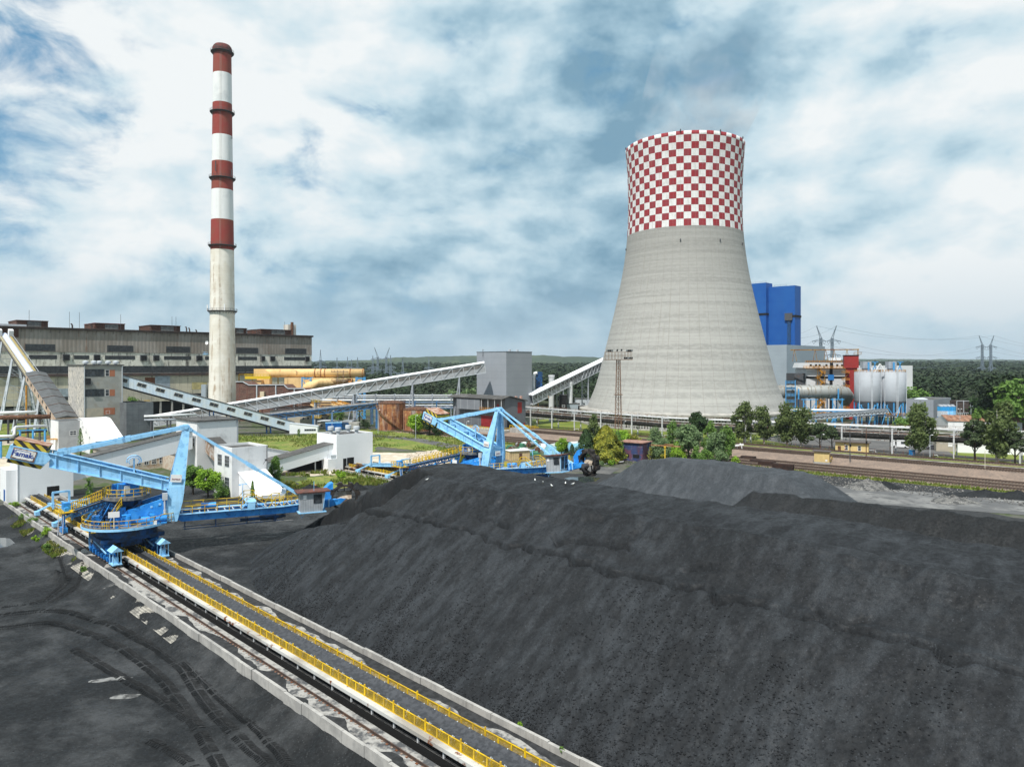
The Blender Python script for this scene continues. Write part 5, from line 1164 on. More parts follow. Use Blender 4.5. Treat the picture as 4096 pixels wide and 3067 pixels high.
    for x in (-12, -6, 0, 6, 12): w.bar((x, -7, 0), (x, -7, 4), .35); w.bar((x - 4, -9.5, .5), (x, -7, 9.5), .22)
    w.build('frame', mat('leg blue', (0, 0, 0)), e)
    w = MB(); w.box(6, 13, -9, -7.6, 0, 4.2); w.build('pump_room', m_lgrey, e)
    # round duct
    d = 346; A = W(774, 391.2, d - 3); B = W(838, 392, d - 3); e = thing('flue_duct', 'thick pale round flue duct with flange rings entering the cooling tower', 'duct', tuple(A))
    m_du = mat('duct sheet', (.30, .31, .30), .55, c2=(.20, .17, .13), ns=.5, lo=.5, hi=.62, vs=(1.6, 1, .1), streak=((.2, .12, .06), .8, .55, .7, .5), metal=.15)
    w = MB(); w.path([(0, 0, 0), (B.x - A.x, 0, 0), (B.x - A.x + 4, 1.5, -.8), (B.x - A.x + 6.5, 4.5, -2.5), (B.x - A.x + 7.5, 9, -4.5)], 3.15, 32); w.build('pipe', m_du, e, smooth=True)
    for t in np.linspace(3, B.x - A.x, 7): w = MB(); w.path([(t - .2, 0, 0), (t + .2, 0, 0)], 3.4, 32); w.build('flange_ring', m_du, e)
    w = MB(); w.path([(-1.5, 0, 0), (1.0, 0, 0)], 3.3, 24); w.build('expansion_joint', mat('ochre joint', (.35, .2, .06), .7, c2=RUST, ns=.8), e)
    e = thing('duct_support', 'light blue steel support frames under the round flue duct', 'support', (A.x, A.y, 0)); w = MB(); H = A.z - 3
    for x in (13, 27, 31.5, 19):
        for y in (-3, 3): w.bar((x, y, 0), (x, y, H - (0 if x > 20 else 1)), .45)
    for a, b_ in ((13, 19), (27, 31.5)): w.bar((a, -3, .5), (b_, -3, H - 2), .25); w.bar((b_, -3, .5), (a, -3, H - 2), .25); w.bar((a - 1, -3, H - .6), (b_ + 1, -3, H - .6), .4)
    for x in (10.5, 29.5): w.prism([(x - .25, -3.6, H - .5), (x + .25, -3.6, H - .5), (x + .25, -3.6, H + 4.5), (x - .25, -3.6, H + 4.5)], (0, .5, 0))
    w.build('frame', mat('leg blue', (0, 0, 0)), e)
    w = MB()
    for z in range(4, 20, 3):
        w.box(4, 8.5, -4.4, -3.3, z, z + .15); w.rail([(4, -4.4, z), (8.5, -4.4, z)], t=.14)
    for x in (4, 8.5): w.bar((x, -4.4, 0), (x, -4.4, 20.5), .3)
    w.build('access_tower', mat('leg blue', (0, 0, 0)), e)
    # right hand grey building with filters
    e = bld('grey_plant_house', 'plain grey cladded plant house in front of the forest', 'building', tuple(W(933.5, 425, 330))[:2], 30, 11.8, 11.6, m_grey, m_roofdark, .3)
    w = MB(); w.lathe((3, 6, 11.4), [(3, 0), (2.6, .4), (1.5, .75), (.1, .9)], 20); w.build('roof_dome', m_lsteel, e)
    for i in range(4):
        P0 = W(940.5 + i * 4.0, 420, 318); e = thing('dust_filter', 'blue and pale dust filter hopper, number %s from the grey plant house wall' % ('one two three four'.split()[i]), 'filter', (P0.x, P0.y, 0), R(20), 'row of blue dust filters')
        w = MB(); w.box(-.85, .85, -.9, .9, 4.6, 7.2); w.build('lower_casing', m_lblue if i > 1 else m_lsteel, e); w = MB(); w.box(-.85, .85, -.9, .9, 7.22, 9.2); w.build('upper_casing', mat('mid blue sheet', (.04, .3, .6), .5), e)
        w = MB(); w.prism([(-.9, -.95, 9.2), (.9, -.95, 9.2), (.9, .2, 10.1), (-.9, .2, 10.1)], (0, .8, 0)); w.build('top', m_steel, e)
        w = MB(); w.lathe((0, 0, 0), [(1.15, 4.6), (.25, 2.2)], 4, 0, R(45), R(405)); w.build('hopper', m_mblue, e)
        
        for x in (-.8, .8):
            for y in (-.8, .8): w = MB(); w.bar((x, y, 0), (x, y, 4.6), .18); w.build('leg', m_mblue, e)
    P0 = W(963.5, 420, 330); e = thing('cooling_rack', 'rusty brown louvred cooling rack standing on a pale steel frame', 'cooling rack', (P0.x, P0.y, 0))
    w = MB(); w.box(-3.3, 3.2, 0, 5, 5.6, 11.2); w.build('louvre_box', mat('brown slats', (.10, .075, .065), .9, c2=(.06, .045, .04), ns=1, rib=((0, 0, 1), 1.6, .05, .5)), e)
    w = MB(); [w.bar((x, y, 0), (x, y, 5.6), .2) for x in np.linspace(-3.2, 3.2, 8) for y in (0, 5)]; [w.bar((-3.3, -.05, z), (3.3, -.05, z), .2) for z in (.4, 2.8, 5.5, 11)]; [w.bar((x, -.1, 5.6), (x, -.1, 11.2), .2) for x in (-3.2, 0, 3.2)]; w.build('frame', m_lsteel, e)
    w = MB(); w.box(-3.4, 4.5, -.5, 5, 0, 1.5); w.build('base', mat('orange brown base', (.3, .15, .07), .8), e)
    # inclined belt bridge in front of the silos, and blue pipe bridge
    gallery('conveyor_bridge', 'low pale trussed bridge sloping up to the silo platform', W(745, 424.6, 262), W(886, 412.5, 316), 2.0, 1.3, 3.0, roof=m_dkgrey, side=m_dkgrey, posts=((.4, 0), (.75, 0)))
    e = thing('pipe_rack', 'blue trussed pipe rack with ochre railing behind the birches', 'pipe rack', tuple(W(800, 430, 318))[:2] + (0,), R(-6)); w = MB()
    for z in (5.6, 7.2): w.bar((-4, 0, z), (37, 0, z), .3); w.bar((-4, 2.4, z), (37, 2.4, z), .3)
    for i in range(14): x = -4 + i * 41 / 14; w.bar((x, 0, 5.6), (x + 41 / 28, 0, 7.2), .18); w.bar((x + 41 / 28, 0, 7.2), (x + 41 / 14, 0, 5.6), .18)
    for x in (-3, 6, 15, 24, 33): w.bar((x, 0, 0), (x, 0, 7.2), .4); w.bar((x - 2.5, 0, 0), (x, 0, 6), .25)
    w.build('truss', mat('leg blue', (0, 0, 0)), e); w = MB(); w.rail([(-4, -.3, 5.6), (37, -.3, 5.6)], t=.15); w.build('railing', m_orange, e)
    w = MB(); w.tube((-4, 1.2, 7.7), (37, 1.2, 7.7), .4); w.tube((-4, .4, 7.5), (37, .4, 7.5), .25); w.build('pipe', m_pale, e)
fgd()
# ------------------------------------------------------------------ long pipe bridge on white posts
def pipe_bridge():
    A = Vector((-4, 329.5, 0)); B = Vector((179, 171.5, 0)); L_ = (B - A).length; ang = math.atan2(B.y - A.y, B.x - A.x)
    e = thing('pipe_bridge', 'long pipe bridge on white posts crossing in front of the cooling tower', 'pipe bridge', tuple(A), ang)
    K = ((0, -.4), (84, -1.9), (L_, 0))
    kz = lambda q: float(np.interp(q, [k[0] for k in K], [k[1] for k in K]))
    m_pd = mat('weathered pipe sheet', (.50, .50, .49), .55, c2=(.34, .31, .28), ns=.6, c3=RUST, ns3=1.3, lo3=.58, hi3=.66)
    for y, z, r, m in ((-.9, 9.3, .24, m_pale), (1.3, 9.5, .22, m_pd), (2.4, 9.3, .2, m_pd), (-1.3, 8.2, .16, m_pd), (.2, 8.0, .22, m_pale), (1.8, 7.9, .2, m_rust), (-1.4, 7.4, .14, m_rust), (2.2, 7.0, .2, mat('leg blue', (0, 0, 0)))):
        w = MB(); w.path([(k, y, z + o) for k, o in K], r, 10); w.build('pipe', m, e, smooth=True)
    m_ins = mat('black insulation', (.018, .017, .016), .8, c2=(.045, .04, .036), ns=1.2, lo=.5, hi=.65, c3=(.18, .16, .14), ns3=2.2, lo3=.64, hi3=.7, bump=.05, bs=2)
    for y, z, r in ((-1.0, 6.35, .78), (1.5, 6.3, .7)):
        w = MB(); w.path([(k, y, z + o) for k, o in K], r, 18); w.build('insulated_pipe', m_ins, e, smooth=True)
    w = MB()
    for p, q in zip(K[:-1], K[1:]):
        for y in (-2.1, 2.5):
            for z, t in ((5.2, .18), (7.35, .14)): w.bar((p[0], y, z + p[1]), (q[0], y, z + q[1]), t, t)
    w.build('long_beam', m_pd, e)
    for s in [4, 18, 30, 42, 55.3, 70, 83.5, 100, 116.5, 131, 148.7, 163.5, 180, 196, 212, 228]:
        w = MB(); o_ = kz(s)
        for y in (-2.1, 2.5): w.bar((0, y, 0), (0, y, (9.9 if s in (55.3, 70, 83.5) else 8.9) + o_), .42, .4)
        for z in (5.05, 7.2, 8.8): w.bar((0, -2.4, z + o_), (0, 2.8, z + o_), .2, .22)
        o = w.build('post_frame', m_wpost, e); o.location.x = s
    for s in np.arange(4, L_, 5.2):
        w = MB(); o_ = kz(s); w.bar((0, -2.1, 7 + o_), (0, -2.1, 8.6 + o_), .14); w.bar((0, 2.5, 7 + o_), (0, 2.5, 8.9 + o_), .14); w.bar((0, -2.3, 7.7 + o_), (0, 2.7, 7.7 + o_), .14); o = w.build('bracket', m_pd, e); o.location.x = s
    w = MB()
    for p, q in zip(K[:-1], K[1:]): w.bar((p[0], 1, 7.4 + p[1]), (q[0], 1, 7.4 + q[1]), 1.2, .08); w.rail([(p[0], 2.6, 9.0 + p[1]), (q[0], 2.6, 9.0 + q[1])], t=.08, gap=2.6)
    w.build('catwalk', m_rust, e)
    # hoop barriers before the posts
    proto = None; rr = random.Random(2)
    for s in (44, 58, 66, 86, 96, 118, 126, 134, 150, 158, 175):
        p = A + (B - A) * (s / L_) + Vector((-.66, -.75, 0)) * 3.2
        if proto is None:
            w = MB(); w.path([(-1.1, 0, 0), (-1.1, 0, .75), (-.95, 0, .95), (.95, 0, .95), (1.1, 0, .75), (1.1, 0, 0)], .07, 6)
            proto = w.build('hoop_barrier', m_frame); tag(proto, 'white hoop barrier on the lawn before a pipe bridge post', 'barrier', 'white hoop barriers along the pipe bridge'); c = proto
        else: c = proto.copy(); COL.objects.link(c)
        c.location = p; c.rotation_euler = (0, 0, ang)
pipe_bridge()
# ------------------------------------------------------------------ beige ducts, brick house, racks between chimney and tanks
def middle():
    d = 372; e = thing('flue_duct', 'upper of the two beige flue ducts with rust bands behind the brick wall', 'duct', (0, 0, 0))
    A, B = W(266, 372.6, d), W(364, 372.6, d + 3); 
    w = MB(); w.tube(A, B, 2.2, n=28); w.build('pipe', m_beige, e, smooth=True)
    w = MB(); w.box(A.x - 4, A.x + 2.5, A.y - 2.3, A.y + 2.3, A.z - 9, A.z - 2.2); w.prism([(A.x - 5.6, A.y - 2.3, A.z - 2.2), (A.x + 2.5, A.y - 2.3, A.z - 2.2), (A.x + 1.5, A.y - 2.3, A.z + .8), (A.x - .3, A.y - 2.3, A.z + 2.2), (A.x - 5.6, A.y - 2.3, A.z + 2.2)], (0, 4.6, 0)); w.build('bend_box', m_beige, e)
    for t in (.50, .56, .6, .86, .99): w = MB(); p = A.lerp(B, t); w.tube(p, p + Vector((.5, 0, 0)), 2.4, n=28); w.build('band', mat('rusty band', (.4, .2, .07), .8, c2=RUST, ns=1.5), e)
    e.location = (A.x, A.y, 0)
    for o in e.children: o.location = (-A.x, -A.y, 0)
    e2 = thing('flue_duct', 'lower beige flue duct with a rounded rusty elbow', 'duct', (0, 0, 0)); A2, B2 = W(312, 383, d - 6), W(362, 382, d - 3)
    w = MB(); w.path([A2 + Vector((-3.6, 0, -9)), A2 + Vector((-3.4, 0, -5)), A2 + Vector((-2.2, 0, -2)), A2 + Vector((.4, 0, -.4)), A2 + Vector((4, 0, 0)), B2], [3.0, 3.0, 2.9, 2.8, 2.5, 2.3], 28); w.build('pipe', m_beige, e2, smooth=True)
    w = MB(); w.box(A2.x - 2, A2.x + 16, A2.y - 2.7, A2.y - 2.2, A2.z - 5, A2.z + 2.2) if False else w.tube(A2 + Vector((18, 0, 0)), A2 + Vector((21, 0, 0)), 2.55, n=28); w.build('band', mat('rusty band', (0, 0, 0)), e2)
    e2.location = (A2.x, A2.y, 0)
    for o in e2.children: o.location = (-A2.x, -A2.y, 0)
    e = thing('duct_support', 'light blue lattice supports of the beige ducts', 'support', (A.x, A.y - 8, 0)); w = MB()
    for px in (302, 311, 356, 364):
        x = (px - 512) * (d - 8) / 710 - A.x
        for y in (0, 3): w.bar((x, y, 0), (x, y, 21.5), .5)
    for a, b_ in ((302, 311), (356, 364)):
        xa, xb = ((q - 512) * (d - 8) / 710 - A.x for q in (a, b_))
        for z in range(0, 21, 5): w.bar((xa, 0, z), (xb, 0, z + 5 if z < 16 else 21), .25); w.bar((xb, 0, z), (xa, 0, z + 5 if z < 16 else 21), .25)
        w.bar((xa, 0, 21), (xb, 0, 21), .4)
    w.build('frame', mat('leg blue', (0, 0, 0)), e)
    e = thing('platform_tower', 'rusty platform tower clamped to the beige ducts', 'platform', tuple(W(340, 400, d - 9))[:2] + (0,)); w = MB()
    for z in (12.5, 16, 19.5, 24): w.box(-4 if z > 15 else -1, 4, -1.5, 1.5, z, z + .25); w.rail([(-4 if z > 15 else -1, -1.5, z), (4, -1.5, z)], t=.15)
    for x in (-.8, 2): w.bar((x, -1.4, 0), (x, -1.4, 25), .3)
    w.build('frame', mat('rusty pale steel', (.34, .27, .2), .8, c2=RUST, ns=1.2), e)
    # brick house
    m_br = mat('dark red brick', (.155, .085, .065), .9, c2=(.10, .055, .045), ns=.7, c3=(.2, .13, .10), ns3=2, grid=(AV, 2.6, 2.6, .12, (.15, .03, .02), .8), bump=.02)
    d = 352; x0 = (236 - 512) * d / 710; sc = d / 710
    e = thing('brick_house', 'dark brick house with a stepped roof line under the beige ducts', 'building', (x0, d, 0)); w = MB(); px = lambda p: (p - 236) * sc
    zt = [(236, 381.2), (243, 381.2), (249, 384.5), (284, 384.3), (288, 388), (304, 388), (307, 391.5)]
    w.prism([(px(236), 0, 0), (px(307), 0, 0)] + [(px(a), 0, zz(b_, d)) for a, b_ in reversed(zt)], (0, 14, 0)); w.build('wall', m_br, e)
    w = MB()
    for (a, b_), (c, f) in zip(zt[:-1], zt[1:]): w.bar((px(a), -.3, zz(b_, d)), (px(c), -.3, zz(f, d)), .35, .4)
    for p in (257, 276, 294.5): w.bar((px(p), -.25, 0), (px(p), -.25, 17.6 if p < 290 else 15.8), .5)
    w.build('trim', m_lsteel, e)
    w = MB(); w.box(px(261), px(265), -1.6, 0, 11.5, 14.6); w.build('service_box', mat('cream box', (.6, .5, .35), .8), e); w = MB(); w.box(px(259), px(265.5), -2, 0, 11, 11.2); w.bar((px(261), -1.6, 0), (px(261), -1.6, 11), .2); w.rail([(px(259), -2, 11.2), (px(262), -2, 11.2)], t=.13); w.build('platform', m_orange, e)
    w = MB(); w.box(px(245), px(248), -.1, 0, 7.5, 10.5); w.build('door', m_red, e)
    # beige plant house behind
    e = thing('beige_house', 'beige sheet plant house between the brick house and the ducts', 'building', (px(245) + x0, 366, 0)); w = MB(); w.box(1, 15, 0, 8, 0, 17.4); w.prism([(-8, 0, 17.4 - 3), (3, 0, 14.4), (3, 0, 20), (0, 0, 20), (-8, 0, 17)], (0, 6, 0)); w.box(15.02, 40, 0, 8, 0, 21); w.build('wall', m_beige, e)
    w = MB(); w.box(-5, 8, -1, 1, 20.5, 22); w.rail([(-5, -1, 22), (8, -1, 22)], t=.15); w.build('platform', mat('bright yellow steel', (.6, .42, .02), .6), e)
    # yellow crane gantry in front of the hall
    e = thing('crane_gantry', 'yellow steel gantry rail along the old boiler hall, right of the chimney', 'gantry', (0, 0, 0)); w = MB(); P1, P2 = W(239, 373, 392), W(326, 374.5, 425); P1.z = P2.z = 22.5
    w.bar(P1, P2, .7, .7)
    for t in np.linspace(0, 1, 8): p = P1.lerp(P2, t); w.bar((p.x, p.y, 12), p, .5)
    w.build('frame', mat('gantry yellow', (.5, .28, .015), .6, c2=(.4, .2, .02), ns=1), e); e.location = (P1.x, P1.y, 0); e.children[0].location = (-P1.x, -P1.y, 0)
    # dark pipe racks
    for i, (pa, pb, d0, d1, z0, lab) in enumerate(((238, 410, 338, 334, 8.5, 'rusty pipe rack with dark pipes behind the white gallery'), (300, 470, 350, 352, 11.5, 'upper grey pipe rack with pale pipes behind the tanks'), (372, 480, 330, 330, 9.0, 'blue trussed pipe rack with pale pipes behind the tanks'))):
        A, B = Vector(((pa - 512) * d0 / 710, d0, 0)), Vector(((pb - 512) * d1 / 710, d1, 0)); L_ = (B - A).length; e = thing('pipe_rack', lab, 'pipe rack', tuple(A), math.atan2(B.y - A.y, B.x - A.x))
        rr = random.Random(i); 
        for j in range(6):
            y, z = rr.uniform(-1.6, 1.6), z0 + (j % 3) * 1.1 - 1.0; w = MB(); w.tube((0, y, z), (L_, y, z), rr.uniform(.18, .45), n=8); w.build('pipe', (m_rust if i == 0 else rr.choice([m_pale, m_steel, m_rust])) if i < 2 else rr.choice([m_pale, m_pale, m_steel]), e)
        w = MB(); k = max(3, int(L_ / 9))
        for j in range(k + 1):
            x = L_ * j / k
            for y in (-1.9, 1.9): w.bar((x, y, 0), (x, y, z0 + 2), .35)
            for z in (z0 - 1.3, z0 + 1.6): w.bar((x, -2, z), (x, 2, z), .25)
            if j < k and i != 1: x2 = L_ * (j + 1) / k; w.bar((x, -2, z0 - 1.3), ((x + x2) / 2, -2, z0 - .2), .2); w.bar(((x + x2) / 2, -2, z0 - .2), (x2, -2, z0 - 1.3), .2); 
        w.bar((0, -2, z0 - 1.3), (L_, -2, z0 - 1.3), .3); w.bar((0, -2, z0 + 1.6), (L_, -2, z0 + 1.6), .25); w.build('frame', (m_dsteel, m_steel, mat('rack blue', (.035, .12, .26), .6, c2=(.05, .17, .36), ns=1))[i], e)
    # blue covered bridge
    e = gallery('conveyor_bridge', 'low blue trussed conveyor bridge passing under the long white gallery', W(262, 419.5, 296), W(380, 406.8, 312), 2.4, 2.0, 3.2, roof=mat('dark bridge roof', (.1, .105, .11), .8, c2=(.2, .2, .2), ns=.8), side=m_dsteel, posts=((.2, 0), (.42, 0), (.58, 0), (.97, 0)))
    for o in e.children:
        if o.name.startswith(('truss', 'trestle')): o.data.materials[0] = mat('rack blue', (0, 0, 0))
    # inclined ochre walkways
    for i, (a, b_, c, f) in enumerate(((312, 404, 330, 414.5), (332, 403.5, 352, 411.5), (338, 402.5, 362, 410.5))):
        A, B = W(a, b_, 326), W(c, f, 318); e = thing('inclined_walkway', 'ochre railed inclined walkway, %s of the three under the white gallery' % ('leftmost middle rightmost'.split()[i]), 'walkway', tuple(A)); w = MB(); dd = B - A; w.bar((0, 0, 0), dd, 2.0, .5); w.build('deck', m_beige, e)
        w = MB(); w.rail([(0, -1, .25), dd + Vector((0, -1, .25))], t=.16, gap=1.5); w.rail([(0, 1, .25), dd + Vector((0, 1, .25))], t=.16, gap=1.5); w.build('railing', m_orange, e); w = MB()
        for t in (.1, .5, .9): q = dd * t; w.bar((q.x, q.y, -A.z), (q.x, q.y, q.z), .35)
        w.build('post', m_dsteel, e)
    # low cream buildings, container, bits under the gallery
    for px0, px1, d, h, m, lab in ((270, 304, 335, 6.0, 'cream', 'low cream building with small windows under the white gallery'), (300, 334, 322, 5.2, 'cream', 'second low cream building behind the blue bridge'), (318, 352, 308, 3.2, 'cream', 'flat shed with a pale ribbed roof beside the blue container')):
        e = thing('low_building', lab, 'building', ((px0 - 512) * d / 710, d, 0), R(-4)); w_ = (px1 - px0) * d / 710; w = MB(); w.box(0, w_, 0, 7, 0, h); w.build('wall', mat('cream render', (.42, .37, .29), .9), e); w = MB(); w.box(-.3, w_ + .3, -.5, 7.3, h, h + .3); w.build('roof', m_roofdark if h > 4 else m_lsteel, e)
        for x in np.arange(1, w_ - 1.5, 2.2): window(e, 'R', x, h - 2.2, 1.2, 1.1, None, 1, 1)
    P0 = W(326, 430, 300); e = thing('container', 'bright blue container beside the gallery leg', 'container', (P0.x, P0.y, 0), R(15)); w = MB(); w.prism([(0, 0, 0), (6.5, 0, 0), (6.5, 0, 3.2), (-.3, 0, 3.2)], (0, 3, 0)); w.build('box', mat('container blue', (.008, .12, .42), .5, c2=(.008, .09, .32), ns=.5, rib=((1, 0, 0), 3, .02, .2)), e); w = MB(); w.box(6.52, 9.4, .3, 3, 0, 3.0); w.build('side_room', m_dblue, e); w = MB(); w.box(-.35, 6.6, -.05, 3.05, 3.2, 3.3); w.build('roof', m_lblue, e)
    P0 = W(356, 430, 304); e = thing('concrete_bunker', 'pale concrete bunker right of the blue container', 'bunker', (P0.x - 3.5, P0.y, 0)); w = MB(); w.box(0, 4.6, 0, 4, 0, 3.1); w.build('wall', m_concrete, e)
    # ground pipes in front of the old hall and pipe run of the left edge
    for i, (pts, r, m, lab) in enumerate(([[W(-20, 413, 250), W(36, 411.5, 255)], .6, m_pale, 'pale pipe before the steep bridge trestles'], [[W(-20, 417.5, 246), W(50, 416, 250)], .8, m_rust, 'dark rusty pipe below the pale pipe at the left edge'], [[W(144, 416, 262), W(196, 414, 270)], .5, m_pale, 'pale pipe right of the dark annex'], [[W(144, 419.5, 258), W(190, 419, 266)], .35, m_steel, 'thin grey pipe right of the dark annex'])):
        e = thing('pipeline', lab, 'pipeline', (pts[0].x, pts[0].y, 0)); w = MB(); w.path([p - Vector((pts[0].x, pts[0].y, 0)) for p in pts], r, 10); w.build('pipe', m, e, smooth=True); 
        for t in (.15, .5, .85): w = MB(); q = pts[0].lerp(pts[1], t); w.bar((q.x - pts[0].x, q.y - pts[0].y, 0), (q.x - pts[0].x, q.y - pts[0].y, q.z - r), .5); w.build('support', m_dsteel, e)
    e = thing('pipeline', 'white pipe on a blue rack with an angled drop, left of the grey house', 'pipeline', tuple(W(14, 430, 215))[:2] + (0,)); O = Vector(e.location); w = MB(); w.path([W(-30, 436.5, 212) - O, W(13, 435.5, 212) - O, W(14, 434, 213) - O, W(14.6, 427.5, 214) - O, W(16, 426.5, 215) - O, W(47, 425, 220) - O], .42, 10); w.build('pipe', m_pale, e, smooth=True)
    w = MB(); w.path([W(-30, 442, 206) - O, W(14, 439, 208) - O, W(21, 432, 214) - O, W(47, 430.5, 219) - O], .3, 8); w.build('black_pipe', m_black, e); w = MB(); w.bar(W(17, 430, 215) - O, W(47, 429, 220) - O, .4); w.bar(W(-30, 440, 207) - O, W(12, 439, 209) - O, .5)
    for px in (-18, 1, 20, 33, 45): q = W(px, 440 if px < 10 else 430, 212) - O; w.bar((q.x, q.y, 0), q, .4)
    w.build('rack', mat('leg blue', (0, 0, 0)), e)
    # far side: bits around the second gallery
    for px, py0, py1, d, r, m, lab in ((607.8, 359, 408, 352, 1.6, m_lsteel, 'tall pale round stack beside the second white gallery'),):
        pass
    P0 = W(553, 376, 348); 
    for (px, top, r, m, lab, d) in ((551.5, 374.5, 1.35, m_pale, 'pale round stack behind the second white gallery', 350), (570, 381.5, 1.3, m_pale, 'slim pale stack before the forest, left of the cooling tower', 352)):
        e = thing('stack', lab, 'stack', ((px - 512) * d / 710, d, 0)); w = MB(); w.lathe((0, 0, 0), [(r, 0), (r, zz(top, d) - 1), (r * 1.15, zz(top, d) - 1), (r * 1.15, zz(top, d))], 16, cap=True); w.build('shaft', m, e)
    e = thing('filter_unit', 'dark blue filter unit with a white duct beside the grey transfer tower', 'filter', ((536 - 512) * 335 / 710, 335, 0)); w = MB(); w.box(0, 3, 0, 4, 12, 24.5); w.box(-4, 3, -.5, 4, 11.5, 12); w.build('casing', m_dblue, e); w = MB(); w.path([(-1.2, 0, 12), (-1.2, 0, 22), (-.6, 0, 23.8), (.6, 0, 24)], .8, 10); w.build('duct', m_pale, e); w = MB(); w.rail([(-4, -.6, 12), (6, -.6, 12)], t=.16); w.bar((1, 0, 0), (1, 0, 12), .5); w.bar((-3, 0, 0), (-3, 0, 12), .5); w.build('frame', m_orange, e)
    for px0, px1, d, h, m, lab in ((560, 578, 350, 8.5, m_lgrey, 'pale plant building under the second white gallery'), (579, 588, 352, 7, m_dkgrey, 'small dark plant building left of the cooling tower'), (560, 567, 345, 13, m_black, 'black conveyor drop shaft under the second gallery'), (463, 474, 395, 10, m_lsteel, 'pale office block left of the grey transfer tower'), (576, 602, 420, 7.5, m_lsteel, 'pale shed at the foot of the forest behind the second gallery')):
        e = thing('plant_building', lab, 'building', ((px0 - 512) * d / 710, d, 0)); w_ = (px1 - px0) * d / 710; w = MB(); w.box(0, w_, 0, 8, 0, h); w.build('wall', m, e); w = MB(); w.box(-.2, w_ + .2, -.2, 8.2, h, h + .3); w.build('roof', m_roofdark, e)
        for x in np.arange(1, w_ - 1.5, 3): window(e, 'R', x, h * .55, 1.4, 1.2, None, 1, 1)
    # white perimeter wall far behind
    P1, P2 = Vector((-98, 452, 0)), Vector((-40, 445, 0)); e = thing('boundary_wall', 'pale boundary wall before the forest, seen under the white gallery', 'wall', tuple(P1)); w = MB(); w.bar((0, 0, 1.1), tuple(P2 - P1 + Vector((0, 0, 1.1))), .3, 2.2); w.build('wall', m_concrete, e)
middle()
# ------------------------------------------------------------------ long white wall and rusty roof at the right edge
e = thing('long_shed', 'long white wall with a flat top behind the pines at the right edge', 'building', tuple(G(957, 452))[:2] + (0,), R(-22)); w = MB(); w.box(0, 60, 0, 10, 0, 4.6); w.build('wall', m_white, e); w = MB(); w.box(-.2, 60, -.2, 10.2, 4.6, 4.8); w.build('roof', m_lsteel, e); w = MB(); w.box(-5.5, -.02, 1.5, 8, 0, 4.8); w.build('end_room', mat('cream render', (.42, .37, .29)), e); window(e, 'R', 0, 0, .1, .1) if False else None
w = MB(); w.box(-2.2, -1.0, 1.4, 1.5, 1.6, 3.4); w.build('window', m_frame, e)
e = thing('rusty_roof_shed', 'long shed with a rust striped ribbed roof behind the pipe bridge', 'building', (W(948, 430, 300).x, 300, 0), R(-14)); w = MB(); w.prism([(0, 0, 0), (0, 16, 0), (0, 16, 4), (0, 8, 6), (0, 0, 4)], (70, 0, 0)); w.build('wall', m_plaster, e); w = MB(); w.prism([(-.2, -.3, 4.05), (-.2, 8, 6.1), (-.2, 8, 6.25), (-.2, -.3, 4.2)], (70.4, 0, 0)); w.build('roof', mat('rust striped roof', (.34, .2, .13), .85, c2=(.22, .10, .06), ns=.6, rib=((.97, -.25, 0), .45, .05, .3)), e)
# ------------------------------------------------------------------ pylons and wires
m_pyl = mat('pylon steel', (.16, .2, .24), .6)
def mast(b, x, h, tip, arms, w0=3.2):
    H = h - 12
    for s in (-1, 1):
        for t in (-1, 1): b.bar((x + s * w0, t * w0, 0), (x + s * 1.0, t * 1.0, H * .55), .5); b.bar((x + s * 1.0, t * 1.0, H * .55), (x + s * .9, t * .9, H), .48)
    n = 9
    for i in range(n):
        z0, z1 = H * i / n, H * (i + 1) / n; wa = np.interp(z0, [0, H * .55, H], [w0, .9, .75]); wb = np.interp(z1, [0, H * .55, H], [w0, .9, .75])
        for t in (-1, 1): b.bar((x - wa, t * wa, z0), (x + wb, t * wb, z1), .34); b.bar((x + wa, t * wa, z0), (x - wb, t * wb, z1), .34)
    b.bar((x - .8, 0, H), (x + tip, 0, h), .5); b.bar((x + .8, 0, H), (x + tip, 0, h), .5)
    for z, l, r in arms:
        for t, q in ((-1, l), (1, r)):
            if q: b.bar((x, .7, z + 2), (x + t * q, 0, z), .45); b.bar((x, -.7, z), (x + t * q, 0, z), .45); b.bar((x + t * q * .5, 0, z), (x + t * q * .45, 0, z + 1), .3); b.path([(x + t * q, 0, z), (x + t * (q - 1.6), 0, z - 3), (x + t * (q - 3.6), 0, z)], .24, 4)
def pylon(px, d, h, double, label, rz=0.0, group=None):
    e = thing('pylon', label, 'pylon', ((px - 512) * d / 710, d, 0), rz, group); b = MB()
    if double:
        s = 5.6; mast(b, -s, h, -4.2, ((h - 15, 8.5, 5.2), (h - 29, 8.5, 5.2), (h - 43, 7, 5.2))); mast(b, s, h, 4.2, ((h - 15, 5.2, 8.5), (h - 29, 5.2, 8.5), (h - 43, 5.2, 7)))
    else: mast(b, 0, h, 0, ((h - 14, 6, 6), (h - 20, 7.5, 7.5), (h - 26, 6, 6)), 2.6)
    b.build('lattice', m_pyl, e); return e
pylon(826.5, 700, 66, True, 'double lattice pylon rising behind the white plant house')
pylon(986.5, 935, 66, True, 'double lattice pylon standing in the forest at the far right')
pylon(382, 920, 50, True, 'widest lattice pylon of the left group, right of the beige ducts')
pylon(320.5, 820, 45, False, 'tall lattice pylon just right of the old boiler hall')
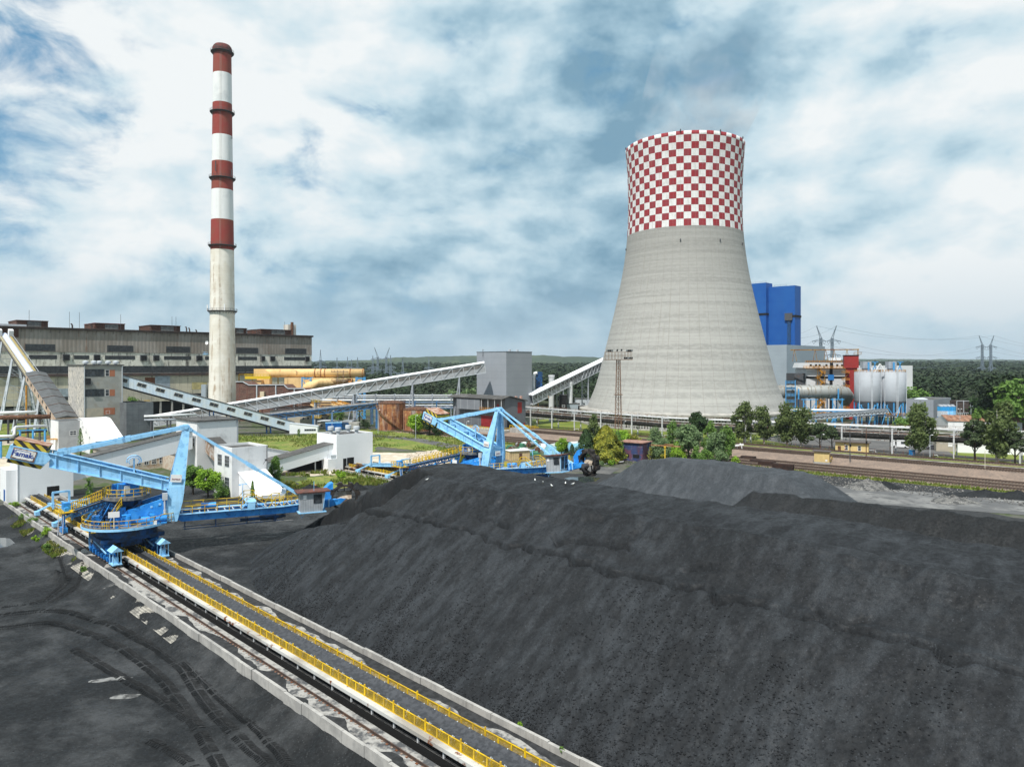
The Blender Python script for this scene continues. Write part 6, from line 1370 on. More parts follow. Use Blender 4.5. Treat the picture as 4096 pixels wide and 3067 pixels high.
for i, (px, d, h) in enumerate(((337, 900, 37), (347.5, 900, 37.5), (357.5, 880, 37), (372.8, 800, 38), (390.6, 800, 38.5), (402.8, 640, 33.5), (428.8, 900, 37), (351.5, 1100, 36))):
    pylon(px, d, h, False, ['small pylon second from the boiler hall', 'small pylon third from the boiler hall', 'small pylon left of the widest pylon pair', 'pylon just left of the widest pylon', 'pylon just right of the widest pylon', 'dark pylon above the rising part of the white gallery', 'thin distant pylon left of the grey transfer tower', 'faintest thin pylon of the left group'][i])
def cable(a, b_, sag, label, r=.09):
    a, b_ = Vector(a), Vector(b_); pts = [a.lerp(b_, t) - Vector((0, 0, 4 * sag * t * (1 - t))) - a for t in np.linspace(0, 1, 17)]; m = MB(); m.path(pts, r, 4, cap=False); o = m.build('power_line', m_pyl); o.location = a; tag(o, label, 'power line', 'power lines between the pylons')
P1 = Vector(((826.5 - 512) * 700 / 710, 700, 0)); P2 = Vector(((986.5 - 512) * 935 / 710, 935, 0)); P3 = P2 + (P2 - P1) * 1.2; P0_ = P1 + (P1 - P2) * .4
for j, (dx, dz) in enumerate(((-13.5, 51), (13.5, 51), (-13.5, 37), (13.5, 37), (-11, 23), (11, 23), (-9.8, 66), (9.8, 66))):
    o = Vector((dx, 0, dz))
    cable(P1 + o, P2 + o, 13 if dz < 60 else 9, 'sagging wire between the two right hand pylons'); cable(P2 + o, P3 + o, 13, 'wire running right from the far right pylon'); cable(P1 + o, P0_ + o, 14, 'wire running left from the pylon behind the plant house')
for a, b_ in (((320.5, 820, 45), (337, 900, 37)), ((337, 900, 37), (347.5, 900, 37.5)), ((357.5, 880, 37), (372.8, 800, 38)), ((390.6, 800, 38.5), (402.8, 640, 33.5)), ((402.8, 640, 33.5), (428.8, 900, 37)), ((372.8, 800, 38), (382, 920, 50)), ((320.5, 820, 45), (382, 920, 50))):
    for dz in (-14, -20, -26):
        cable(((a[0] - 512) * a[1] / 710, a[1], a[2] + dz), ((b_[0] - 512) * b_[1] / 710, b_[1], b_[2] + dz), 2.0, 'thin wire in the left group of pylons')
# ------------------------------------------------------------------ thin steam over the tower
def steam():
    m = bpy.data.materials.new('steam'); m.use_nodes = True; N = m.node_tree.nodes; L = m.node_tree.links; N.clear()
    tc = N.new('ShaderNodeTexCoord'); n = N.new('ShaderNodeTexNoise'); n.inputs['Scale'].default_value = .045; n.inputs['Detail'].default_value = 5; n.inputs['Roughness'].default_value = .6; n.inputs['Distortion'].default_value = .8
    L.new(tc.outputs['Object'], n.inputs['Vector']); sx = N.new('ShaderNodeSeparateXYZ'); L.new(tc.outputs['Object'], sx.inputs[0])
    def mr(x, a, b, c, d):
        q = N.new('ShaderNodeMapRange'); q.interpolation_type = 'SMOOTHSTEP'
        for i, k in enumerate((a, b, c, d)): q.inputs[i + 1].default_value = k
        L.new(x, q.inputs[0]); return q.outputs[0]
    def mul(a, b): q = N.new('ShaderNodeMath'); q.operation = 'MULTIPLY'; L.new(a, q.inputs[0]); L.new(b, q.inputs[1]); return q.outputs[0]
    d = mul(mr(n.outputs[0], .46, .7, 0, .05), mr(sx.outputs[2], 5, 62, 1, 0)); v = N.new('ShaderNodeVolumePrincipled'); v.inputs['Color'].default_value = (.95, .97, 1, 1); L.new(d, v.inputs['Density'])
    o = N.new('ShaderNodeOutputMaterial'); L.new(v.outputs[0], o.inputs['Volume'])
    b = MB()
    for k in range(8):
        t = k / 7; r = 25 + 12 * t if k < 7 else 14
        b.v += [(26 * t ** 1.2 + r * math.cos(2 * math.pi * j / 24), r * .9 * math.sin(2 * math.pi * j / 24), -3 + 64 * t) for j in range(24)]
    b.f = [(k * 24 + j, k * 24 + (j + 1) % 24, (k + 1) * 24 + (j + 1) % 24, (k + 1) * 24 + j) for k in range(7) for j in range(24)] + [tuple(range(24))[::-1], tuple(range(168, 192))]; b.m = [0] * len(b.f)
    o = b.build('steam', m); o.location = (83, 342, 131); stuff(o, 'thin white steam drifting off the cooling tower rim', 'steam')
steam()
# ------------------------------------------------------------------ lettering
def letters(name, s, size, M, m, parent, bold=0.0, shear=0.0):
    cu = bpy.data.curves.new('lettering', 'FONT'); cu.body = s; cu.size = size; cu.align_x = 'CENTER'; cu.align_y = 'CENTER'; cu.extrude = .012; cu.offset = bold; cu.shear = shear
    t = bpy.data.objects.new('lettering', cu); COL.objects.link(t); dg = bpy.context.evaluated_depsgraph_get(); dg.update()
    me = bpy.data.meshes.new_from_object(t.evaluated_get(dg)); bpy.data.objects.remove(t); bpy.data.curves.remove(cu)
    me.transform(M); me.materials.clear(); me.materials.append(m); o = bpy.data.objects.new(name, me); COL.objects.link(o); o.parent = parent; return o
m_sign = mat('sign sheet', (.78, .78, .76), .6, c2=(.6, .56, .5), ns=1.2, lo=.55, hi=.68)
m_ink = mat('sign blue ink', (.02, .05, .28), .6); m_ink2 = mat('sign red ink', (.25, .03, .05), .6)
m_wheel = mat('worn wheel steel', (.025, .024, .025), .5, c2=(.06, .048, .04), ns=1.5, metal=.3)
m_lining = mat('worn lining', (.42, .36, .29), .6, c2=(.25, .19, .14), ns=1.2)
m_cab = mat('cab sheet', (.36, .38, .40), .55, c2=(.30, .32, .34), ns=.8, rib=((S2, S2 * .3, 0), 3.5, .01, .15))
m_cabroof = mat('rust red roof', (.15, .055, .04), .85, c2=(.09, .045, .035), ns=1.2)
m_bogie = mat('grimy bogie blue', (.012, .15, .46), .5, c2=(.008, .05, .14), ns=1.3, lo=.42, hi=.58, c3=(.05, .3, .7), ns3=2.2, lo3=.6, hi3=.66)
m_deck = mat('grated deck', (.12, .125, .13), .85, c2=(.2, .2, .2), ns=1.0)
def machine(u, v0, theta, luff, label, sub):
    e = thing('bucket_wheel_reclaimer', label, 'bucket wheel machine', UV(u, v0, .2), -A45)
    def part(mb, name, m, par=None, sm=False): return mb.build(name, m, par or e, smooth=sm)
    # ---- gantry (x along the rails, y across)
    for sy in (-1, 1):
        y = sy * 3.1; b = MB(); b.box(-4.6, 4.4, y - .42, y + .42, .75, 1.35); b.box(-3.2, 3.0, y - .5, y + .5, 1.35, 2.0)
        b.prism([(-2.6, y - .55, 2.0), (2.4, y - .55, 2.0), (1.6, y - .55, 3.3), (-1.8, y - .55, 3.3)], (0, 1.1, 0))
        for x in (-3.9, -2.6, -1.1, .2, 1.5, 2.8, 4.0): b.box(x - .38, x + .38, y - .5, y + .5, .3, .9); b.box(x - .2, x + .3, y - sy * 0 - .75, y - .5, .5, 1.1)
        o = part(b, 'bogie', m_bogie)
        w = MB()
        for x in (-4.2, -3.5, -2.9, -2.2, -1.4, -.7, -.1, .6, 1.3, 1.9, 2.5, 3.2, 3.8, 4.4): w.tube((x, y - .12, .3), (x, y + .12, .3), .3, n=14)
        part(w, 'wheel_set', m_wheel, o)
        w = MB(); w.box(4.5, 6.4, y - .6, y + .6, .25, .4); [w.bar((x, y + q, .4), (x, y + q, 2.1), .1) for x in (4.7, 6.2) for q in (-.5, .5)]; w.prism([(4.4, y - .8, 2.1), (4.4, y + .8, 2.1), (4.4, y, 2.75)], (2.1, 0, 0)); w.box(5.0, 5.8, y - .3, y + .3, .4, 1.2); part(w, 'end_hood', m_lblue, o)
        w = MB(); w.bar((-4.2, y - .7, 2.6), (3.8, y - .7, 1.5), .14); w.bar((-4.2, y - .7, .9), (-4.2, y - .7, 3.4), .22); part(w, 'ladder_pole', m_lblue, o)
    b = MB(); b.lathe((0, 0, 0), [(3.2, 3.2), (4.0, 3.25), (4.0, 4.3), (4.9, 4.5), (4.9, 4.6)], 40); b.box(-3, 3, -4.2, 4.2, 2.6, 3.2); part(b, 'ring_girder', m_dblue)
    b = MB(); b.box(-2, 2, -1.4, 1.4, 1.7, 3.4); b.lathe((0, 0, 0), [(2.2, 3.2), (1.0, 1.7)], 16); part(b, 'loading_chute', m_dblue)
    # ---- tail with the rising belt
    z1, z2 = 2.9, 8.1; xa, xb, xc = -42, -24, -2.2
    b = MB()
    for s in (-1, 1): b.bar((xa, s * 1.05, 1.55), (xb, s * 1.05, z1 + .35), .12, .62); b.bar((xa, s * 1.05, 1.9), (xb, s * 1.05, z1 + .7), .3, .08)
    for t in np.linspace(0, 1, 16): x = xa + (xb - xa) * t; z = 1.55 + (z1 + .35 - 1.55) * t; b.bar((x, -1.14, z - .3), (x, -1.14, z + .33), .08); b.bar((x, -1.0, z - .25), (x, 1.0, z - .25), .1)
    part(b, 'tail_trough', m_lblue)
    b = MB(); b.quad((xa, -.8, 1.62), (xb, -.8, z1 + .45), (xb, .8, z1 + .45), (xa, .8, 1.62)); b.quad((xb, -.8, z1 + .45), (xc, -.8, z2 + .5), (xc, .8, z2 + .5), (xb, .8, z1 + .45)); part(b, 'belt', m_rubber)
    for xp, hh in ((-37.5, 4.4), (-24.5, 4.6)):
        b = MB()
        for s in (-1, 1): b.bar((xp, s * 1.3, hh), (xp, s * 1.3, 2.2), .32); b.bar((xp, s * 1.3, 2.4), (xp - 3.2, s * 3.1, .75), .34); b.box(xp - 3.9, xp - 2.6, s * 3.1 - .35, s * 3.1 + .35, .1, .8); b.bar((xp, s * 1.3, 2.2), (xp, s * 1.2, 1.4), .3)
        b.bar((xp, -1.4, hh), (xp, 1.4, hh), .34); part(b, 'portal', m_lblue)
    b = MB()
    for s in (-1, 1):
        b.bar((xb, s * 1.1, z1), (xc, s * 1.1, z2), .18, .5); n = 9
        for i in range(n):
            f = lambda t: Vector((xb + (xc - xb) * t, s * 1.1, z1 + (z2 - z1) * t)); b.bar(f(i / n) - Vector((0, 0, .9)), f((i + 1) / n), .12); b.bar(f(i / n), f(i / n) - Vector((0, 0, .9)), .12)
        b.bar((xb, s * 1.1, z1 - .9), (xc, s * 1.1, z2 - .9), .16)
    part(b, 'rising_truss', m_mblue)
    b = MB()
    for s in (-1, 1):
        b.rail([(xb, s * 1.75, z1 + .2), (xc - 1.5, s * 1.75, z2 + .1)], h=1.25, t=.1, gap=1.25)
        for t in np.linspace(.25, .95, 12): x = xb + (xc - xb) * t; z = z1 + (z2 - z1) * t; b.box(x - .12, x + .12, s * 1.75 - .02, s * 1.75 + .02, z + .3, z + 1.25)
    part(b, 'tail_railing', m_yellow)
    b = MB(); b.bar((xb, 1.4, z1), (xc, 1.4, z2), .8, .1); b.bar((xb, -1.4, z1), (xc, -1.4, z2), .8, .1); part(b, 'tail_walkway', m_deck)
    b = MB(); b.box(-25.5, -21.5, -3.6, -1.2, 3.2, 3.35); b.rail([(-25.5, -3.6, 3.35), (-21.5, -3.6, 3.35)], t=.08, gap=1.0); b.rail([(-25.5, -1.3, 3.35), (-25.5, -3.6, 3.35)], t=.08); b.rail([(-21.5, 1.3, 3.0), (-21.5, 3.2, 3.0), (-26, 3.2, 3.0)], t=.08); part(b, 'tail_platform', m_yellow)
    b = MB(); b.box(-24.6, -23.4, -2.8, -1.6, 3.4, 4.6); b.box(-22.9, -22.2, -2.9, -2.3, 3.4, 4.0); part(b, 'drive_box', m_mblue)
    b = MB()
    for s in (-.35, .35): b.bar((-20.6, -3.9 + s, 0), (-21.8, -3.5 + s, 3.3), .1)
    for t in np.linspace(.05, .95, 11): b.bar((-20.6 - 1.2 * t, -4.25 + .4 * t, 3.3 * t), (-20.6 - 1.2 * t, -3.55 + .4 * t, 3.3 * t), .1, .05)
    part(b, 'ladder', m_steel)
    b = MB(); b.bar((-22, -3.1, .6), (-22, -3.1, 3.2), .4); b.box(-22.9, -21.1, -3.5, -2.7, .1, .9); b.bar((-22, 3.1, .6), (-22, 3.1, 3.0), .4); b.box(-22.9, -21.1, 2.7, 3.5, .1, .9)
    for x in (-12, -6):
        for s in (-1, 1): b.bar((x, s * 2.6, 3.2), (x + .6, s * 1.2, z1 + (z2 - z1) * (x - xb) / (xc - xb) - .6), .3)
    part(b, 'tail_leg', m_mblue)
    # ---- slewing upper works
    S_ = Matrix.Rotation(theta + A45, 4, 'Z')
    b = MB(S_); b.lathe((0, 0, 0), [(5.7, 4.55), (5.75, 4.6), (5.75, 4.82), (1.0, 4.82)], 48); b.box(1, 6.2, -2.9, 2.9, 4.56, 4.80); part(b, 'slewing_deck', m_deck)
    b = MB(S_); b.lathe((0, 0, 0), [(5.76, 4.58), (5.85, 4.58), (5.85, 4.9), (5.76, 4.9)], 48); part(b, 'deck_edge', m_lblue)
    b = MB(S_); pts = [Vector((math.cos(a) * 5.7, math.sin(a) * 5.7, 4.85)) for a in np.linspace(R(28), R(332), 27)]; b.rail(pts, h=1.15, t=.075, gap=1.3)
    for k in (6, 9, 13, 18):
        p, q = pts[k], pts[k + 1]
        for t in (.15, .35, .6, .8): c = p.lerp(q, t); b.bar(c + Vector((0, 0, .12)), c + Vector((0, 0, 1.1)), .06)
    b.rail([(4.8, -3.0, 4.85), (5.8, -2.9, 4.85), (6.2, -2.4, 4.85)], h=1.15, t=.075); part(b, 'deck_railing', m_yellow)
    for x, y, w_, d_, h, m in ((-.5, -3.6, 1.0, .7, 1.5, m_mblue), (-2.6, -2.6, .9, .7, 1.3, m_dblue), (-1.6, -2.2, 1.5, .9, 2.4, m_mblue), (-3.4, .5, 1.2, 1.4, 1.7, m_dblue), (1.0, 3.2, 1.6, 1.0, 1.6, m_mblue)):
        b = MB(S_); b.box(x, x + w_, y, y + d_, 4.83, 4.83 + h); b.box(x - .06, x + w_ + .06, y - .06, y + d_ + .06, 4.83 + h, 4.9 + h); part(b, 'cabinet', m)
    b = MB(S_); b.box(-2.2, -.8, -4.1, -4.0, 6.3, 7.1); b.bar((-1.5, -4.05, 4.83), (-1.5, -4.05, 6.3), .1); part(b, 'notice_board', m_frame); b = MB(S_); b.box(3.4, 3.9, -4.5, -4.0, 4.83, 5.4); part(b, 'white_box', m_frame)
    b = MB(S_)
    for i in range(16): rr = random.Random(i); a = rr.uniform(1.9, 4.6); r_ = rr.uniform(2.6, 4.8); w_ = rr.uniform(.2, .6); b.box(math.cos(a) * r_ - w_, math.cos(a) * r_ + w_, math.sin(a) * r_ - w_, math.sin(a) * r_ + w_, 4.83, 4.83 + rr.uniform(.4, 1.6))
    for a in np.linspace(2.2, 4.2, 6): b.bar((math.cos(a) * 4.6, math.sin(a) * 4.6, 4.83), (math.cos(a) * 2.4, math.sin(a) * 2.4, 8.1), .16)
    part(b, 'machinery', m_bogie)
    b = MB(S_); b.tube((1.9, -3.4, 5.4), (3.0, -3.4, 5.4), .55, n=16); b.box(3.0, 3.6, -3.9, -2.9, 4.83, 6.2); b.tube((3.6, -3.4, 5.5), (5.2, -3.4, 5.5), .42, n=16); b.tube((.3, -3.7, 4.83), (.3, -3.7, 6.3), .35, n=12); b.box(2.0, 5.2, -3.8, -3.0, 4.83, 5.0); part(b, 'slew_drive', m_mblue)
    b = MB(S_); b.lathe((0, 0, 0), [(2.1, 8.2), (1.3, 6.8), (1.1, 4.85)], 12); b.box(-1.2, 2.6, -1.5, 1.5, 4.9, 6.9)
    for x, y in ((-2, -2), (-2, 2), (2, -2), (2, 2)): b.bar((x, y, 4.85), (x * .8, y * .8, 8.2), .28)
    b.bar((-2, -2, 5), (2, -2, 8), .16); b.bar((2, -2, 5), (-2, -2, 8), .16); part(b, 'transfer_hopper', m_dblue)
    b = MB(); b.lathe((0, 0, 0), [(2.6, 8.15), (3.15, 8.3), (3.15, 8.75), (.5, 8.75)], 8); part(b, 'top_platform', mat('platform grey', (.19, .19, .19), .85, c2=(.12, .12, .12), ns=1))
    b = MB(); pts = [Vector((math.cos(a) * 3.1, math.sin(a) * 3.1, 8.76)) for a in np.linspace(R(-150), R(150), 8)]; b.rail(pts, h=1.15, t=.075, gap=1.2); part(b, 'top_railing', m_yellow)
    b = MB(); b.box(-1.2, 1.5, -1.1, 1.2, 8.77, 10.4); b.box(-1.6, -1.3, -1.6, 1.4, 8.77, 10.3); b.tube((-.8, 0, 10.7), (1.2, 0, 10.7), .45, n=12); b.bar((0, 0, 10.4), (0, 0, 11.3), .2); part(b, 'belt_head', m_mblue)
    b = MB(); b.box(1.55, 2.0, -.9, -.2, 9.2, 10.3); b.box(.2, .9, -1.6, -1.15, 8.9, 9.6); part(b, 'switch_box', m_lsteel)
    b = MB(S_); b.bar((-2.4, -1.6, 4.9), (-.6, -2.6, 7.8), .7, .1); b.rail([(-2.4, -2.0, 4.9), (-.6, -3.0, 7.8)], t=.08); b.rail([(-2.4, -1.2, 4.9), (-.6, -2.2, 7.8)], t=.08); part(b, 'stair', m_yellow)
    # pivot arms and mast
    for s in (-1, 1):
        b = MB(S_); y = s * 2.25; b.prism([(-.3, y - .22, 5.0), (5.2, y - .22, 4.9), (5.4, y - .22, 8.4), (4.3, y - .22, 8.0), (1.0, y - .22, 7.1), (.1, y - .22, 6.9), (-.3, y - .22, 6.4)], (0, .44, 0)); o = part(b, 'pivot_arm', m_mblue)
        w = MB(S_)
        for x, z in ((3.2, 7.1), (3.2, 5.7), (4.3, 7.4), (4.3, 5.6)): w.tube((x, y - .28, z), (x, y + .28, z), .17, n=10)
        part(w, 'pin_cap', m_lblue, o)
        b = MB(S_); t = .30
        lv = [((4.9, 4.7), (6.6, 4.7), 2.3), ((5.2, 7.6), (7.35, 7.6), 2.2), ((5.45, 9.7), (7.6, 9.7), 2.0), ((7.4, 18.0), (8.35, 18.0), .42), ((7.55, 18.7), (8.2, 18.7), .40)]
        vs = []
        for (p, q, yy) in lv:
            for dy in (-t, t): vs += [(p[0], s * yy + dy, p[1]), (q[0], s * yy + dy, q[1])]
        fs = []
        for i in range(len(lv) - 1):
            a, c = i * 4, i * 4 + 4; fs += [(a, a + 1, c + 1, c), (a + 2, c + 2, c + 3, a + 3), (a, c, c + 2, a + 2), (a + 1, a + 3, c + 3, c + 1)]
        k = (len(lv) - 1) * 4; fs += [(0, 2, 3, 1), (k, k + 1, k + 3, k + 2)]
        b.add(vs, fs); part(b, 'mast_leg', m_lblue)
        w = MB(S_); w.tube((4.9, s * 2.75, 8.2), (5.0, s * 2.75, 4.9), .13, n=10); w.tube((4.95, s * 2.75, 6.6), (5.0, s * 2.75, 4.9), .2, n=10); w.box(4.6, 5.3, s * 2.7 - .2, s * 2.7 + .2, 8.0, 9.0); part(w, 'luffing_cylinder', m_lsteel)
    b = MB(S_); b.box(5.7, 7.2, -1.7, 1.7, 8.3, 9.9); b.prism([(5.5, -1.75, 9.9), (7.4, -1.75, 9.9), (7.1, -1.75, 10.4), (5.9, -1.75, 10.4)], (0, 3.5, 0)); part(b, 'cross_beam', m_lblue)
    b = MB(S_); b.box(7.4, 8.4, -.75, .75, 18.1, 18.5); b.tube((7.85, -.9, 18.35), (7.85, .9, 18.35), .32, n=14); part(b, 'mast_head', m_lblue)
    # counter boom
    hx, hz = 5.5, 9.9; sl = .315; f = lambda x: hz + (hx - x) * sl
    for s in (-1, 1):
        b = MB(S_); y = s * 1.95; x0 = -9.4
        b.prism([(hx - .3, y - .06, f(hx - .3) - .7), (x0, y - .06, f(x0) - .95), (x0, y - .06, f(x0) + .95), (hx - .3, y - .06, f(hx - .3) + .7)], (0, .12, 0))
        for dz in (-.85, .85): b.bar((hx, y, f(hx) + dz * .82), (x0, y, f(x0) + dz * 1.12), .62, .1)
        for x in np.linspace(x0 + .8, hx - 1, 6): b.bar((x, y, f(x) - .8), (x, y, f(x) + .8), .5, .08, up=(1, 0, 0))
        b.tube((hx - .1, y - .2, hz), (hx - .1, y + .2, hz), .4, n=14); part(b, 'counter_girder', m_lblue)
    b = MB(S_)
    for x in (-7.5, -3.2, 1.0, 4.0): b.bar((x, -1.9, f(x)), (x, 1.9, f(x)), .3)
    for xa_, xb_ in ((-7.5, -3.2), (-3.2, 1.0), (1.0, 4.0)): b.bar((xa_, -1.9, f(xa_)), (xb_, 1.9, f(xb_)), .2)
    part(b, 'girder_brace', m_lblue)
    b = MB(S_); x = .9; b.bar((x, 0, f(x) - .5), (x, 0, f(x) + 2.6), .22); b.path([(x + math.cos(a) * .95, 0, f(x) + 2.3 + math.sin(a) * .8) for a in np.linspace(R(-20), R(200), 10)], .09, 6); b.path([(x + math.cos(a) * .7, .3, f(x) + 2.2 + math.sin(a) * .6) for a in np.linspace(R(-40), R(220), 10)], .07, 6); part(b, 'cable_hook', m_lblue)
    b = MB(S_); b.path([(x, .1, f(x) + 1.2), (x + .5, .1, f(x) - .1), (x + 2, .3, f(x + 2) - .2), (hx, .6, f(hx) - .2)], .08, 6); part(b, 'hose', m_black)
    # counterweight box, tilted with the boom
    ct = Matrix.Translation((-11.9, 0, f(-11.9))) @ Matrix.Rotation(math.atan(sl), 4, 'Y')
    b = MB(S_ @ ct)
    for s in (-1, 1): b.box(-2.3, 2.3, s * 2.1 - .12, s * 2.1 + .12, -.9, .9)
    b.box(-2.3, -2.1, -1.95, 1.95, -.9, .9); b.prism([(1.2, -2.3, -.85), (2.4, -2.3, -.6), (2.8, -2.3, .3), (2.1, -2.3, .9), (1.2, -2.3, .88)], (0, .1, 0)); cb = part(b, 'counterweight_frame', m_lblue)
    hd = Vector((math.cos(theta), math.sin(theta), 0))
    ms = mat('hazard stripes ' + sub, (.62, .45, .03), .7, c2=(.5, .36, .05), ns=1.5); nt = ms.node_tree; bs = nt.nodes['Principled BSDF']; old = bs.inputs['Base Color'].links[0].from_socket
    geo = nt.nodes.new('ShaderNodeNewGeometry'); dp = nt.nodes.new('ShaderNodeVectorMath'); dp.operation = 'DOT_PRODUCT'; dp.inputs[1].default_value = (hd.x, hd.y, .75); nt.links.new(geo.outputs['Position'], dp.inputs[0])
    m1 = nt.nodes.new('ShaderNodeMath'); m1.operation = 'MULTIPLY'; m1.inputs[1].default_value = .92; nt.links.new(dp.outputs['Value'], m1.inputs[0]); m2 = nt.nodes.new('ShaderNodeMath'); m2.operation = 'FRACT'; nt.links.new(m1.outputs[0], m2.inputs[0]); m3 = nt.nodes.new('ShaderNodeMath'); m3.operation = 'GREATER_THAN'; m3.inputs[1].default_value = .52; nt.links.new(m2.outputs[0], m3.inputs[0])
    mx = nt.nodes.new('ShaderNodeMix'); mx.data_type = 'RGBA'; nt.links.new(m3.outputs[0], mx.inputs[0]); nt.links.new(old, mx.inputs[6]); mx.inputs[7].default_value = (.03, .03, .03, 1); nt.links.new(mx.outputs[2], bs.inputs['Base Color'])
    b = MB(S_ @ ct); b.box(-2.05, 2.0, -1.94, 1.94, -1.45, 1.75); part(b, 'counterweight', ms)
    b = MB(S_ @ ct); b.box(-2.1, 2.05, -1.99, 1.99, 1.75, 1.82); part(b, 'rusty_top', mat('flaking rust top', (.42, .30, .24), .9, c2=(.26, .11, .06), ns=1.0, lo=.4, hi=.6))
    SR = Matrix(((1, 0, 0, 0), (0, 0, -1, 0), (0, 1, 0, 0), (0, 0, 0, 1)))   # letters stand upright, read from the -y side
    b = MB(S_ @ ct); b.box(-1.8, 1.0, -2.30, -2.23, -.72, .75); sg = part(b, 'sign_board', mat('rusty sign edge', (.16, .07, .04), .9, c2=(.3, .2, .15), ns=2))
    b = MB(S_ @ ct); rr = random.Random(5); pts = []
    for i in range(30):
        a = 2 * math.pi * i / 30; x, z = math.cos(a), math.sin(a); k = 1 / max(abs(x) / 1.28, abs(z) / .62); j = rr.uniform(.92, 1.04); pts.append((-.4 + x * k * j, -2.33, .02 + z * k * j))
    b.prism(pts, (0, .03, 0)); part(b, 'sign_face', m_sign, sg)
    letters('lettering', 'Famak', .95, S_ @ ct @ Matrix.Translation((-.58, -2.345, .03)) @ SR, m_ink, sg, .02); letters('lettering', 's.a.', .5, S_ @ ct @ Matrix.Translation((.63, -2.345, -.05)) @ SR, m_ink, sg)
    b = MB(S_ @ ct); b.box(-1.45, .3, -2.35, -2.34, .46, .52); part(b, 'sign_line', m_ink, sg)
    b = MB(S_ @ Matrix.Translation((6.45, -2.36, 11.0)) @ Matrix.Rotation(R(6), 4, 'Y')); b.box(-.75, .75, -.06, 0, -.55, .55); sg2 = part(b, 'sign_board', m_sign)
    letters('lettering', 'FAMAK', .36, S_ @ Matrix.Translation((6.45, -2.44, 10.85)) @ Matrix.Rotation(R(6), 4, 'Y') @ SR, m_ink2, sg2)
    b = MB(S_); b.box(7.52, 7.6, -.75, .75, 8.4, 9.4); sg3 = part(b, 'sign_board', m_sign)
    letters('lettering', 'FAMAK', .36, S_ @ Matrix.Translation((7.62, 0, 8.85)) @ Matrix(((0, 0, 1, 0), (1, 0, 0, 0), (0, 1, 0, 0), (0, 0, 0, 1))), m_ink2, sg3)
    # ---- boom, luffed about its hinge
    B0 = S_ @ Matrix.Translation((6.5, 0, 5.0)) @ Matrix.Rotation(-luff, 4, 'Y'); B_ = B0 @ Matrix.Diagonal((1.0, 1, 1, 1))
    toS = lambda p: (Matrix.Translation((6.5, 0, 5.0)) @ Matrix.Rotation(-luff, 4, 'Y')) @ Vector(p)
    for s in (-1, 1):
        for name, a_, c_, w_ in (('rear_tie', (7.85, s * .62, 18.35), (-8.6, s * 2.0, f(-8.6) + 1.0), .52), ('front_tie', (7.85, s * .62, 18.35), tuple(toS((20.0, s * 1.75, .5))), .34)):
            b = MB(S_); b.bar(a_, c_, .2, w_); d = Vector(c_) - Vector(a_)
            for t in (.02, .48, .52, .98): q = Vector(a_) + d * t; b.bar(q - d.normalized() * .5, q + d.normalized() * .5, .34, w_ + .16)
            part(b, name, m_lblue)
    for s in (-1, 1):
        b = MB(B_); y = s * 1.3
        b.prism([(-.4, y - .07, -.15), (.6, y - .07, -.55), (8, y - .07, -.62), (18, y - .07, -.6), (23, y - .07, -.2), (24.2, y - .07, .2), (22, y - .07, .5), (0, y - .07, .5), (-.4, y - .07, .3)], (0, .14, 0))
        b.bar((0, y, .5), (22, y, .5), .4, .08); b.bar((.6, y, -.58), (18, y, -.58), .36, .08)
        for x in np.arange(1, 22, 1.6): b.bar((x, y + s * .1, -.5), (x, y + s * .1, .45), .07, .12, up=(1, 0, 0))
        part(b, 'boom_girder', m_mblue)
        b = MB(B_); b.box(.3, 15, s * 1.5 if s > 0 else -2.25, s * 1.5 if s < 0 else 2.25, .52, .6); b.prism([(15, s * 1.5, .52), (21.5, s * 1.5, .9), (21.5, s * 1.5, .98), (15, s * 1.5, .6)], (0, s * .75, 0)); part(b, 'walkway', m_lblue)
        b = MB(B_); y = s * 2.2; b.rail([(.4, y, .6), (9.0, y, .6)], h=1.15, t=.085, gap=1.9); b.rail([(9.0, y, .6), (9.8, y, 1.6), (11.2, y, 1.6), (12.6, y, .6), (14, y, .6)], h=1.15, t=.085, gap=1.4); b.rail([(14, y, .7), (19, y, 1.0)], h=1.3, t=.09, gap=1.25)
        for i in range(4): x = 14 + i * 1.25; b.bar((x, y, .7 + i * .075), (x + 1.25, y, 2.0 + i * .075), .07)
        b.bar((14, y, 1.95), (19, y, 2.25), .09); b.bar((13, y, .6), (14, y, 2.0), .085); part(b, 'boom_railing', m_yellow)
    b = MB(B_); b.box(9.7, 11.3, -2.2, 2.2, 1.55, 1.62); b.bar((9.0, -1.9, .6), (9.8, -1.9, 1.55), .6, .08); b.bar((12.6, -1.9, .6), (11.2, -1.9, 1.55), .6, .08); b.box(9.9, 11.0, -2.3, -2.2, .5, 1.5); part(b, 'crossing_stair', m_lblue)
    b = MB(B_); b.box(0, 22.5, -.75, .75, .25, .32); part(b, 'boom_belt', m_rubber)
    b = MB(B_)
    for x in np.arange(.8, 22, 1.2): b.tube((x, -.95, .5), (x, .95, .5), .08, n=6); b.box(x - .08, x + .08, -1.06, -.9, .5, .72); b.box(x - .08, x + .08, .9, 1.06, .5, .72)
    part(b, 'idler_set', m_lsteel)
    b = MB(B_); b.tube((4.0, .9, 1.1), (5.6, .9, 1.1), .4, n=12); b.box(3.5, 4.0, .5, 1.3, .6, 1.5); part(b, 'winch_drive', m_mblue)
    b = MB(B_); b.bar((9.6, 1.9, .6), (9.6, 1.9, 3.9), .09); b.bar((9.1, 1.9, 3.8), (10.2, 1.9, 3.9), .08); b.box(9.0, 9.3, 1.8, 2.0, 3.7, 3.85); b.box(10.0, 10.3, 1.8, 2.0, 3.8, 3.95); part(b, 'flood_lamp', m_lblue)
    b = MB(B_); b.box(15.6, 16.3, 2.1, 2.4, 1.9, 2.7); part(b, 'meter_box', m_frame)
    b = MB(B_)
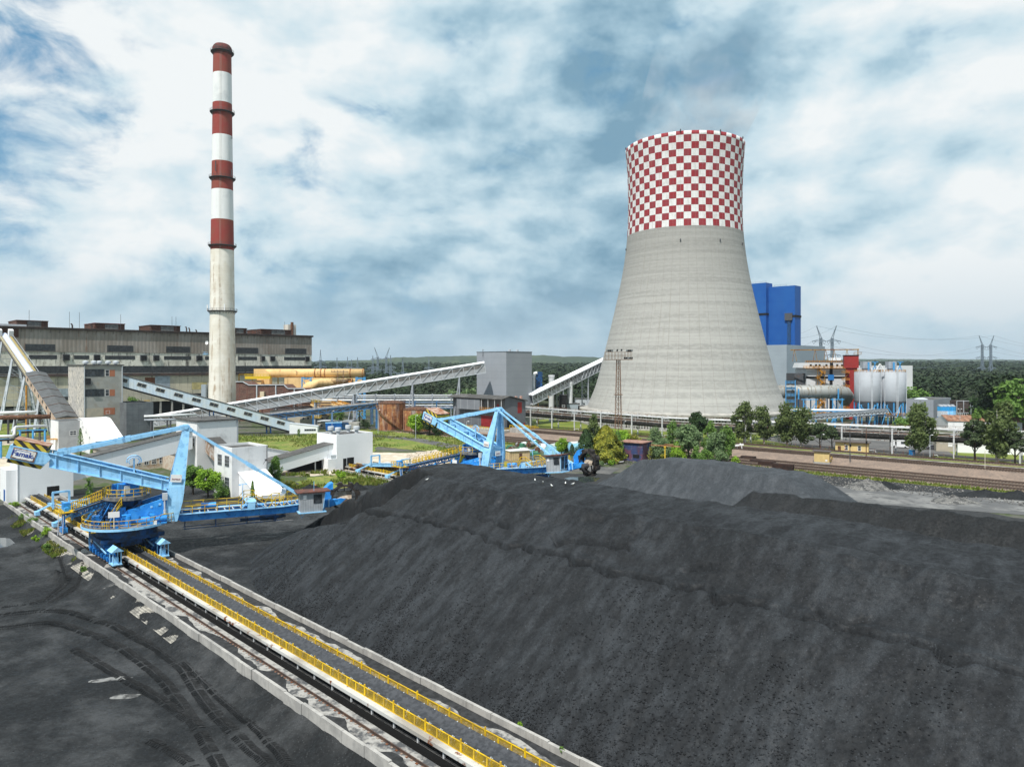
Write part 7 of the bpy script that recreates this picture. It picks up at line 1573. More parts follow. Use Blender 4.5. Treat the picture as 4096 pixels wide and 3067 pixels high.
    for x in (1.2, 5.5, 10, 14.2):
        for y in (-.9, .9): b.bar((x, y, -.6), (x, y, -1.9), .1)
        b.bar((x, -.9, -1.9), (x, .9, -1.9), .1)
    for y in (-.9, .9): b.bar((1.0, y, -1.9), (15.5, y, -1.75), .12)
    b.tube((9, -.6, -1.3), (15.8, -.6, -1.2), .22, n=8); b.box(12, 14.5, -.5, .7, -1.7, -1.0); b.path([(15, -1, -.9), (16.5, -1.2, -.4), (18.0, -1.35, -.2)], .08, 6); part(b, 'service_frame', m_dblue)
    # cab
    b = MB(B_); b.add([(17.6, -3.7, -.35), (21.0, -3.7, -.35), (21.4, -3.7, 2.7), (17.6, -3.7, 2.7), (17.6, -1.5, -.35), (21.0, -1.5, -.35), (21.4, -1.5, 2.7), (17.6, -1.5, 2.7)], [(0, 1, 2, 3), (5, 4, 7, 6), (4, 0, 3, 7), (1, 5, 6, 2), (3, 2, 6, 7), (0, 4, 5, 1)]); cab = part(b, 'cab', m_cab)
    b = MB(B_); b.prism([(17.0, -4.1, 2.72), (22.0, -4.1, 2.72), (22.2, -4.1, 2.92), (17.0, -4.1, 2.86)], (0, 3.0, 0)); part(b, 'cab_roof', m_cabroof, cab)
    b = MB(B_); b.box(19.6, 20.9, -3.76, -3.7, 1.0, 2.4); part(b, 'window', m_glass, cab)
    b = MB(B_); b.box(18.0, 18.5, -3.75, -3.7, 1.75, 2.35); part(b, 'window', m_frame, cab)
    b = MB(B_); b.add([(21.09, -3.55, .2), (21.09, -1.65, .2), (21.37, -1.65, 2.45), (21.37, -3.55, 2.45)], [(0, 1, 2, 3)]); b.v = [tuple(Vector(p) + (S_ @ Vector((.03, 0, 0)))) for p in b.v]; part(b, 'window', m_glass, cab)
    b = MB(B_); [b.bar((21.1, y, .1), (21.42, y, 2.6), .1) for y in (-3.68, -2.6, -1.55)]; part(b, 'window_frame', m_lblue, cab)
    b = MB(B_); b.bar((19.7, -3.3, 2.93), (19.7, -3.3, 4.4), .08); part(b, 'antenna', m_lblue, cab); b = MB(B_); b.box(17.3, 21.6, -3.9, -1.4, -.5, -.36); b.path([(17.6, -3.5, -.5), (17.8, -3.5, -1.2), (18.3, -3.5, -.6)], .06, 5); part(b, 'cab_base', m_lblue, cab)
    # wheel head
    b = MB(B_); b.prism([(21.8, -.3, .55), (23.4, -.3, .55), (23.4, -.3, 3.5), (22.9, -.3, 3.3), (21.8, -.3, 2.2)], (0, 1.6, 0)); b.prism([(19.5, -1.5, .5), (23.8, -1.5, .6), (23.8, -1.5, .9), (19.5, -1.5, 1.0)], (0, 1.2, 0)); b.prism([(19, -1.6, -.5), (24.2, -1.6, .1), (25.2, -1.6, .9), (24.4, -1.6, 1.1), (19, -1.6, .3)], (0, .3, 0)); part(b, 'wheel_head', m_mblue)
    b = MB(B_)
    for x in (21.6, 22.4): b.path([(x, -1.7, -.2), (x, -1.7, .9), (x + .15, -1.5, 1.1)], .12, 8)
    part(b, 'guide_pipe', m_lblue)
    Wm = B0 @ Matrix.Translation((25.3, -.2, .9)) @ Matrix.Rotation(R(-9), 4, 'Z')
    def ring(b, r0, r1, y0, y1, n=40):
        vs, fs = [], []
        for k in range(n):
            a = 2 * math.pi * k / n
            for r, y in ((r0, y0), (r1, y0), (r1, y1), (r0, y1)): vs.append((math.cos(a) * r, y, math.sin(a) * r))
        for k in range(n):
            p, q = k * 4, ((k + 1) % n) * 4
            for j in range(4): fs.append((p + j, p + (j + 1) % 4, q + (j + 1) % 4, q + j))
        b.add(vs, fs)
    b = MB(Wm); ring(b, 1.85, 2.15, -.62, -.42); ring(b, 1.85, 2.15, .42, .62); ring(b, 2.0, 2.1, -.46, .46)
    for k in range(8):
        a = 2 * math.pi * k / 8; b.bar((math.cos(a) * .5, .54, math.sin(a) * .5), (math.cos(a) * 1.8, .54, math.sin(a) * 1.8), .16)
    b.tube((0, .3, 0), (0, 1.1, 0), .55, n=20); wh = part(b, 'bucket_wheel', m_wheel)
    for k in range(8):
        a = 2 * math.pi * k / 8 + .3; c = Wm @ Matrix.Rotation(-a, 4, 'Y') @ Matrix.Translation((2.12, 0, 0)) @ Matrix.Scale(.78, 4); q = MB(c); pr = [(0, -.62), (.62, -.42), (.78, .12), (.55, .62), (0, .7)]
        vs, fs = [], []
        for y in (-.6, .6): vs += [(x, y, z) for x, z in pr]
        fs += [(i, i + 1, 6 + i, 5 + i) for i in range(3)] + [(0, 1, 2, 3, 4), (9, 8, 7, 6, 5)]
        q.add(vs, fs); q.bar((.5, -.6, .66), (.5, .6, .66), .2, .12)
        for y in (-.45, 0, .45): q.bar((.5, y, .6), (.62, y, .95), .14)
        part(q, 'bucket', m_wheel, wh)
    b = MB(Wm); b.add([(-1.25, -.4, -.35), (1.1, -.4, -.2), (1.25, .5, 1.05), (-1.0, .5, 1.05)], [(0, 1, 2, 3)]); b.add([(-1.3, -.42, -.4), (1.15, -.42, -.25), (1.15, -.42, -.5), (-1.3, -.42, -.65)], [(0, 1, 2, 3)]); part(b, 'chute_lining', m_lining)
    b = MB(Wm); b.tube((.2, -1.9, -.5), (.1, -.55, -.4), .38, n=14)
    for t in np.linspace(-1.8, -.7, 6): b.tube((.18, t, -.48), (.18, t + .08, -.48), .46, n=14)
    part(b, 'drive_gear', m_dsteel)
    return e
TH1 = math.atan2(.447, .894)
machine(-113.5, 33.7, TH1, R(-.5), 'blue bucket wheel reclaimer standing on the foreground belt line, its wheel at the pile end', 'near')
machine(-116.5, 104.3, -A45 + R(3), R(7.5), 'blue bucket wheel reclaimer parked on the far belt line, its boom pointing along the rails', 'far')
# ------------------------------------------------------------------ leaves, trees, woods
def leafmat(name, a, b_, c_, tr=.4): return mat(name, a, .7, c2=b_, ns=.55, lo=.4, hi=.6, det=3, c3=c_, ns3=2.2, lo3=.5, hi3=.66, trans=tr, spec=.25)
lm_mid = leafmat('mid green leaf', (0.152, 0.267, 0.056), (0.096, 0.190, 0.040), (0.254, 0.381, 0.090))
lm_dark = leafmat('dark green leaf', (0.033, 0.068, 0.021), (0.021, 0.045, 0.015), (0.057, 0.099, 0.030), .1)
lm_birch = leafmat('birch leaf', (0.130, 0.178, 0.056), (0.079, 0.117, 0.039), (0.217, 0.250, 0.098))
lm_pine = leafmat('pine needle', (0.057, 0.084, 0.035), (0.035, 0.057, 0.024), (0.097, 0.127, 0.053), .1)
lm_gold = leafmat('golden thuja', (0.242, 0.242, 0.027), (0.127, 0.154, 0.024), (0.386, 0.347, 0.039), .15)
lm_bright = leafmat('bright young leaf', (0.242, 0.403, 0.029), (0.151, 0.282, 0.023), (0.363, 0.525, 0.061), .3)
lm_willow = leafmat('willow leaf', (0.185, 0.271, 0.120), (0.120, 0.196, 0.083), (0.325, 0.413, 0.217))
lm_far = leafmat('forest leaf', (0.022, 0.040, 0.014), (0.012, 0.025, 0.010), (0.037, 0.060, 0.022), .1)
m_bark = mat('bark', (.08, .06, .045), .9, c2=(.05, .04, .03), ns=3)
m_birchbark = mat('birch bark', (.38, .36, .33), .85, c2=(.08, .07, .065), ns=2.5, lo=.5, hi=.62, vs=(1, 1, 3))
def leaves_arr(C_, N_, size, rg, asp=1.6, droop=0.0):
    """quads of leaf sprays at the points C_; N_ outward directions"""
    n = len(C_); s = size * rg.uniform(.6, 1.35, (n, 1)); nn = N_ + rg.normal(0, .75, (n, 3)); nn /= np.linalg.norm(nn, axis=1, keepdims=True) + 1e-9
    a = np.cross(nn, rg.normal(0, 1, (n, 3)) + np.array([0, 0, droop])); a /= np.linalg.norm(a, axis=1, keepdims=True) + 1e-9; b = np.cross(nn, a)
    if droop: a = a + np.array([0, 0, -droop * .35]); 
    V = np.stack([C_ - a * s * asp * .5, C_ + b * s * .5 + a * s * .1, C_ + a * s * asp * .5, C_ - b * s * .45 + a * s * .05], 1)
    return V.reshape(-1, 3), np.arange(4 * n).reshape(-1, 4)
def crown(kind, h, w, n, rg):
    """returns leaf points, outward normals, limb tips"""
    P, N, T = [], [], []
    def clump(c, r, k, flat=1.0):
        d = rg.normal(0, 1, (k, 3)); d /= np.linalg.norm(d, axis=1, keepdims=True); q = d * (rg.random((k, 1)) ** .45) * r; q[:, 2] *= flat
        P.append(q + c); N.append(d + np.array([0, 0, .4])); T.append(np.asarray(c))
    if kind == 'round':
        m = 26; k = n // m
        for i in range(m):
            d = rg.normal(0, 1, 3); d /= np.linalg.norm(d); r = rg.uniform(.45, .95) ** .6; c = np.array([d[0] * w * .36 * r, d[1] * w * .36 * r, h * .58 + d[2] * h * .33 * r]); clump(c, w * rg.uniform(.12, .24), k, .85)
    elif kind == 'birch':
        m = 24; k = n // m; lean = rg.uniform(-.04, .10)
        for i in range(m):
            t = (i + rg.random()) / m; z = h * (.20 + .78 * t); rad = w * .5 * np.interp(t, [0, .2, .55, .82, 1], [.5, .95, 1, .72, .2]) * rg.uniform(.25, 1.1); a = rg.random() * 6.28
            c = np.array([math.cos(a) * rad * .75 + lean * z * t, math.sin(a) * rad * .75, z]); clump(c, w * rg.uniform(.10, .22), k, 1.35)
            P[-1] = P[-1] + np.array([lean * h * .05, 0, 0])
    elif kind == 'pine':
        m = 17; k = n // m
        for i in range(m):
            t = (i + .5) / m; z = h * (.36 + .6 * t); rad = w * .46 * (1 - .65 * t ** 1.6) * rg.uniform(.5, 1); a = i * 2.4 + rg.random(); c = np.array([math.cos(a) * rad, math.sin(a) * rad, z + rg.uniform(-.3, .3)]); clump(c, w * rg.uniform(.15, .22), k, .55)
    elif kind == 'cone':
        k = n; t = rg.random(k) ** .75 * .98; t = 1 - t; z = h * (.03 + .97 * (1 - t)); t = (h - z) / h; a = rg.random(k) * 6.28; lob = 1 + .16 * np.sin(a * 5 + z * 1.3) + .12 * np.sin(a * 3 - z * 2.1)
        prof = np.minimum(1, (t * 1.25) ** .62) * np.where(t > .88, 1 - (t - .88) * 2.2, 1); r = w * .5 * prof * lob * (1 - .35 * rg.random(k) ** 2.2)
        P.append(np.stack([np.cos(a) * r, np.sin(a) * r, z], 1)); N.append(np.stack([np.cos(a), np.sin(a), .35 + 0 * a], 1) * 1.6)
    elif kind == 'bush':
        m = 16; k = n // m
        for i in range(m):
            a = rg.random() * 6.28; rr = rg.random() ** .5 * w * .36; z = h * rg.uniform(.2, .85) * (1 - .5 * (rr / (w * .5)) ** 2); clump(np.array([math.cos(a) * rr, math.sin(a) * rr, z]), min(w, h) * rg.uniform(.16, .28), k)
    return np.concatenate(P), np.concatenate(N), T
TREES = []
def tree(name, label, base, h, w, kind, lm, seed, n=1500, size=None, trunk=None, group=None, cat='tree', d=None):
    rg = np.random.default_rng(seed); e = thing(name, label, cat, tuple(base), 0, group)
    P, N, T = crown(kind, h, w, n, rg); size = size or max(.2, .05 * (w * w * h) ** (1 / 3)); n = int(n * 1.35)
    V, Q = leaves_arr(P, N, size, rg, 1.7, .9 if kind == 'birch' else 0.0); V[:, 2] = np.maximum(V[:, 2], .03)
    fast_mesh('crown', V, Q, lm, e)
    if kind != 'cone' or True:
        b = MB(); tb = trunk or (m_birchbark if kind == 'birch' else m_bark); r0 = .045 * h ** .8 if kind not in ('bush',) else .07
        pts = [Vector((0, 0, 0))]; x = y = 0
        for i in range(1, 6): x += rg.normal(0, .02 * h * .3); y += rg.normal(0, .02 * h * .3); pts.append(Vector((x, y, h * i * (.18 if kind != 'bush' else .14))))
        b.path(pts, [r0 * (1 - .15 * i) for i in range(6)], 7)
        for c in T[:: max(1, len(T) // 12)]:
            c = Vector(c); q = pts[min(4, max(1, int((c.z / h) / .18 - .6)))]; m_ = q.lerp(c, .55) + Vector((0, 0, .04 * h)); b.path([q, m_, c], [r0 * .38, r0 * .24, r0 * .08], 5)
        b.build('trunk', tb, e)
    return e
def at(px, py, z=0.0): return G(px, py, z)
def T(px, pyb, pyt, wpx, kind, lm, label, seed, z=0.0, d=None, name='tree', n=1500, grp=None):
    B = at(px, pyb, z) if d is None else Vector(((px - 512) * d / 710, d, z)); d_ = B.y; h = (28 - (pyt - 364) * d_ / 710) - z; w = wpx * d_ / 710
    return tree(name, label, B, h, w, kind, lm, seed, n, group=grp)
# row of birches and pines along the railway
T(744, 442.5, 403.5, 27, 'birch', lm_birch, 'birch before the tower foot, first of the pair left of the blue duct frame', 1, name='birch_tree', n=3200, z=1.15)
T(764, 443, 407, 25, 'birch', lm_birch, 'birch before the tower foot, second of the pair, nearer the blue duct frame', 2, name='birch_tree', n=3000, z=1.15)
T(787, 445, 406.5, 29, 'birch', lm_birch, 'tall broad birch leaning against its neighbour under the round duct', 3, name='birch_tree', n=3600, z=1.15)
T(801, 446, 409, 27, 'birch', lm_birch, 'birch touching the tall broad birch on its right side', 4, name='birch_tree', n=3000, z=1.15)
T(820, 447.5, 423, 22, 'pine', lm_pine, 'wide dark pine left of the larger yellow hut', 5, name='pine_tree', n=2400, z=1.15)
T(832, 447, 425.5, 17, 'pine', lm_pine, 'narrow dark pine nearest the larger yellow hut', 6, name='pine_tree', n=2000, z=1.15)
T(919, 454, 406.5, 34, 'birch', lm_birch, 'big birch right of the blue portable toilet', 7, name='birch_tree', n=4200, z=1.15)
T(975, 459.5, 420, 27, 'pine', lm_pine, 'broad pine with a bare trunk before the long white wall', 8, name='pine_tree', n=3200, z=1.15)
T(997, 461.5, 404.5, 34, 'birch', lm_birch, 'tall wind bent birch before the long white wall', 9, name='birch_tree', n=4400, z=1.15)
T(1015, 463, 430, 22, 'pine', lm_pine, 'smaller pine at the right edge of the railway', 10, name='pine_tree', n=2400, z=1.15)
T(744 + 9, 440, 424, 10, 'cone', lm_dark, 'small dark juniper between the two pairs of birches', 12, name='juniper', n=700)
T(779, 441.5, 425, 9, 'cone', lm_dark, 'small dark juniper under the birches by the duct frame', 13, name='juniper', n=700)
T(697.5, 0, 408.5, 22, 'round', lm_dark, 'dark rounded pine standing before the tower inlet', 14, d=262, name='pine_tree', n=3600)
T(720, 0, 426, 17, 'pine', lm_pine, 'thin pine between the willows and the first birch', 15, d=240, name='pine_tree', n=1500)
# thicket behind the coal heap
T(594, 0, 414.5, 17, 'birch', lm_birch, 'slender grey green birch rising behind the dark spruce', 20, d=222, name='birch_tree', n=2600)
T(586, 461.5, 428, 21, 'cone', lm_dark, 'dark blue green spruce left of the golden thuja', 21, name='spruce_tree', n=3600)
T(606, 462, 425, 34, 'cone', lm_gold, 'big golden green thuja left of the purple shed', 22, name='thuja_tree', n=6500)
T(617.5, 460.5, 430, 15, 'cone', lm_mid, 'green weeping conifer squeezed between the golden thuja and the purple shed', 23, name='conifer_tree', n=2200)
T(620, 0, 425.5, 25, 'bush', lm_bright, 'yellow green maple behind the golden thuja', 24, d=226, n=2600)
T(634, 0, 429.5, 15, 'bush', lm_gold, 'low yellow green tree behind the purple shed', 25, d=224, n=1600)
T(655, 0, 429, 20, 'birch', lm_willow, 'feathery grey green tree behind the purple shed', 26, d=222, n=2200)
T(671, 0, 422.5, 18, 'birch', lm_mid, 'green poplar rising behind the jib crane', 27, d=226, n=2200)
T(681, 0, 427, 14, 'birch', lm_mid, 'thin green poplar left of the big willow', 28, d=232, n=1600)
T(688.5, 458.5, 424, 32, 'round', lm_willow, 'big silvery willow in the middle of the thicket', 29, n=5200)
T(663, 457.5, 436, 26, 'bush', lm_willow, 'grey green willow bush behind the jib crane', 30, n=2600)
T(709, 0, 423, 19, 'birch', lm_mid, 'tall green alder right of the silvery willow', 31, d=218, n=2600)
T(716, 461, 428, 26, 'round', lm_willow, 'grey green willow at the right end of the thicket', 32, n=3600)
T(703, 462, 443, 24, 'bush', lm_mid, 'low green bush before the silvery willow', 33, n=2200)
T(728, 461.5, 427, 19, 'birch', lm_mid, 'last tall tree of the thicket beside the tracks', 34, n=2600)
T(722, 463, 448, 20, 'bush', lm_willow, 'low grey green bush at the heap crest', 35, n=1800)
T(678, 458.5, 440.5, 18, 'cone', lm_bright, 'bright green bush beside the jib crane post', 36, name='bush', n=2600)
T(735, 463.5, 455, 10, 'bush', lm_bright, 'small bright bush at the right end of the thicket', 37, name='bush', n=800)
T(561.5, 455.5, 436, 16, 'round', lm_bright, 'pale yellow green willow between the blue arched huts', 38, n=2600)
T(566.5, 455.5, 446, 6, 'cone', lm_dark, 'small dark spruce right of the pale willow', 39, name='spruce_tree', n=700)
T(572, 455, 443.5, 7, 'cone', lm_dark, 'little dark spruce before the whitish arched hut', 40, name='spruce_tree', n=800)
T(649, 461, 447, 6, 'birch', lm_gold, 'thin yellow sapling before the purple shed', 41, name='sapling', n=300)
T(664, 458.5, 452, 7, 'bush', lm_gold, 'small yellow shrub below the jib crane', 42, name='shrub', n=400)
T(612, 465, 458, 10, 'bush', lm_bright, 'yellow green weeds beside the scrap under the thuja', 43, name='shrub', n=500)
T(601, 466, 459.5, 8, 'bush', lm_willow, 'grey weed clump before the thuja', 44, name='shrub', n=400)
# near the tanks and under the gallery
T(417, 434, 413, 23, 'round', lm_bright, 'bright green bush before the lower rusty tank', 50, n=2600)
T(429.5, 435, 408.5, 20, 'round', lm_dark, 'dark drooping tree right of the lower rusty tank', 51, n=2600)
T(437, 435.5, 423, 14, 'bush', lm_dark, 'low dark bush right of the tanks', 52, name='bush', n=1200)
T(365, 428, 418, 13, 'bush', lm_dark, 'dark round bush left of the taller tank', 53, name='bush', n=1100)
T(352, 427.5, 421, 9, 'bush', lm_dark, 'small dark bush beside the gallery leg', 54, name='bush', n=700)
T(340, 0, 406.5, 11, 'round', lm_mid, 'green tree under the white gallery', 55, d=312, n=1100)
T(333, 0, 410, 9, 'round', lm_willow, 'pale tree left of the ochre walkways', 56, d=312, n=800)
T(134, 0, 388, 15, 'bush', lm_mid, 'green tree behind the dark annex', 57, d=292, n=1400)
T(299, 437.5, 428.5, 4.5, 'birch', lm_mid, 'lone sapling on the grass before the white shed', 58, name='sapling', n=400)
T(208, 436.5, 411, 6, 'bush', lm_mid, 'little green tree behind the blue rack', 59, d=300, name='bush', n=400)
# around the white buildings
T(193, 494, 462, 25, 'round', lm_mid, 'leafy green tree against the white tower foot', 60, n=3400)
T(208, 496.5, 466, 27, 'round', lm_bright, 'bright green bush left of the windowed house', 61, name='bush', n=3600)
T(221, 497, 478, 18, 'bush', lm_mid, 'lower green bush at the corner of the windowed house', 62, name='bush', n=1800)
T(273, 489, 458, 19, 'birch', lm_mid, 'green tree between the windowed house and the climbing gallery', 63, n=3000)
T(252.5, 506, 480, 5.5, 'cone', lm_mid, 'small pointed tree before the white chute gallery', 64, name='sapling', n=600)
T(89, 0, 477.5, 11, 'birch', lm_mid, 'sapling growing behind the near machine tail', 65, d=140, name='sapling', n=700)
T(80.5, 0, 427, 7, 'cone', lm_mid, 'small fir growing on the roof edge of the grey house', 66, d=214, name='sapling', n=500)
T(91.5, 0, 448, 6.5, 'cone', lm_mid, 'thin sapling between the workshop roofs', 67, d=196, name='sapling', n=400)
T(340.5, 477, 469, 12, 'bush', lm_bright, 'bright bush at the corner of the transfer house', 68, name='bush', n=1100)
T(260, 489.5, 481, 11, 'bush', lm_bright, 'bright shrub behind the near machine cab', 69, name='bush', n=700)
for i, (px, py, w, h, lab) in enumerate(((33, 524, 12, 1.6, 'shrub on the bank left of the stone steps'), (46, 536, 11, 1.9, 'shrub on the bank below the kerb, second from the steps'), (24, 519, 12, 1.3, 'weeds at the foot of the white box house corner'), (14, 508, 14, 1.5, 'weeds beside the blue door'), (47, 549, 7, 1.2, 'low weed clump on the lattice slabs'), (36, 541, 10, 1.0, 'weeds among the buried lattice slabs'), (84, 571, 7, .9, 'weed clump beside the kerb next to the near machine'), (520, 727, 6, .5, 'small green weed on the kerb of the coal pile'), (562, 752, 6, .55, 'small green weed nearest the camera on the kerb'))):
    B = G(px, py, -.3 if i < 7 else .3); tree('weed_clump' if h < 1.4 else 'shrub', lab, B, h, w * B.y / 710, 'bush', lm_bright if i % 2 else lm_mid, 80 + i, 260 if h < 1 else 700, size=.12 if h > .6 else .07, cat='weeds' if h < 1.4 else 'shrub')
# weeds and tall grass
def tufts(name, pts, hmin, hmax, m, label, seed=3):
    rg = np.random.default_rng(seed); n = len(pts); p = np.asarray(pts); h = rg.uniform(hmin, hmax, (n, 1)); a = rg.random(n) * 3.14; w = h * rg.uniform(.3, .7, (n, 1)); d = np.stack([np.cos(a), np.sin(a), 0 * a], 1) * w * .5; t = rg.normal(0, .3, (n, 3)) * h; t[:, 2] = 0; up = np.array([0, 0, 1.0]) * h
    V = np.stack([p - d, p + d, p + d * .5 + up + t, p - d * .6 + up * .8 + t], 1)
    return stuff(fast_mesh(name, V.reshape(-1, 3), np.arange(4 * n).reshape(-1, 4), m), label, 'grass')
def inpoly(poly, n, rg):
    P = np.array([(p.x, p.y) for p in poly]); lo, hi = P.min(0), P.max(0); q = rg.uniform(lo, hi, (n, 2)); ins = np.zeros(n, bool); j = len(P) - 1
    for i in range(len(P)):
        c = ((P[i, 1] > q[:, 1]) != (P[j, 1] > q[:, 1])) & (q[:, 0] < (P[j, 0] - P[i, 0]) * (q[:, 1] - P[i, 1]) / (P[j, 1] - P[i, 1] + 1e-12) + P[i, 0]); ins ^= c; j = i
    q = q[ins]; return np.concatenate([q, np.full((len(q), 1), .04)], 1)
m_tuft = leafmat('meadow grass', (.12, .17, .022), (.19, .19, .045), (.07, .12, .015)); rg = np.random.default_rng(21)
big = inpoly(gp([(226, 434), (300, 434.5), (350, 428.5), (450, 431), (512, 446), (514, 462), (500, 473), (470, 472), (452, 458), (430, 451), (376, 446), (320, 446.5), (290, 450.5), (238, 445)]), 26000, rg); big = big[fbm(big[:, 0] / 9, big[:, 1] / 9, 3, 2) > -.12]
tufts('meadow_grass', big, .25, .7, m_tuft, 'tall meadow grass between the white houses and the gallery')
yd = inpoly([UV(-152, 74), UV(-139, 84), UV(-136, 99.5), UV(-165, 99.5), UV(-168, 78)], 9000, rg); yd = yd[fbm(yd[:, 0] / 5, yd[:, 1] / 5, 3, 12) > -.05]
tufts('meadow_grass', yd, .3, .9, m_tuft, 'weeds at the edge of the coal ground near the transfer house')
rl = np.array([RW(rg.uniform(-20, 200), rg.uniform(186.3, 190.4), .07) for i in range(7000)]); rl2 = np.array([RW(rg.uniform(10, 200), rg.uniform(231.5, 236), 1.2) for i in range(4000)]); rl2[:, 2] = .9
tufts('meadow_grass', np.concatenate([rl, rl2]), .2, .6, m_tuft, 'grass along the foot of the railway bank')
bk = np.array([UV(rg.uniform(-165, -118), rg.uniform(26.5, 28.4), 0) for i in range(2600)]); bk[:, 2] = -.9 + .3 * (bk[:, 0] * S2 + bk[:, 1] * S2 - 27); keep = fbm(bk[:, 0] / 4, bk[:, 1] / 4, 2, 4) > -.02
tufts('meadow_grass', bk[keep], .2, .55, m_tuft, 'weeds growing on the yard bank')
# pale rubble on the sand
st_ = inpoly(gp([(408, 455), (436, 451.5), (452, 456), (458, 464), (452, 472), (430, 476), (396, 474), (402, 466)]), 5200, rg); st_[:, 2] = .1 + .55 * np.clip(fbm(st_[:, 0] / 7, st_[:, 1] / 7, 3, 9) + .35, 0, 1)
stuff(lumps('rubble', st_, .14, .42, mat('pale rubble', (.58, .51, .42), .95, c2=(.44, .38, .30), ns=1.0), 3), 'heap of pale broken stone on the sand', 'rubble')
st_ = inpoly(gp([(-30, 470), (34, 466), (40, 482), (10, 487), (-30, 486)]), 2200, rg); st_[:, 2] = .25
stuff(lumps('rubble', st_, .15, .5, mat('pale rubble', (0, 0, 0)), 4), 'pale broken stone left of the white box house', 'rubble')
db = np.array([G(rg.uniform(800, 1040), 0, 0) if False else RW(rg.uniform(55, 150), rg.uniform(172, 186), .1) for i in range(2600)]); stuff(lumps('debris', db, .06, .28, mat('mixed debris', (.2, .19, .18), .9, c2=(.04, .04, .04), ns=1.5, c3=(.55, .54, .52), ns3=3, lo3=.62, hi3=.66), 7), 'coal dirt and white scraps between the apron and the tracks', 'debris')
# far woods
def woods(name, label, pts, hs, ws, nq, size, m, seed):
    rg = np.random.default_rng(seed); n = len(pts); k = nq; d = rg.normal(0, 1, (n, k, 3)); d /= np.linalg.norm(d, axis=2, keepdims=True); d[..., 2] = np.abs(d[..., 2]) * 1.0 - .25 * (rg.random((n, k)) < .35)
    lob = 1 + .22 * np.sin(d[..., 0] * 5 + rg.random((n, 1)) * 6) * np.cos(d[..., 1] * 5 + rg.random((n, 1)) * 6); r = (rg.random((n, k)) ** .3) * lob
    hs = hs * rg.uniform(.75, 1.2, n); C_ = np.stack([d[..., 0] * r * ws[:, None] * .5, d[..., 1] * r * ws[:, None] * .5, hs[:, None] * .55 + d[..., 2] * r * hs[:, None] * .45], -1) + pts[:, None, :]
    V, Q = leaves_arr(C_.reshape(-1, 3), d.reshape(-1, 3) * 5, size, rg, 1.25)
    return stuff(fast_mesh(name, V, Q, m), label, 'forest')
def ground_h(x, y): return np.clip((y - 560) / 900, 0, 1) * 9 + np.clip((y - 1300) / 1500, 0, 1) * 14
def scatter(n, y0, y1, pl, pr, seed, cut=None):
    rg = np.random.default_rng(seed); y = np.sqrt(rg.uniform(y0 ** 2, y1 ** 2, n)); px = rg.uniform(pl, pr, n); x = (px - 512) * y / 710
    if cut is not None: k = cut(px, x, y); x, y = x[k], y[k]
    return np.stack([x, y, ground_h(x, y)], 1), rg
f = MB(); gx = np.linspace(-2600, 3200, 30); gy = [540, 700, 900, 1150, 1460, 1800, 2300, 2900, 3600]
f.v = [(x, y, float(ground_h(np.array(x), np.array(y))) - .5 + (.55 if y > 540 else 0)) for y in gy for x in gx]; k = len(gx)
f.f = [(j * k + i, j * k + i + 1, (j + 1) * k + i + 1, (j + 1) * k + i) for j in range(len(gy) - 1) for i in range(k - 1)]; f.m = [0] * len(f.f)
struct(f.build('terrain', mat('forest floor', (.03, .046, .02), .95, c2=(.045, .06, .025), ns=.02), smooth=True))
lm_far2 = leafmat('grey green forest leaf', (0.034, 0.049, 0.023), (0.022, 0.035, 0.017), (0.049, 0.064, 0.034), .1)
for i, (n, y0, y1, pl, pr, nq, sz, hh, m) in enumerate(((884, 400, 560, 905, 1120, 104, 1.5, (12, 18), lm_far), (340, 360, 540, 925, 1100, 120, 1.4, (11, 17), lm_far2), (1530, 560, 900, 880, 1150, 51, 2.2, (12, 17), lm_far), (714, 560, 900, 880, 1150, 51, 2.2, (13, 18), lm_far2), (2550, 900, 1600, 840, 1180, 24, 3.4, (13, 18), lm_far), (2380, 1600, 3200, 820, 1200, 14, 6.0, (14, 19), lm_far),
        (442, 455, 600, 318, 620, 104, 1.5, (10, 15), lm_far), (187, 455, 600, 318, 620, 112, 1.4, (10, 15), lm_far2), (1190, 600, 1000, 300, 640, 44, 2.3, (12, 16), lm_far), (2210, 1000, 2200, 280, 680, 19, 4.5, (13, 17), lm_far))):
    cut = (lambda px, x, y: ~((px > 905) & (px < 968) & (y < 420))) if i < 2 else ((lambda px, x, y: ~((px < 400) & (y < 520) & (px > 352))) if 6 <= i < 8 else None)
    p, rg = scatter(n, y0, y1, pl, pr, 100 + i, cut); h = rg.uniform(*hh, len(p)); woods('forest', 'dense dark green forest stretching to the horizon' if i < 6 else 'dark woods far behind the white gallery', p, h, h * rg.uniform(.7, 1.05, len(p)), int(nq * 1.3), sz * 1.15, m, 200 + i)
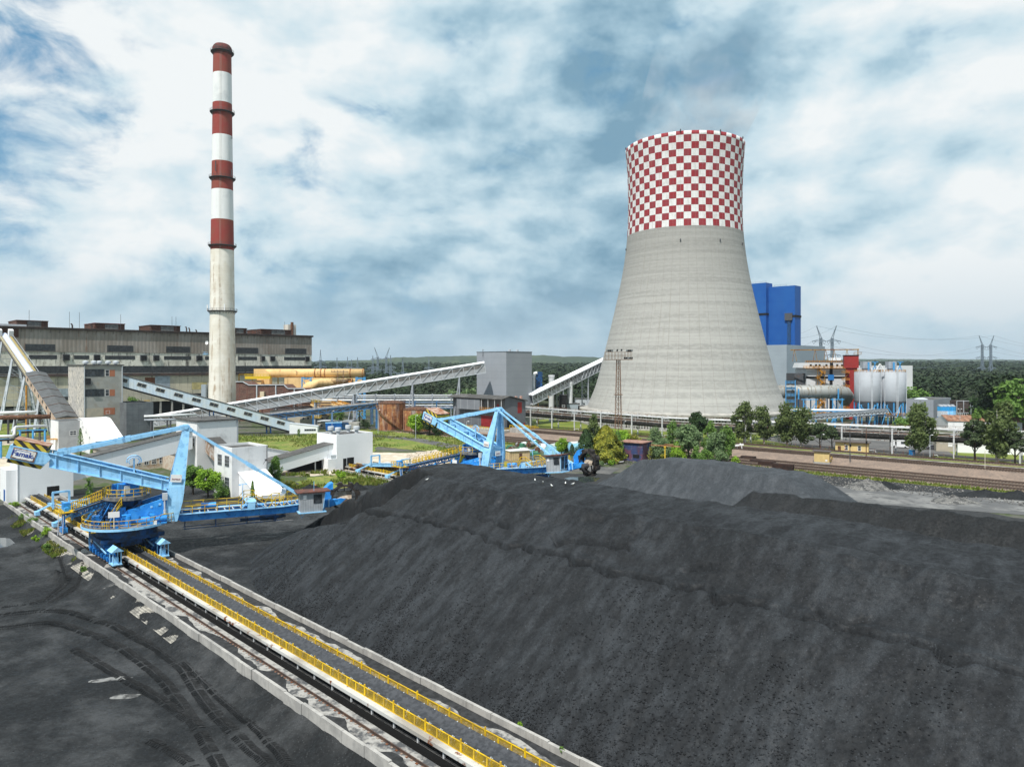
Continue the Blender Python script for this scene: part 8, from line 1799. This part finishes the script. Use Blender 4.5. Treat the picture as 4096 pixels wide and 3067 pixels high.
# single nearer trees at the forest edge
for i, (px, d, h, w, kind, lm, lab) in enumerate(((1003, 300, 25.5, 27, 'round', lm_far, 'tallest dark tree of the forest edge at the right'), (1024, 285, 24, 24, 'round', lm_mid, 'tall green tree cut by the right edge of the view'), (978, 330, 13, 14, 'round', lm_dark, 'round dark tree right of the cooling rack'), (988, 300, 11, 13, 'bush', lm_mid, 'green tree behind the broad pine'), (908, 300, 9.5, 13, 'bush', lm_mid, 'light green bush between the silos and the grey plant house'), (916, 372, 17, 16, 'round', lm_mid, 'green tree right behind the right silo'), (470, 400, 16, 17, 'round', lm_willow, 'pale green willow crown beside the grey transfer tower'), (452, 400, 14, 15, 'round', lm_willow, 'pale green willow under the upper white gallery'), (436, 395, 10, 8, 'cone', lm_dark, 'dark conifer at the forest edge under the white gallery'), (444, 392, 9, 8, 'cone', lm_dark, 'second dark conifer at the forest edge under the white gallery'), (456, 388, 9, 8, 'cone', lm_dark, 'dark conifer beside the pale willow'), (421, 400, 10, 9, 'cone', lm_dark, 'dark conifer left of the gallery leg pair'))):
    tree('tree' if kind != 'cone' else 'conifer_tree', lab, ((px - 512) * d / 710, d, 0), h, w, kind, lm, 300 + i, 2200 if d < 340 else 1500)
# far hills
def hill(name, x0, x1, y, prof, m, seed):
    xs = np.linspace(x0, x1, 160); b = MB(); ys = np.linspace(-1, 1, 9); Z = np.interp(xs, *zip(*prof)) + fbm(xs / 90, xs * 0 + seed, 4, seed) * 9
    for t in ys: b.v += [(x, y + t * 420, z * math.cos(t * math.pi / 2) ** .8 + float(fbm(np.array(x / 25), np.array(t * 9.0), 2, 5)) * 3) for x, z in zip(xs, Z)]
    n = len(xs); b.f = [(j * n + i, j * n + i + 1, (j + 1) * n + i + 1, (j + 1) * n + i) for j in range(8) for i in range(n - 1)]; b.m = [0] * len(b.f)
    return struct(b.build(name, m, smooth=True))
m_hill = mat('wooded hill', (.030, .05, .022), .95, c2=(.06, .08, .03), ns=.006, lo=.5, hi=.62, c3=(.02, .035, .016), ns3=.03, bump=6, bs=.06)
hill('hill', -1900, 1500, 3900, [(-1900, 20), (-900, 50), (-620, 68), (-300, 74), (120, 80), (500, 66), (900, 44), (1500, 26)], m_hill, 3)
hill('hill', 300, 5200, 5200, [(300, 26), (1200, 62), (2400, 66), (3600, 64), (5200, 50)], m_hill, 4)
# ------------------------------------------------------------------ air: a closed box of pale haze round the whole site
hm = bpy.data.materials.new('haze air'); hm.use_nodes = True; hn = hm.node_tree; hn.nodes.clear(); pv = hn.nodes.new('ShaderNodeVolumePrincipled'); pv.inputs['Color'].default_value = (.80, .90, 1.0, 1); pv.inputs['Density'].default_value = .00006; pv.inputs['Anisotropy'].default_value = .2
ho_ = hn.nodes.new('ShaderNodeOutputMaterial'); hn.links.new(pv.outputs[0], ho_.inputs['Volume'])
hb = MB(); hb.box(-9500, 9500, -9500, 9500, -3, 215); o = hb.build('haze', hm); stuff(o, 'thin blue haze over the plant and the woods', 'haze'); hm.cycles.homogeneous_volume = True if hasattr(hm, 'cycles') else None
# ------------------------------------------------------------------ railway
m_sleeper = mat('tarred sleeper', (.075, .055, .045), .9, c2=(.12, .09, .07), ns=1.5)
def track(n_, s0, s1, z, label, dn=0.0):
    e = thing('railway_track', label, 'railway track', RW(s0, n_, z), math.atan2(RD.y, RD.x) + dn); L_ = s1 - s0
    for y in (-.72, .72): w = MB(); w.box(0, L_, y - .05, y + .05, .12, .28); w.build('rail', m_rail, e)
    w = MB()
    for x in np.arange(0, L_, .65): w.box(x, x + .25, -1.25, 1.25, 0, .12)
    o = w.build('sleeper_bed', m_sleeper, e)
for n_, z, s0, s1, lab in ((192.6, .28, -65, 190, 'railway track nearest the coal heap at the foot of the bank'), (197.6, .28, -65, 190, 'middle one of the three lower railway tracks'), (203.0, .28, -65, 190, 'lower railway track right under the brown ballast bank'), (214.3, 1.52, -72, 190, 'upper railway track at the edge of the brown bank'), (218.6, 1.52, -60, 190, 'second upper railway track on the bank'), (228.6, 1.52, -72, 190, 'farthest railway track in front of the pines')): track(n_, s0, s1, z, lab)
# ------------------------------------------------------------------ huts
m_ycream = mat('yellow render', (.62, .47, .21), .85, c2=(.54, .40, .18), ns=.5)
P0 = G(868.5, 453.5, .9); e = bld('yellow_hut', 'larger yellow hut with white windows beside the road', 'hut', (P0.x, P0.y), 3.6, 9.2, 3.3, m_ycream, m_roofdark, .05, R(38), .8); e.rotation_euler[2] = R(60)
b = MB(); b.box(-.7, 4.2, -.5, 9.9, 3.32, 3.55); b.build('roof_slab', mat('brown flat roof', (.10, .085, .08), .9), e)
for a in (2.0, 5.6): window(e, 'L', a, .9, .95, 1.5, None, 1, 2)
window(e, 'R', 1.2, .9, .9, 1.4, None, 1, 2); patch(e, 'door', 'L', 7.6, 8.5, 0, 2.1, m_rust)
P0 = G(829.3, 462.5, .75); e = bld('yellow_hut', 'small yellow hut with a raised landing on the brown bank', 'hut', (P0.x, P0.y), 2.2, 3.9, 3.1, m_ycream, m_roofdark, .05, R(60), .6)
b = MB(); b.box(-.4, 2.6, -.4, 4.3, 3.12, 3.35); b.build('roof_slab', mat('brown flat roof', (0, 0, 0)), e); b = MB(); b.box(-.1, 3, -.1, 4.0, -.8, .3); b.build('plinth', m_concrete, e); patch(e, 'door', 'R', .7, 1.5, .3, 2.3, mat('brown door', (.2, .07, .03), .7)); patch(e, 'window', 'L', .5, 1.0, .6, 1.0, m_frame)
b = MB(); b.box(2.2, 4.6, -.2, 2.6, .2, .35); b.rail([(2.6, -.2, .35), (4.6, -.2, .35), (5.6, -.6, -.9)], t=.08); b.rail([(4.6, 2.6, .35), (4.6, -.2, .35)], t=.08); b.bar((4.6, .2, .2), (5.9, -.3, -1), .8, .1); b.build('landing', m_yellow, e)
# portable toilet, van, cars
P0 = G(912, 455.8, .5); e = thing('portable_toilet', 'blue portable toilet with a white roof beside the big birch', 'toilet', tuple(P0), R(20)); b = MB(); b.box(-.6, .6, -.6, .6, 0, 2.0); b.build('body', mat('toilet blue', (.01, .22, .55), .5), e); b = MB(); b.prism([(-.65, -.65, 2.0), (.65, -.65, 2.0), (.5, -.65, 2.3), (-.5, -.65, 2.3)], (0, 1.3, 0)); b.build('roof', m_frame, e); b = MB(); b.box(-.42, .42, -.65, -.6, .1, 1.9); b.build('door', mat('door blue', (.02, .16, .42), .5), e); b = MB(); b.box(-1.1, -.6, -.5, .4, 0, .4); b.build('step', m_frame, e)
m_tyre = mat('tyre', (.02, .02, .02), .8)
def vehicle(name, label, cat, P0, rz, L_, W_, prof, col, glasspts):
    e = thing(name, label, cat, tuple(P0), rz); b = MB(); b.prism([(x, -W_ / 2, z) for x, z in prof], (0, W_, 0)); b.build('body', mat('%s paint' % col[0], col[1], .35, spec=.5), e)
    for s in (-1, 1):
        g_ = MB(); g_.prism([(x, s * (W_ / 2 + .01) - .01, z) for x, z in glasspts], (0, .02, 0)); g_.build('side_window', m_glass, e)
    for x in (L_ * .19, L_ * .8):
        for s in (-1, 1): w = MB(); w.tube((x, s * (W_ / 2 - .2), .33), (x, s * (W_ / 2 + .02), .33), .33, n=14); w.build('wheel', m_tyre, e)
    for s in (-1, 1): w = MB(); w.box(L_ - .06, L_ + .03, s * W_ * .36 - .15, s * W_ * .36 + .15, .65, .85); w.build('headlight', m_frame, e)
    return e
vehicle('white_van', 'white delivery van standing on the road behind the yellow hut', 'van', G(891.5, 446.6, .05), R(-38), 5.4, 2.0, [(0, .3), (5.35, .3), (5.4, .95), (4.5, 1.3), (3.9, 2.3), (3.5, 2.5), (.1, 2.5), (0, 2.2)], ('van white', (.72, .73, .74)), [(3.0, 1.35), (4.3, 1.35), (3.85, 2.15), (3.0, 2.15)])
car = [(0, .3), (4.2, .3), (4.25, .75), (3.3, .9), (2.7, 1.42), (1.0, 1.45), (.3, .95), (0, .9)]; cg = [(.6, .95), (3.1, .92), (2.6, 1.36), (1.05, 1.38)]
vehicle('parked_car', 'silver parked car under the big birch side of the pipe bridge', 'car', G(931, 448.6, .05), R(150), 4.2, 1.75, car, ('silver', (.45, .47, .5)), cg)
vehicle('parked_car', 'dark parked car between the silver car and the black car', 'car', G(941, 449.2, .05), R(150), 4.2, 1.75, car, ('charcoal', (.06, .06, .07)), cg)
vehicle('parked_car', 'black parked car nearest the long white wall', 'car', G(948, 448.6, .05), R(40), 4.2, 1.75, car, ('black', (.02, .02, .022)), cg)
# purple shed and jib
P0 = G(642.5, 461.5); e = bld('metal_shed', 'faded purple and blue sheet metal shed behind the coal heap', 'shed', (P0.x, P0.y), 6.0, 7.6, 5.3, mat('faded purple sheet', (.13, .055, .09), .8, c2=(.035, .055, .15), ns=.3, lo=.44, hi=.54, c3=(.16, .15, .18), ns3=1.2, lo3=.52, hi3=.7, rib=((.5, .87, 0), 3, .02, .25), streak=(RUST, 1.2, .55, .7, .6)), m_roofdark, .02, R(55))
b = MB(); b.box(-.5, 6.4, -.4, 8.0, 5.32, 5.5); b.build('roof_sheet', mat('rust pink roof', (.32, .19, .15), .85, c2=(.22, .11, .08), ns=.8), e)
for f_, a in (('L', 1.0), ('L', 4.2), ('R', 3.2)): patch(e, 'window', f_, a, a + 2.0, 1.0, 2.0, m_black)
P0 = G(665, 460); e = thing('jib_crane', 'yellow jib crane with a rusty beam beside the purple shed', 'crane', tuple(P0), R(-12)); b = MB(); b.tube((0, 0, 0), (0, 0, 4.0), .2, n=10); b.build('post', mat('yellow post', (.6, .42, .05), .6), e); b = MB(); b.bar((-5.6, 0, 4.5), (4.4, 0, 4.15), .3, .4); b.bar((-.2, 0, 4.7), (2.4, 0, 4.7), .25, .3); b.build('beam', mat('ochre beam', (.36, .25, .12), .8, c2=RUST, ns=1.5), e); b = MB(); b.box(-.3, .3, -.3, .3, 3.7, 4.2); b.build('head', m_yellow, e)
# scrap by the thuja, stone slab, timber stacks
P0 = G(611, 463.5); rr = random.Random(8); e = thing('scrap_heap', 'heap of white and orange scrap boards under the golden thuja', 'scrap heap', tuple(P0)); 
for nm, m, k in (('board', m_frame, 12), ('pipe', m_rust, 8), ('plank', mat('orange plank', (.5, .22, .06), .8), 6)):
    b = MB()
    for i in range(k): x, y, z = rr.uniform(-2.6, 2.6), rr.uniform(-1.2, 1.2), rr.uniform(.1, .9); a = rr.uniform(0, 3.1); b.bar((x, y, z), (x + math.cos(a) * 1.6, y + math.sin(a) * 1.2, z + rr.uniform(-.3, .3)), .3, .1)
    b.build(nm, m, e)
P0 = G(598.5, 471.5); b = MB(); b.prism([(-1.6, -.5, 0), (1.2, -.9, 0), (1.8, .1, 0), (.4, .8, 0), (-1.4, .6, 0)], (.1, .05, .42)); tag(b.build('stone_slab', mat('pale stone', (.5, .44, .36), .9, c2=(.4, .35, .28), ns=1.5), loc=tuple(P0)), 'pale stone slab lying on the coal ground near the far bucket wheel', 'stone slab')
m_tie = mat('dark old sleeper wood', (.05, .026, .02), .9, c2=(.028, .018, .015), ns=1.2)
for i, (px, py, w_, h, lab) in enumerate(((748, 458.5, 4.0, .8, 'leftmost stack of old sleepers beside the tracks'), (759, 462.5, 4.6, .9, 'second stack of old sleepers, half behind the heap crest'), (767, 465.5, 4.4, 1.2, 'third stack of old sleepers beside the tallest stack'), (783, 471.0, 5.0, 1.9, 'tallest stack of old sleepers at the heap end'))):
    P0 = G(px, py); e = thing('sleeper_stack', lab, 'timber stack', tuple(P0), R(-38 + i * 3), 'stacks of old sleepers'); b = MB(); z = 0; rr = random.Random(i)
    while z < h:
        for j in range(6): o = rr.uniform(-.2, .2); b.box(-w_ / 2 + o, w_ / 2 + o, -.9 + j * .31, -.9 + j * .31 + .27, z, z + .2)
        z += .23
    b.build('sleepers', m_tie, e)
P0 = W(375, 470, 176); P0.z = 0; rr = random.Random(9); e = thing('rail_stack', 'rusty stack of old rails and beams behind the far belt', 'rail stack', (W(392, 470, 182).x, 182, 0), R(-20)); b = MB()
for i in range(46): z = .15 + (i % 7) * .3; y = rr.uniform(-1.6, 1.6); x = rr.uniform(-2, 2); b.bar((-9 + x, y, z), (9 + x, y, z + rr.uniform(-.05, .05)), .22, .2)
b.build('beams', m_rust, e)
# arched huts
m_arch = mat('pale blue arch sheet', (.22, .50, .62), .6, c2=(.30, .56, .66), ns=.5, rib=((S2, -S2, 0), 2, .02, .15)); m_archw = mat('whitish arch sheet', (.58, .62, .58), .6, c2=(.40, .46, .44), ns=.5, rib=((S2, -S2, 0), 2, .02, .15))
for px, py, r, L_, m, lab, rz in ((550, 454.5, 2.2, 7, m_archw, 'left arched hut with a blue door end', R(62)), (570, 450.5, 2.0, 7, m_archw, 'right arched hut, whitish above and blue below', R(30))):
    P0 = G(px, py); e = thing('arched_hut', lab, 'hut', tuple(P0), rz); b = MB(); n = 16
    for x in (0, L_): b.v += [(x, math.cos(math.pi * k / n) * r, math.sin(math.pi * k / n) * r * 1.5) for k in range(n + 1)]
    for k in range(n): b.f.append((k, k + 1, n + 2 + k, n + 1 + k)); b.m.append(1 if k < 5 or k > 10 else 0)
    b.build('shell', [m, m_arch], e, smooth=True)
    b = MB(); b.v = [(.05, math.cos(math.pi * k / n) * r * .98, math.sin(math.pi * k / n) * r * 1.48) for k in range(n + 1)]; b.f = [tuple(range(n + 1))]; b.m = [0]; b.build('end_wall', m_arch, e); b = MB(); b.box(-.03, .05, -.7, .7, 0, 2.0); b.build('door', m_lblue, e)
# motors and drums on the storage ground
rr = random.Random(12); cols = [mat('store green', (.03, .14, .08), .6, c2=(.06, .18, .11), ns=1), mat('store grey', (.3, .32, .33), .6, c2=(.2, .2, .2), ns=1.5), m_frame, mat('store teal', (.22, .46, .42), .6, c2=(.3, .5, .45), ns=1), m_rust]
dm = thing('steel_drum', 'steel cable drum or roller on the storage ground behind the far machine', 'drum', (0, 0, 0), 0, 'drums and rollers on the storage ground'); b = MB(); b.tube((-1, 0, .9), (1, 0, .9), .75, n=18); b.build('drum', cols[1], dm); b = MB(); b.tube((-1.1, 0, .9), (-1, 0, .9), .95, n=18); b.tube((1, 0, .9), (1.1, 0, .9), .95, n=18); b.build('end_disc', m_rust, dm); b = MB(); b.bar((-1.6, 0, .9), (1.6, 0, .9), .18); b.build('axle', m_dsteel, dm)
spots = [(511, 452), (518, 446), (525, 451.5), (531, 446.5), (521, 455), (537, 452), (541, 447), (529, 455)]
for i, (x, y) in enumerate(spots): (dm if i == 0 else dup(dm, (0, 0, 0))).location = tuple(G(x, y)); 
k = 0
for o in [o for o in list(COL.objects) if o.name.startswith('steel_drum')]: o.rotation_euler = (0, 0, rr.uniform(0, 3)); s = rr.uniform(.75, 1.15); o.scale = (s, s, s)
for i in range(15):
    px, py = rr.uniform(508, 545), rr.uniform(444, 456); P0 = G(px, py); m = cols[(i * 2) % 4]; e = thing('machine_part', 'stored %s motor casing among the drums behind the far machine' % ('green grey white teal'.split()[(i * 2) % 4] if (i * 2) % 4 < 4 else 'rusty'), 'machine part', tuple(P0), rr.uniform(0, 3), 'motor casings on the storage ground'); w_, h = rr.uniform(.9, 1.7), rr.uniform(.7, 1.5)
    b = MB(); b.box(-w_, w_, -.7, .7, .25, h); b.tube((-w_ * .7, 0, h), (w_ * .7, 0, h), .6, n=12); b.build('casing', m, e); b = MB(); b.tube((w_, 0, h * .6), (w_ + .5, 0, h * .6), .3, n=10); b.box(-w_ - .1, w_ + .1, -.8, .8, 0, .25); b.build('foot', m_dsteel, e)
P0 = G(517, 459); e = thing('site_hut', 'cream site hut with a pale roof behind the far machine mast', 'hut', tuple(P0), R(25)); b = MB(); b.box(-3, 3.5, -1.5, 1.5, 0, 2.7); b.build('wall', mat('cream board', (.6, .45, .24), .8, c2=(.5, .36, .2), ns=1, rib=((1, 0, 0), 1.5, .01, .2)), e); b = MB(); b.box(-3.2, 3.7, -1.8, 1.8, 2.7, 2.9); b.build('roof', m_frame, e); patch(e, 'door', 'R', 0, .9, 0, 2, m_rust, 1.55)
e = thing('rusty_trailer', 'red brown rusty wagon box behind the far counter boom', 'trailer', tuple(G(478, 452)), R(-15)); b = MB(); b.prism([(-4, -1.2, .8), (4, -1.2, .8), (4, -1.2, 3.0), (-4, -1.2, 2.4)], (0, 2.4, 0)); b.build('box', mat('red brown sheet', (.22, .06, .04), .8, c2=RUST, ns=1), e)
for x in (-2.6, 2.6): b = MB(); b.tube((x, -1.1, .45), (x, 1.1, .45), .45, n=14); b.build('wheel', m_tyre, e)
# ------------------------------------------------------------------ masts, posts, lamps
d = 252; e = thing('light_mast', 'tall rusty lattice floodlight mast standing before the cooling tower', 'light mast', ((618.3 - 512) * d / 710, d, 0)); b = MB(); H = 29.6; m_lm = mat('rusty mast steel', (.17, .10, .06), .85, c2=(.10, .05, .03), ns=1.2, c3=(.28, .2, .13), ns3=3)
wd = lambda z: 1.25 - .65 * z / H
for s in (-1, 1):
    for t in (-1, 1): b.bar((s * wd(0), t * wd(0), 0), (s * wd(H), t * wd(H), H), .14)
for i in range(16):
    z0, z1 = H * i / 16, H * (i + 1) / 16
    for t in (-1, 1): b.bar((-wd(z0), t * wd(z0), z0), (wd(z1), t * wd(z1), z1), .075); b.bar((wd(z0), t * wd(z0), z0), (-wd(z1), t * wd(z1), z1), .075); b.bar((t * wd(z0), -wd(z0), z0), (t * wd(z1), wd(z1), z1), .075)
b.bar((0, 0, 0), (0, 0, H), .22); b.box(-1.4, 1.4, -1.4, 1.4, 17.2, 17.4); b.build('lattice', m_lm, e)
b = MB(); b.box(-4.9, 4.9, -1.2, 1.2, H, H + .2); b.rail([(-4.6, -1.2, H + .2), (4.6, -1.2, H + .2)], h=2.6, t=.1, gap=1.1); b.rail([(-4.6, 1.2, H + .2), (4.6, 1.2, H + .2)], h=2.6, t=.1, gap=1.1); b.build('platform', m_lm, e)
for i, (x, z) in enumerate([(-4.2 + k * .62, 2.9) for k in range(4)] + [(-.6, 3.0), (.9, 3.1)] + [(2.8 + k * .6, 2.9) for k in range(4)] + [(2.0 + k * .65, .3) for k in range(5)]):
    b = MB(); b.prism([(x - .27, -1.2, H + z), (x + .27, -1.2, H + z), (x + .36, -1.6, H + z + .7), (x - .18, -1.6, H + z + .7)], (0, .35, 0)); b.build('floodlight', m_dsteel if i % 3 else m_lsteel, e)
def lamp(px, py, z, h, label, m, two=False, rz=0.0):
    P0 = G(px, py, z); e = thing('lamp_post', label, 'lamp post', tuple(P0), rz, 'lamp posts'); b = MB(); b.tube((0, 0, 0), (0, 0, h), .09, .06, 8); b.path([(0, 0, h), (.15, 0, h + .25), (.6, 0, h + .3)], .05, 6)
    if two: b.path([(0, 0, h), (-.15, 0, h + .25), (-.6, 0, h + .3)], .05, 6)
    b.build('pole', m, e)
    for s in ((1, -1) if two else (1,)): b = MB(); b.lathe((s * .65, 0, h + .22), [(.05, .16), (.3, .08), (.3, 0), (.05, -.1)], 12); b.build('lamp_head', m_frame, e)
lamp(332, 431.5, 0, 8.5, 'lamp post on the grass beside the blue container', m_lsteel); lamp(378, 434, 0, 9.6, 'lamp post left of the taller rusty tank', m_lsteel); lamp(415.7, 438.6, 0, 8.6, 'lamp post before the bright bush at the tanks', m_lsteel); lamp(466.5, 449, 0, 9.0, 'lamp post behind the far counter boom', m_lsteel)
lamp(153.5, 441, 0, 7, 'lamp post beside the white tower, left of the meadow', m_lsteel); lamp(10, 457, 0, 8, 'thin lamp post at the left edge behind the counterweight', m_lsteel); lamp(985, 473, .4, 5.6, 'cream lamp post standing on the brown bank at the right', mat('cream pole', (.55, .5, .4), .7)); lamp(930, 458, 1.0, 6.5, 'lamp post between the blue toilet and the parked cars', m_lsteel); lamp(821.5, 451, 1.2, 5, 'lamp post just above the small yellow hut', m_dsteel); lamp(624, 434, 0, 5, 'curved lamp post before the tower inlet louvres', m_lsteel)
for i, (px, d_, h, two) in enumerate(((960, 300, 9, True), (971, 310, 9.5, False), (977, 305, 8, True), (913, 315, 7, False))): 
    lamp(px, 364 + 28 * 710 / d_, 0, h, ['two armed lamp post behind the rusty roof', 'tallest lamp post behind the rusty roof', 'two armed lamp post nearest the tall forest tree', 'lamp post before the grey plant house'][i], m_lsteel, two)
def signal(px, py, z, h, label, m):
    P0 = G(px, py, z); e = thing('signal_post', label, 'signal post', tuple(P0)); b = MB(); b.tube((0, 0, 0), (0, 0, h), .13, .1, 8); b.build('pole', m, e); b = MB(); b.box(-.22, .22, -.3, -.1, h * .45, h * .45 + .8); b.build('signal_head', m_black, e)
signal(850, 461, 1.3, 9, 'dark signal post before the larger yellow hut', m_dsteel); signal(866.2, 456.5, 1.3, 8.5, 'rusty signal post before the hut window', m_rust); signal(890, 454, .5, 8.5, 'dark signal post right of the larger yellow hut', m_dsteel)
P0 = G(845, 452.5, .8); e = thing('striped_post', 'red and white striped post at the corner of the larger yellow hut', 'post', tuple(P0)); b = MB()
for i in range(7): b.tube((0, 0, i * .45), (0, 0, (i + 1) * .45), .13, n=10, mi=i % 2)
b.build('post', [m_red, m_frame], e)
# wire fence along the upper track
e = thing('wire_fence', 'thin rusty wire fence along the farthest track', 'fence', RW(-10, 233.6, 1.0), math.atan2(RD.y, RD.x)); b = MB()
for x in np.arange(0, 190, 2.6): b.bar((x, 0, -.3), (x, 0, 1.5), .08)
for z in (.4, .9, 1.4): b.bar((0, 0, z), (190, 0, z), .035)
b.build('post_and_wire', mat('fence steel', (.2, .15, .11), .8, c2=RUST, ns=1), e)
# ground signals and bits on the tracks
P0 = G(737, 448.5, 1.5); e = thing('buffer_stop', 'white track equipment at the end of the upper tracks, right of the thicket', 'buffer stop', tuple(P0), R(-20)); b = MB(); b.bar((-2.4, 0, 0), (-1.2, 0, 1.1), .25); b.bar((-1.5, 0, .9), (2, 0, 1.5), .3, .5); b.bar((1.5, -.5, 0), (1.4, -.5, 1.3), .2); b.bar((0, .4, 0), (.2, .4, 1.2), .2); b.tube((1, -.6, 1.5), (1, .6, 1.5), .3, n=12); b.build('frame', m_frame, e)
# debris heaps on the right
def heap(name, label, P0, r, h, m, seed, sy=.7):
    b = MB(); n = 26; rg = np.random.default_rng(seed)
    for k in range(9):
        t = k / 8
        for j in range(n): a = 2 * math.pi * j / n; rr_ = r * t * (1 + .13 * math.sin(a * 3 + seed) + .08 * math.sin(a * 7)); z = h * (1 - t) ** 1.1 * (1 + rg.normal(0, .10)) ; b.v.append((P0.x + math.cos(a) * rr_, P0.y + math.sin(a) * rr_ * sy, P0.z + (z if k < 8 else -.1)))
    b.f = [(k * n + j, k * n + (j + 1) % n, (k + 1) * n + (j + 1) % n, (k + 1) * n + j) for k in range(8) for j in range(n)]; b.m = [0] * len(b.f); b.f = [tuple(reversed(f)) for f in b.f]
    return tag(b.build(name, m, smooth=True, loc=tuple(P0)), label, 'heap')
m_grit = mat('grey rubble grit', (.17, .165, .155), .95, c2=(.06, .06, .06), ns=.9, c3=(.45, .44, .42), ns3=3.5, lo3=.6, hi3=.66, bump=.2, bs=4)
heap('rubble_heap', 'grey rubble heap with white scraps before the grass verge', G(868, 487.5, .05), 5.6, 2.1, m_grit, 1); heap('coal_heap', 'dark coal dirt heap right of the grey rubble heap', G(884, 487.0, .05), 4.5, 1.4, m_coal_dark, 2); heap('rubble_heap', 'low grit heap with a pale plank on the concrete apron edge', G(953, 501, .05), 5.0, 1.2, m_grit, 3); heap('coal_heap', 'long low coal dirt heap at the right edge behind the apron', G(985, 494.5, .05), 9, 1.1, m_coal_dark, 4, .45); heap('coal_heap', 'coal dirt heap cut by the right edge of the view', G(1018, 497, .05), 6, 1.5, m_coal_dark, 5)
heap('coal_heap', 'small dark coal heap on the grass near the transfer house', G(357, 489, .05), 2.6, 1.5, m_coal_dark, 6, 1); heap('coal_heap', 'small coal heap behind the bucket wheel of the near machine', G(310, 489.5, .05), 3.0, 1.3, m_coal_dark, 7, 1); heap('coal_heap', 'coal spill at the foot of the white chute gallery', G(259, 500.5, .05), 3.2, 1.2, m_coal_dark, 8, 1)
# stone steps, hydrant, tank
e = thing('stone_steps', 'worn stone steps on the bank at the white box house corner', 'steps', tuple(UV(-170.5, 29.5, 0)), -A45); b = MB()
for i in range(7): b.box(.0, 2.2, -.6 - i * .42, -.2 - i * .42, -.35 - i * .17, -.12 - i * .17)
b.build('treads', m_concrete, e)
P0 = G(245.5, 0 + 491, 0); e = thing('hydrant', 'rusty orange hydrant on the grass behind the near cab', 'hydrant', tuple(G(241.5 + 13, 489))); b = MB(); b.tube((0, 0, 0), (0, 0, .9), .14, n=10); b.lathe((0, 0, .9), [(.2, 0), (.18, .15), (.05, .28)], 10); b.bar((-.3, 0, .6), (.3, 0, .6), .14); b.build('body', mat('hydrant orange', (.4, .16, .06), .7), e); e.location = tuple(G(315.5, 489))
# gulls on the coal
def ray_coal(px, py):
    dx, dz = (px - 512) / 710, -(py - 364) / 710
    for t in np.arange(60, 175, .2):
        x, y, z = dx * t, t, 28 + dz * t; u, v = (x - y) * S2, (x + y) * S2
        if z < max(float(h_main(np.array(u), np.array(v))), .05): return Vector((x, y, z))
    return G(px, py)
m_gull = mat('gull white', (.75, .75, .73), .7)
for i, (px, py, lab) in enumerate(((535, 480.8, 'white gull standing leftmost of the gulls near the puddle'), (543, 483, 'white gull second from the left near the puddle'), (551.6, 486.5, 'white gull standing lowest on the coal crest'), (565.5, 484, 'white gull left of the last gull'), (573, 484.8, 'white gull standing rightmost near the puddle'), (427, 480.4, 'lone white gull on the bench of the pile cut'))):
    P0 = ray_coal(px, py); e = thing('gull', lab, 'gull', tuple(P0), rr.uniform(0, 6), 'gulls on the coal'); e.scale = (.8, .8, .8); b = MB()
    b.path([(-.26, 0, .2), (-.14, 0, .23), (0, 0, .25), (.1, 0, .29), (.15, 0, .37), (.19, 0, .40), (.25, 0, .395)], [.02, .07, .1, .085, .05, .052, .02], 8); b.build('body', m_gull, e, smooth=True); b = MB(); b.bar((-.02, -.03, 0), (0, -.03, .17), .018); b.bar((-.02, .03, 0), (0, .03, .17), .018); b.tube((.24, 0, .395), (.31, 0, .385), .015, .005, 5); b.build('bill_and_legs', mat('gull yellow', (.5, .35, .05), .6), e)
    b = MB()
    for s in (-1, 1): b.prism([(.08, s * .09, .28), (-.1, s * .1, .31), (-.38, s * .03, .22), (-.1, s * .1, .2)], (0, s * .02, 0))
    b.build('wing', mat('gull grey', (.4, .42, .44), .7), e)
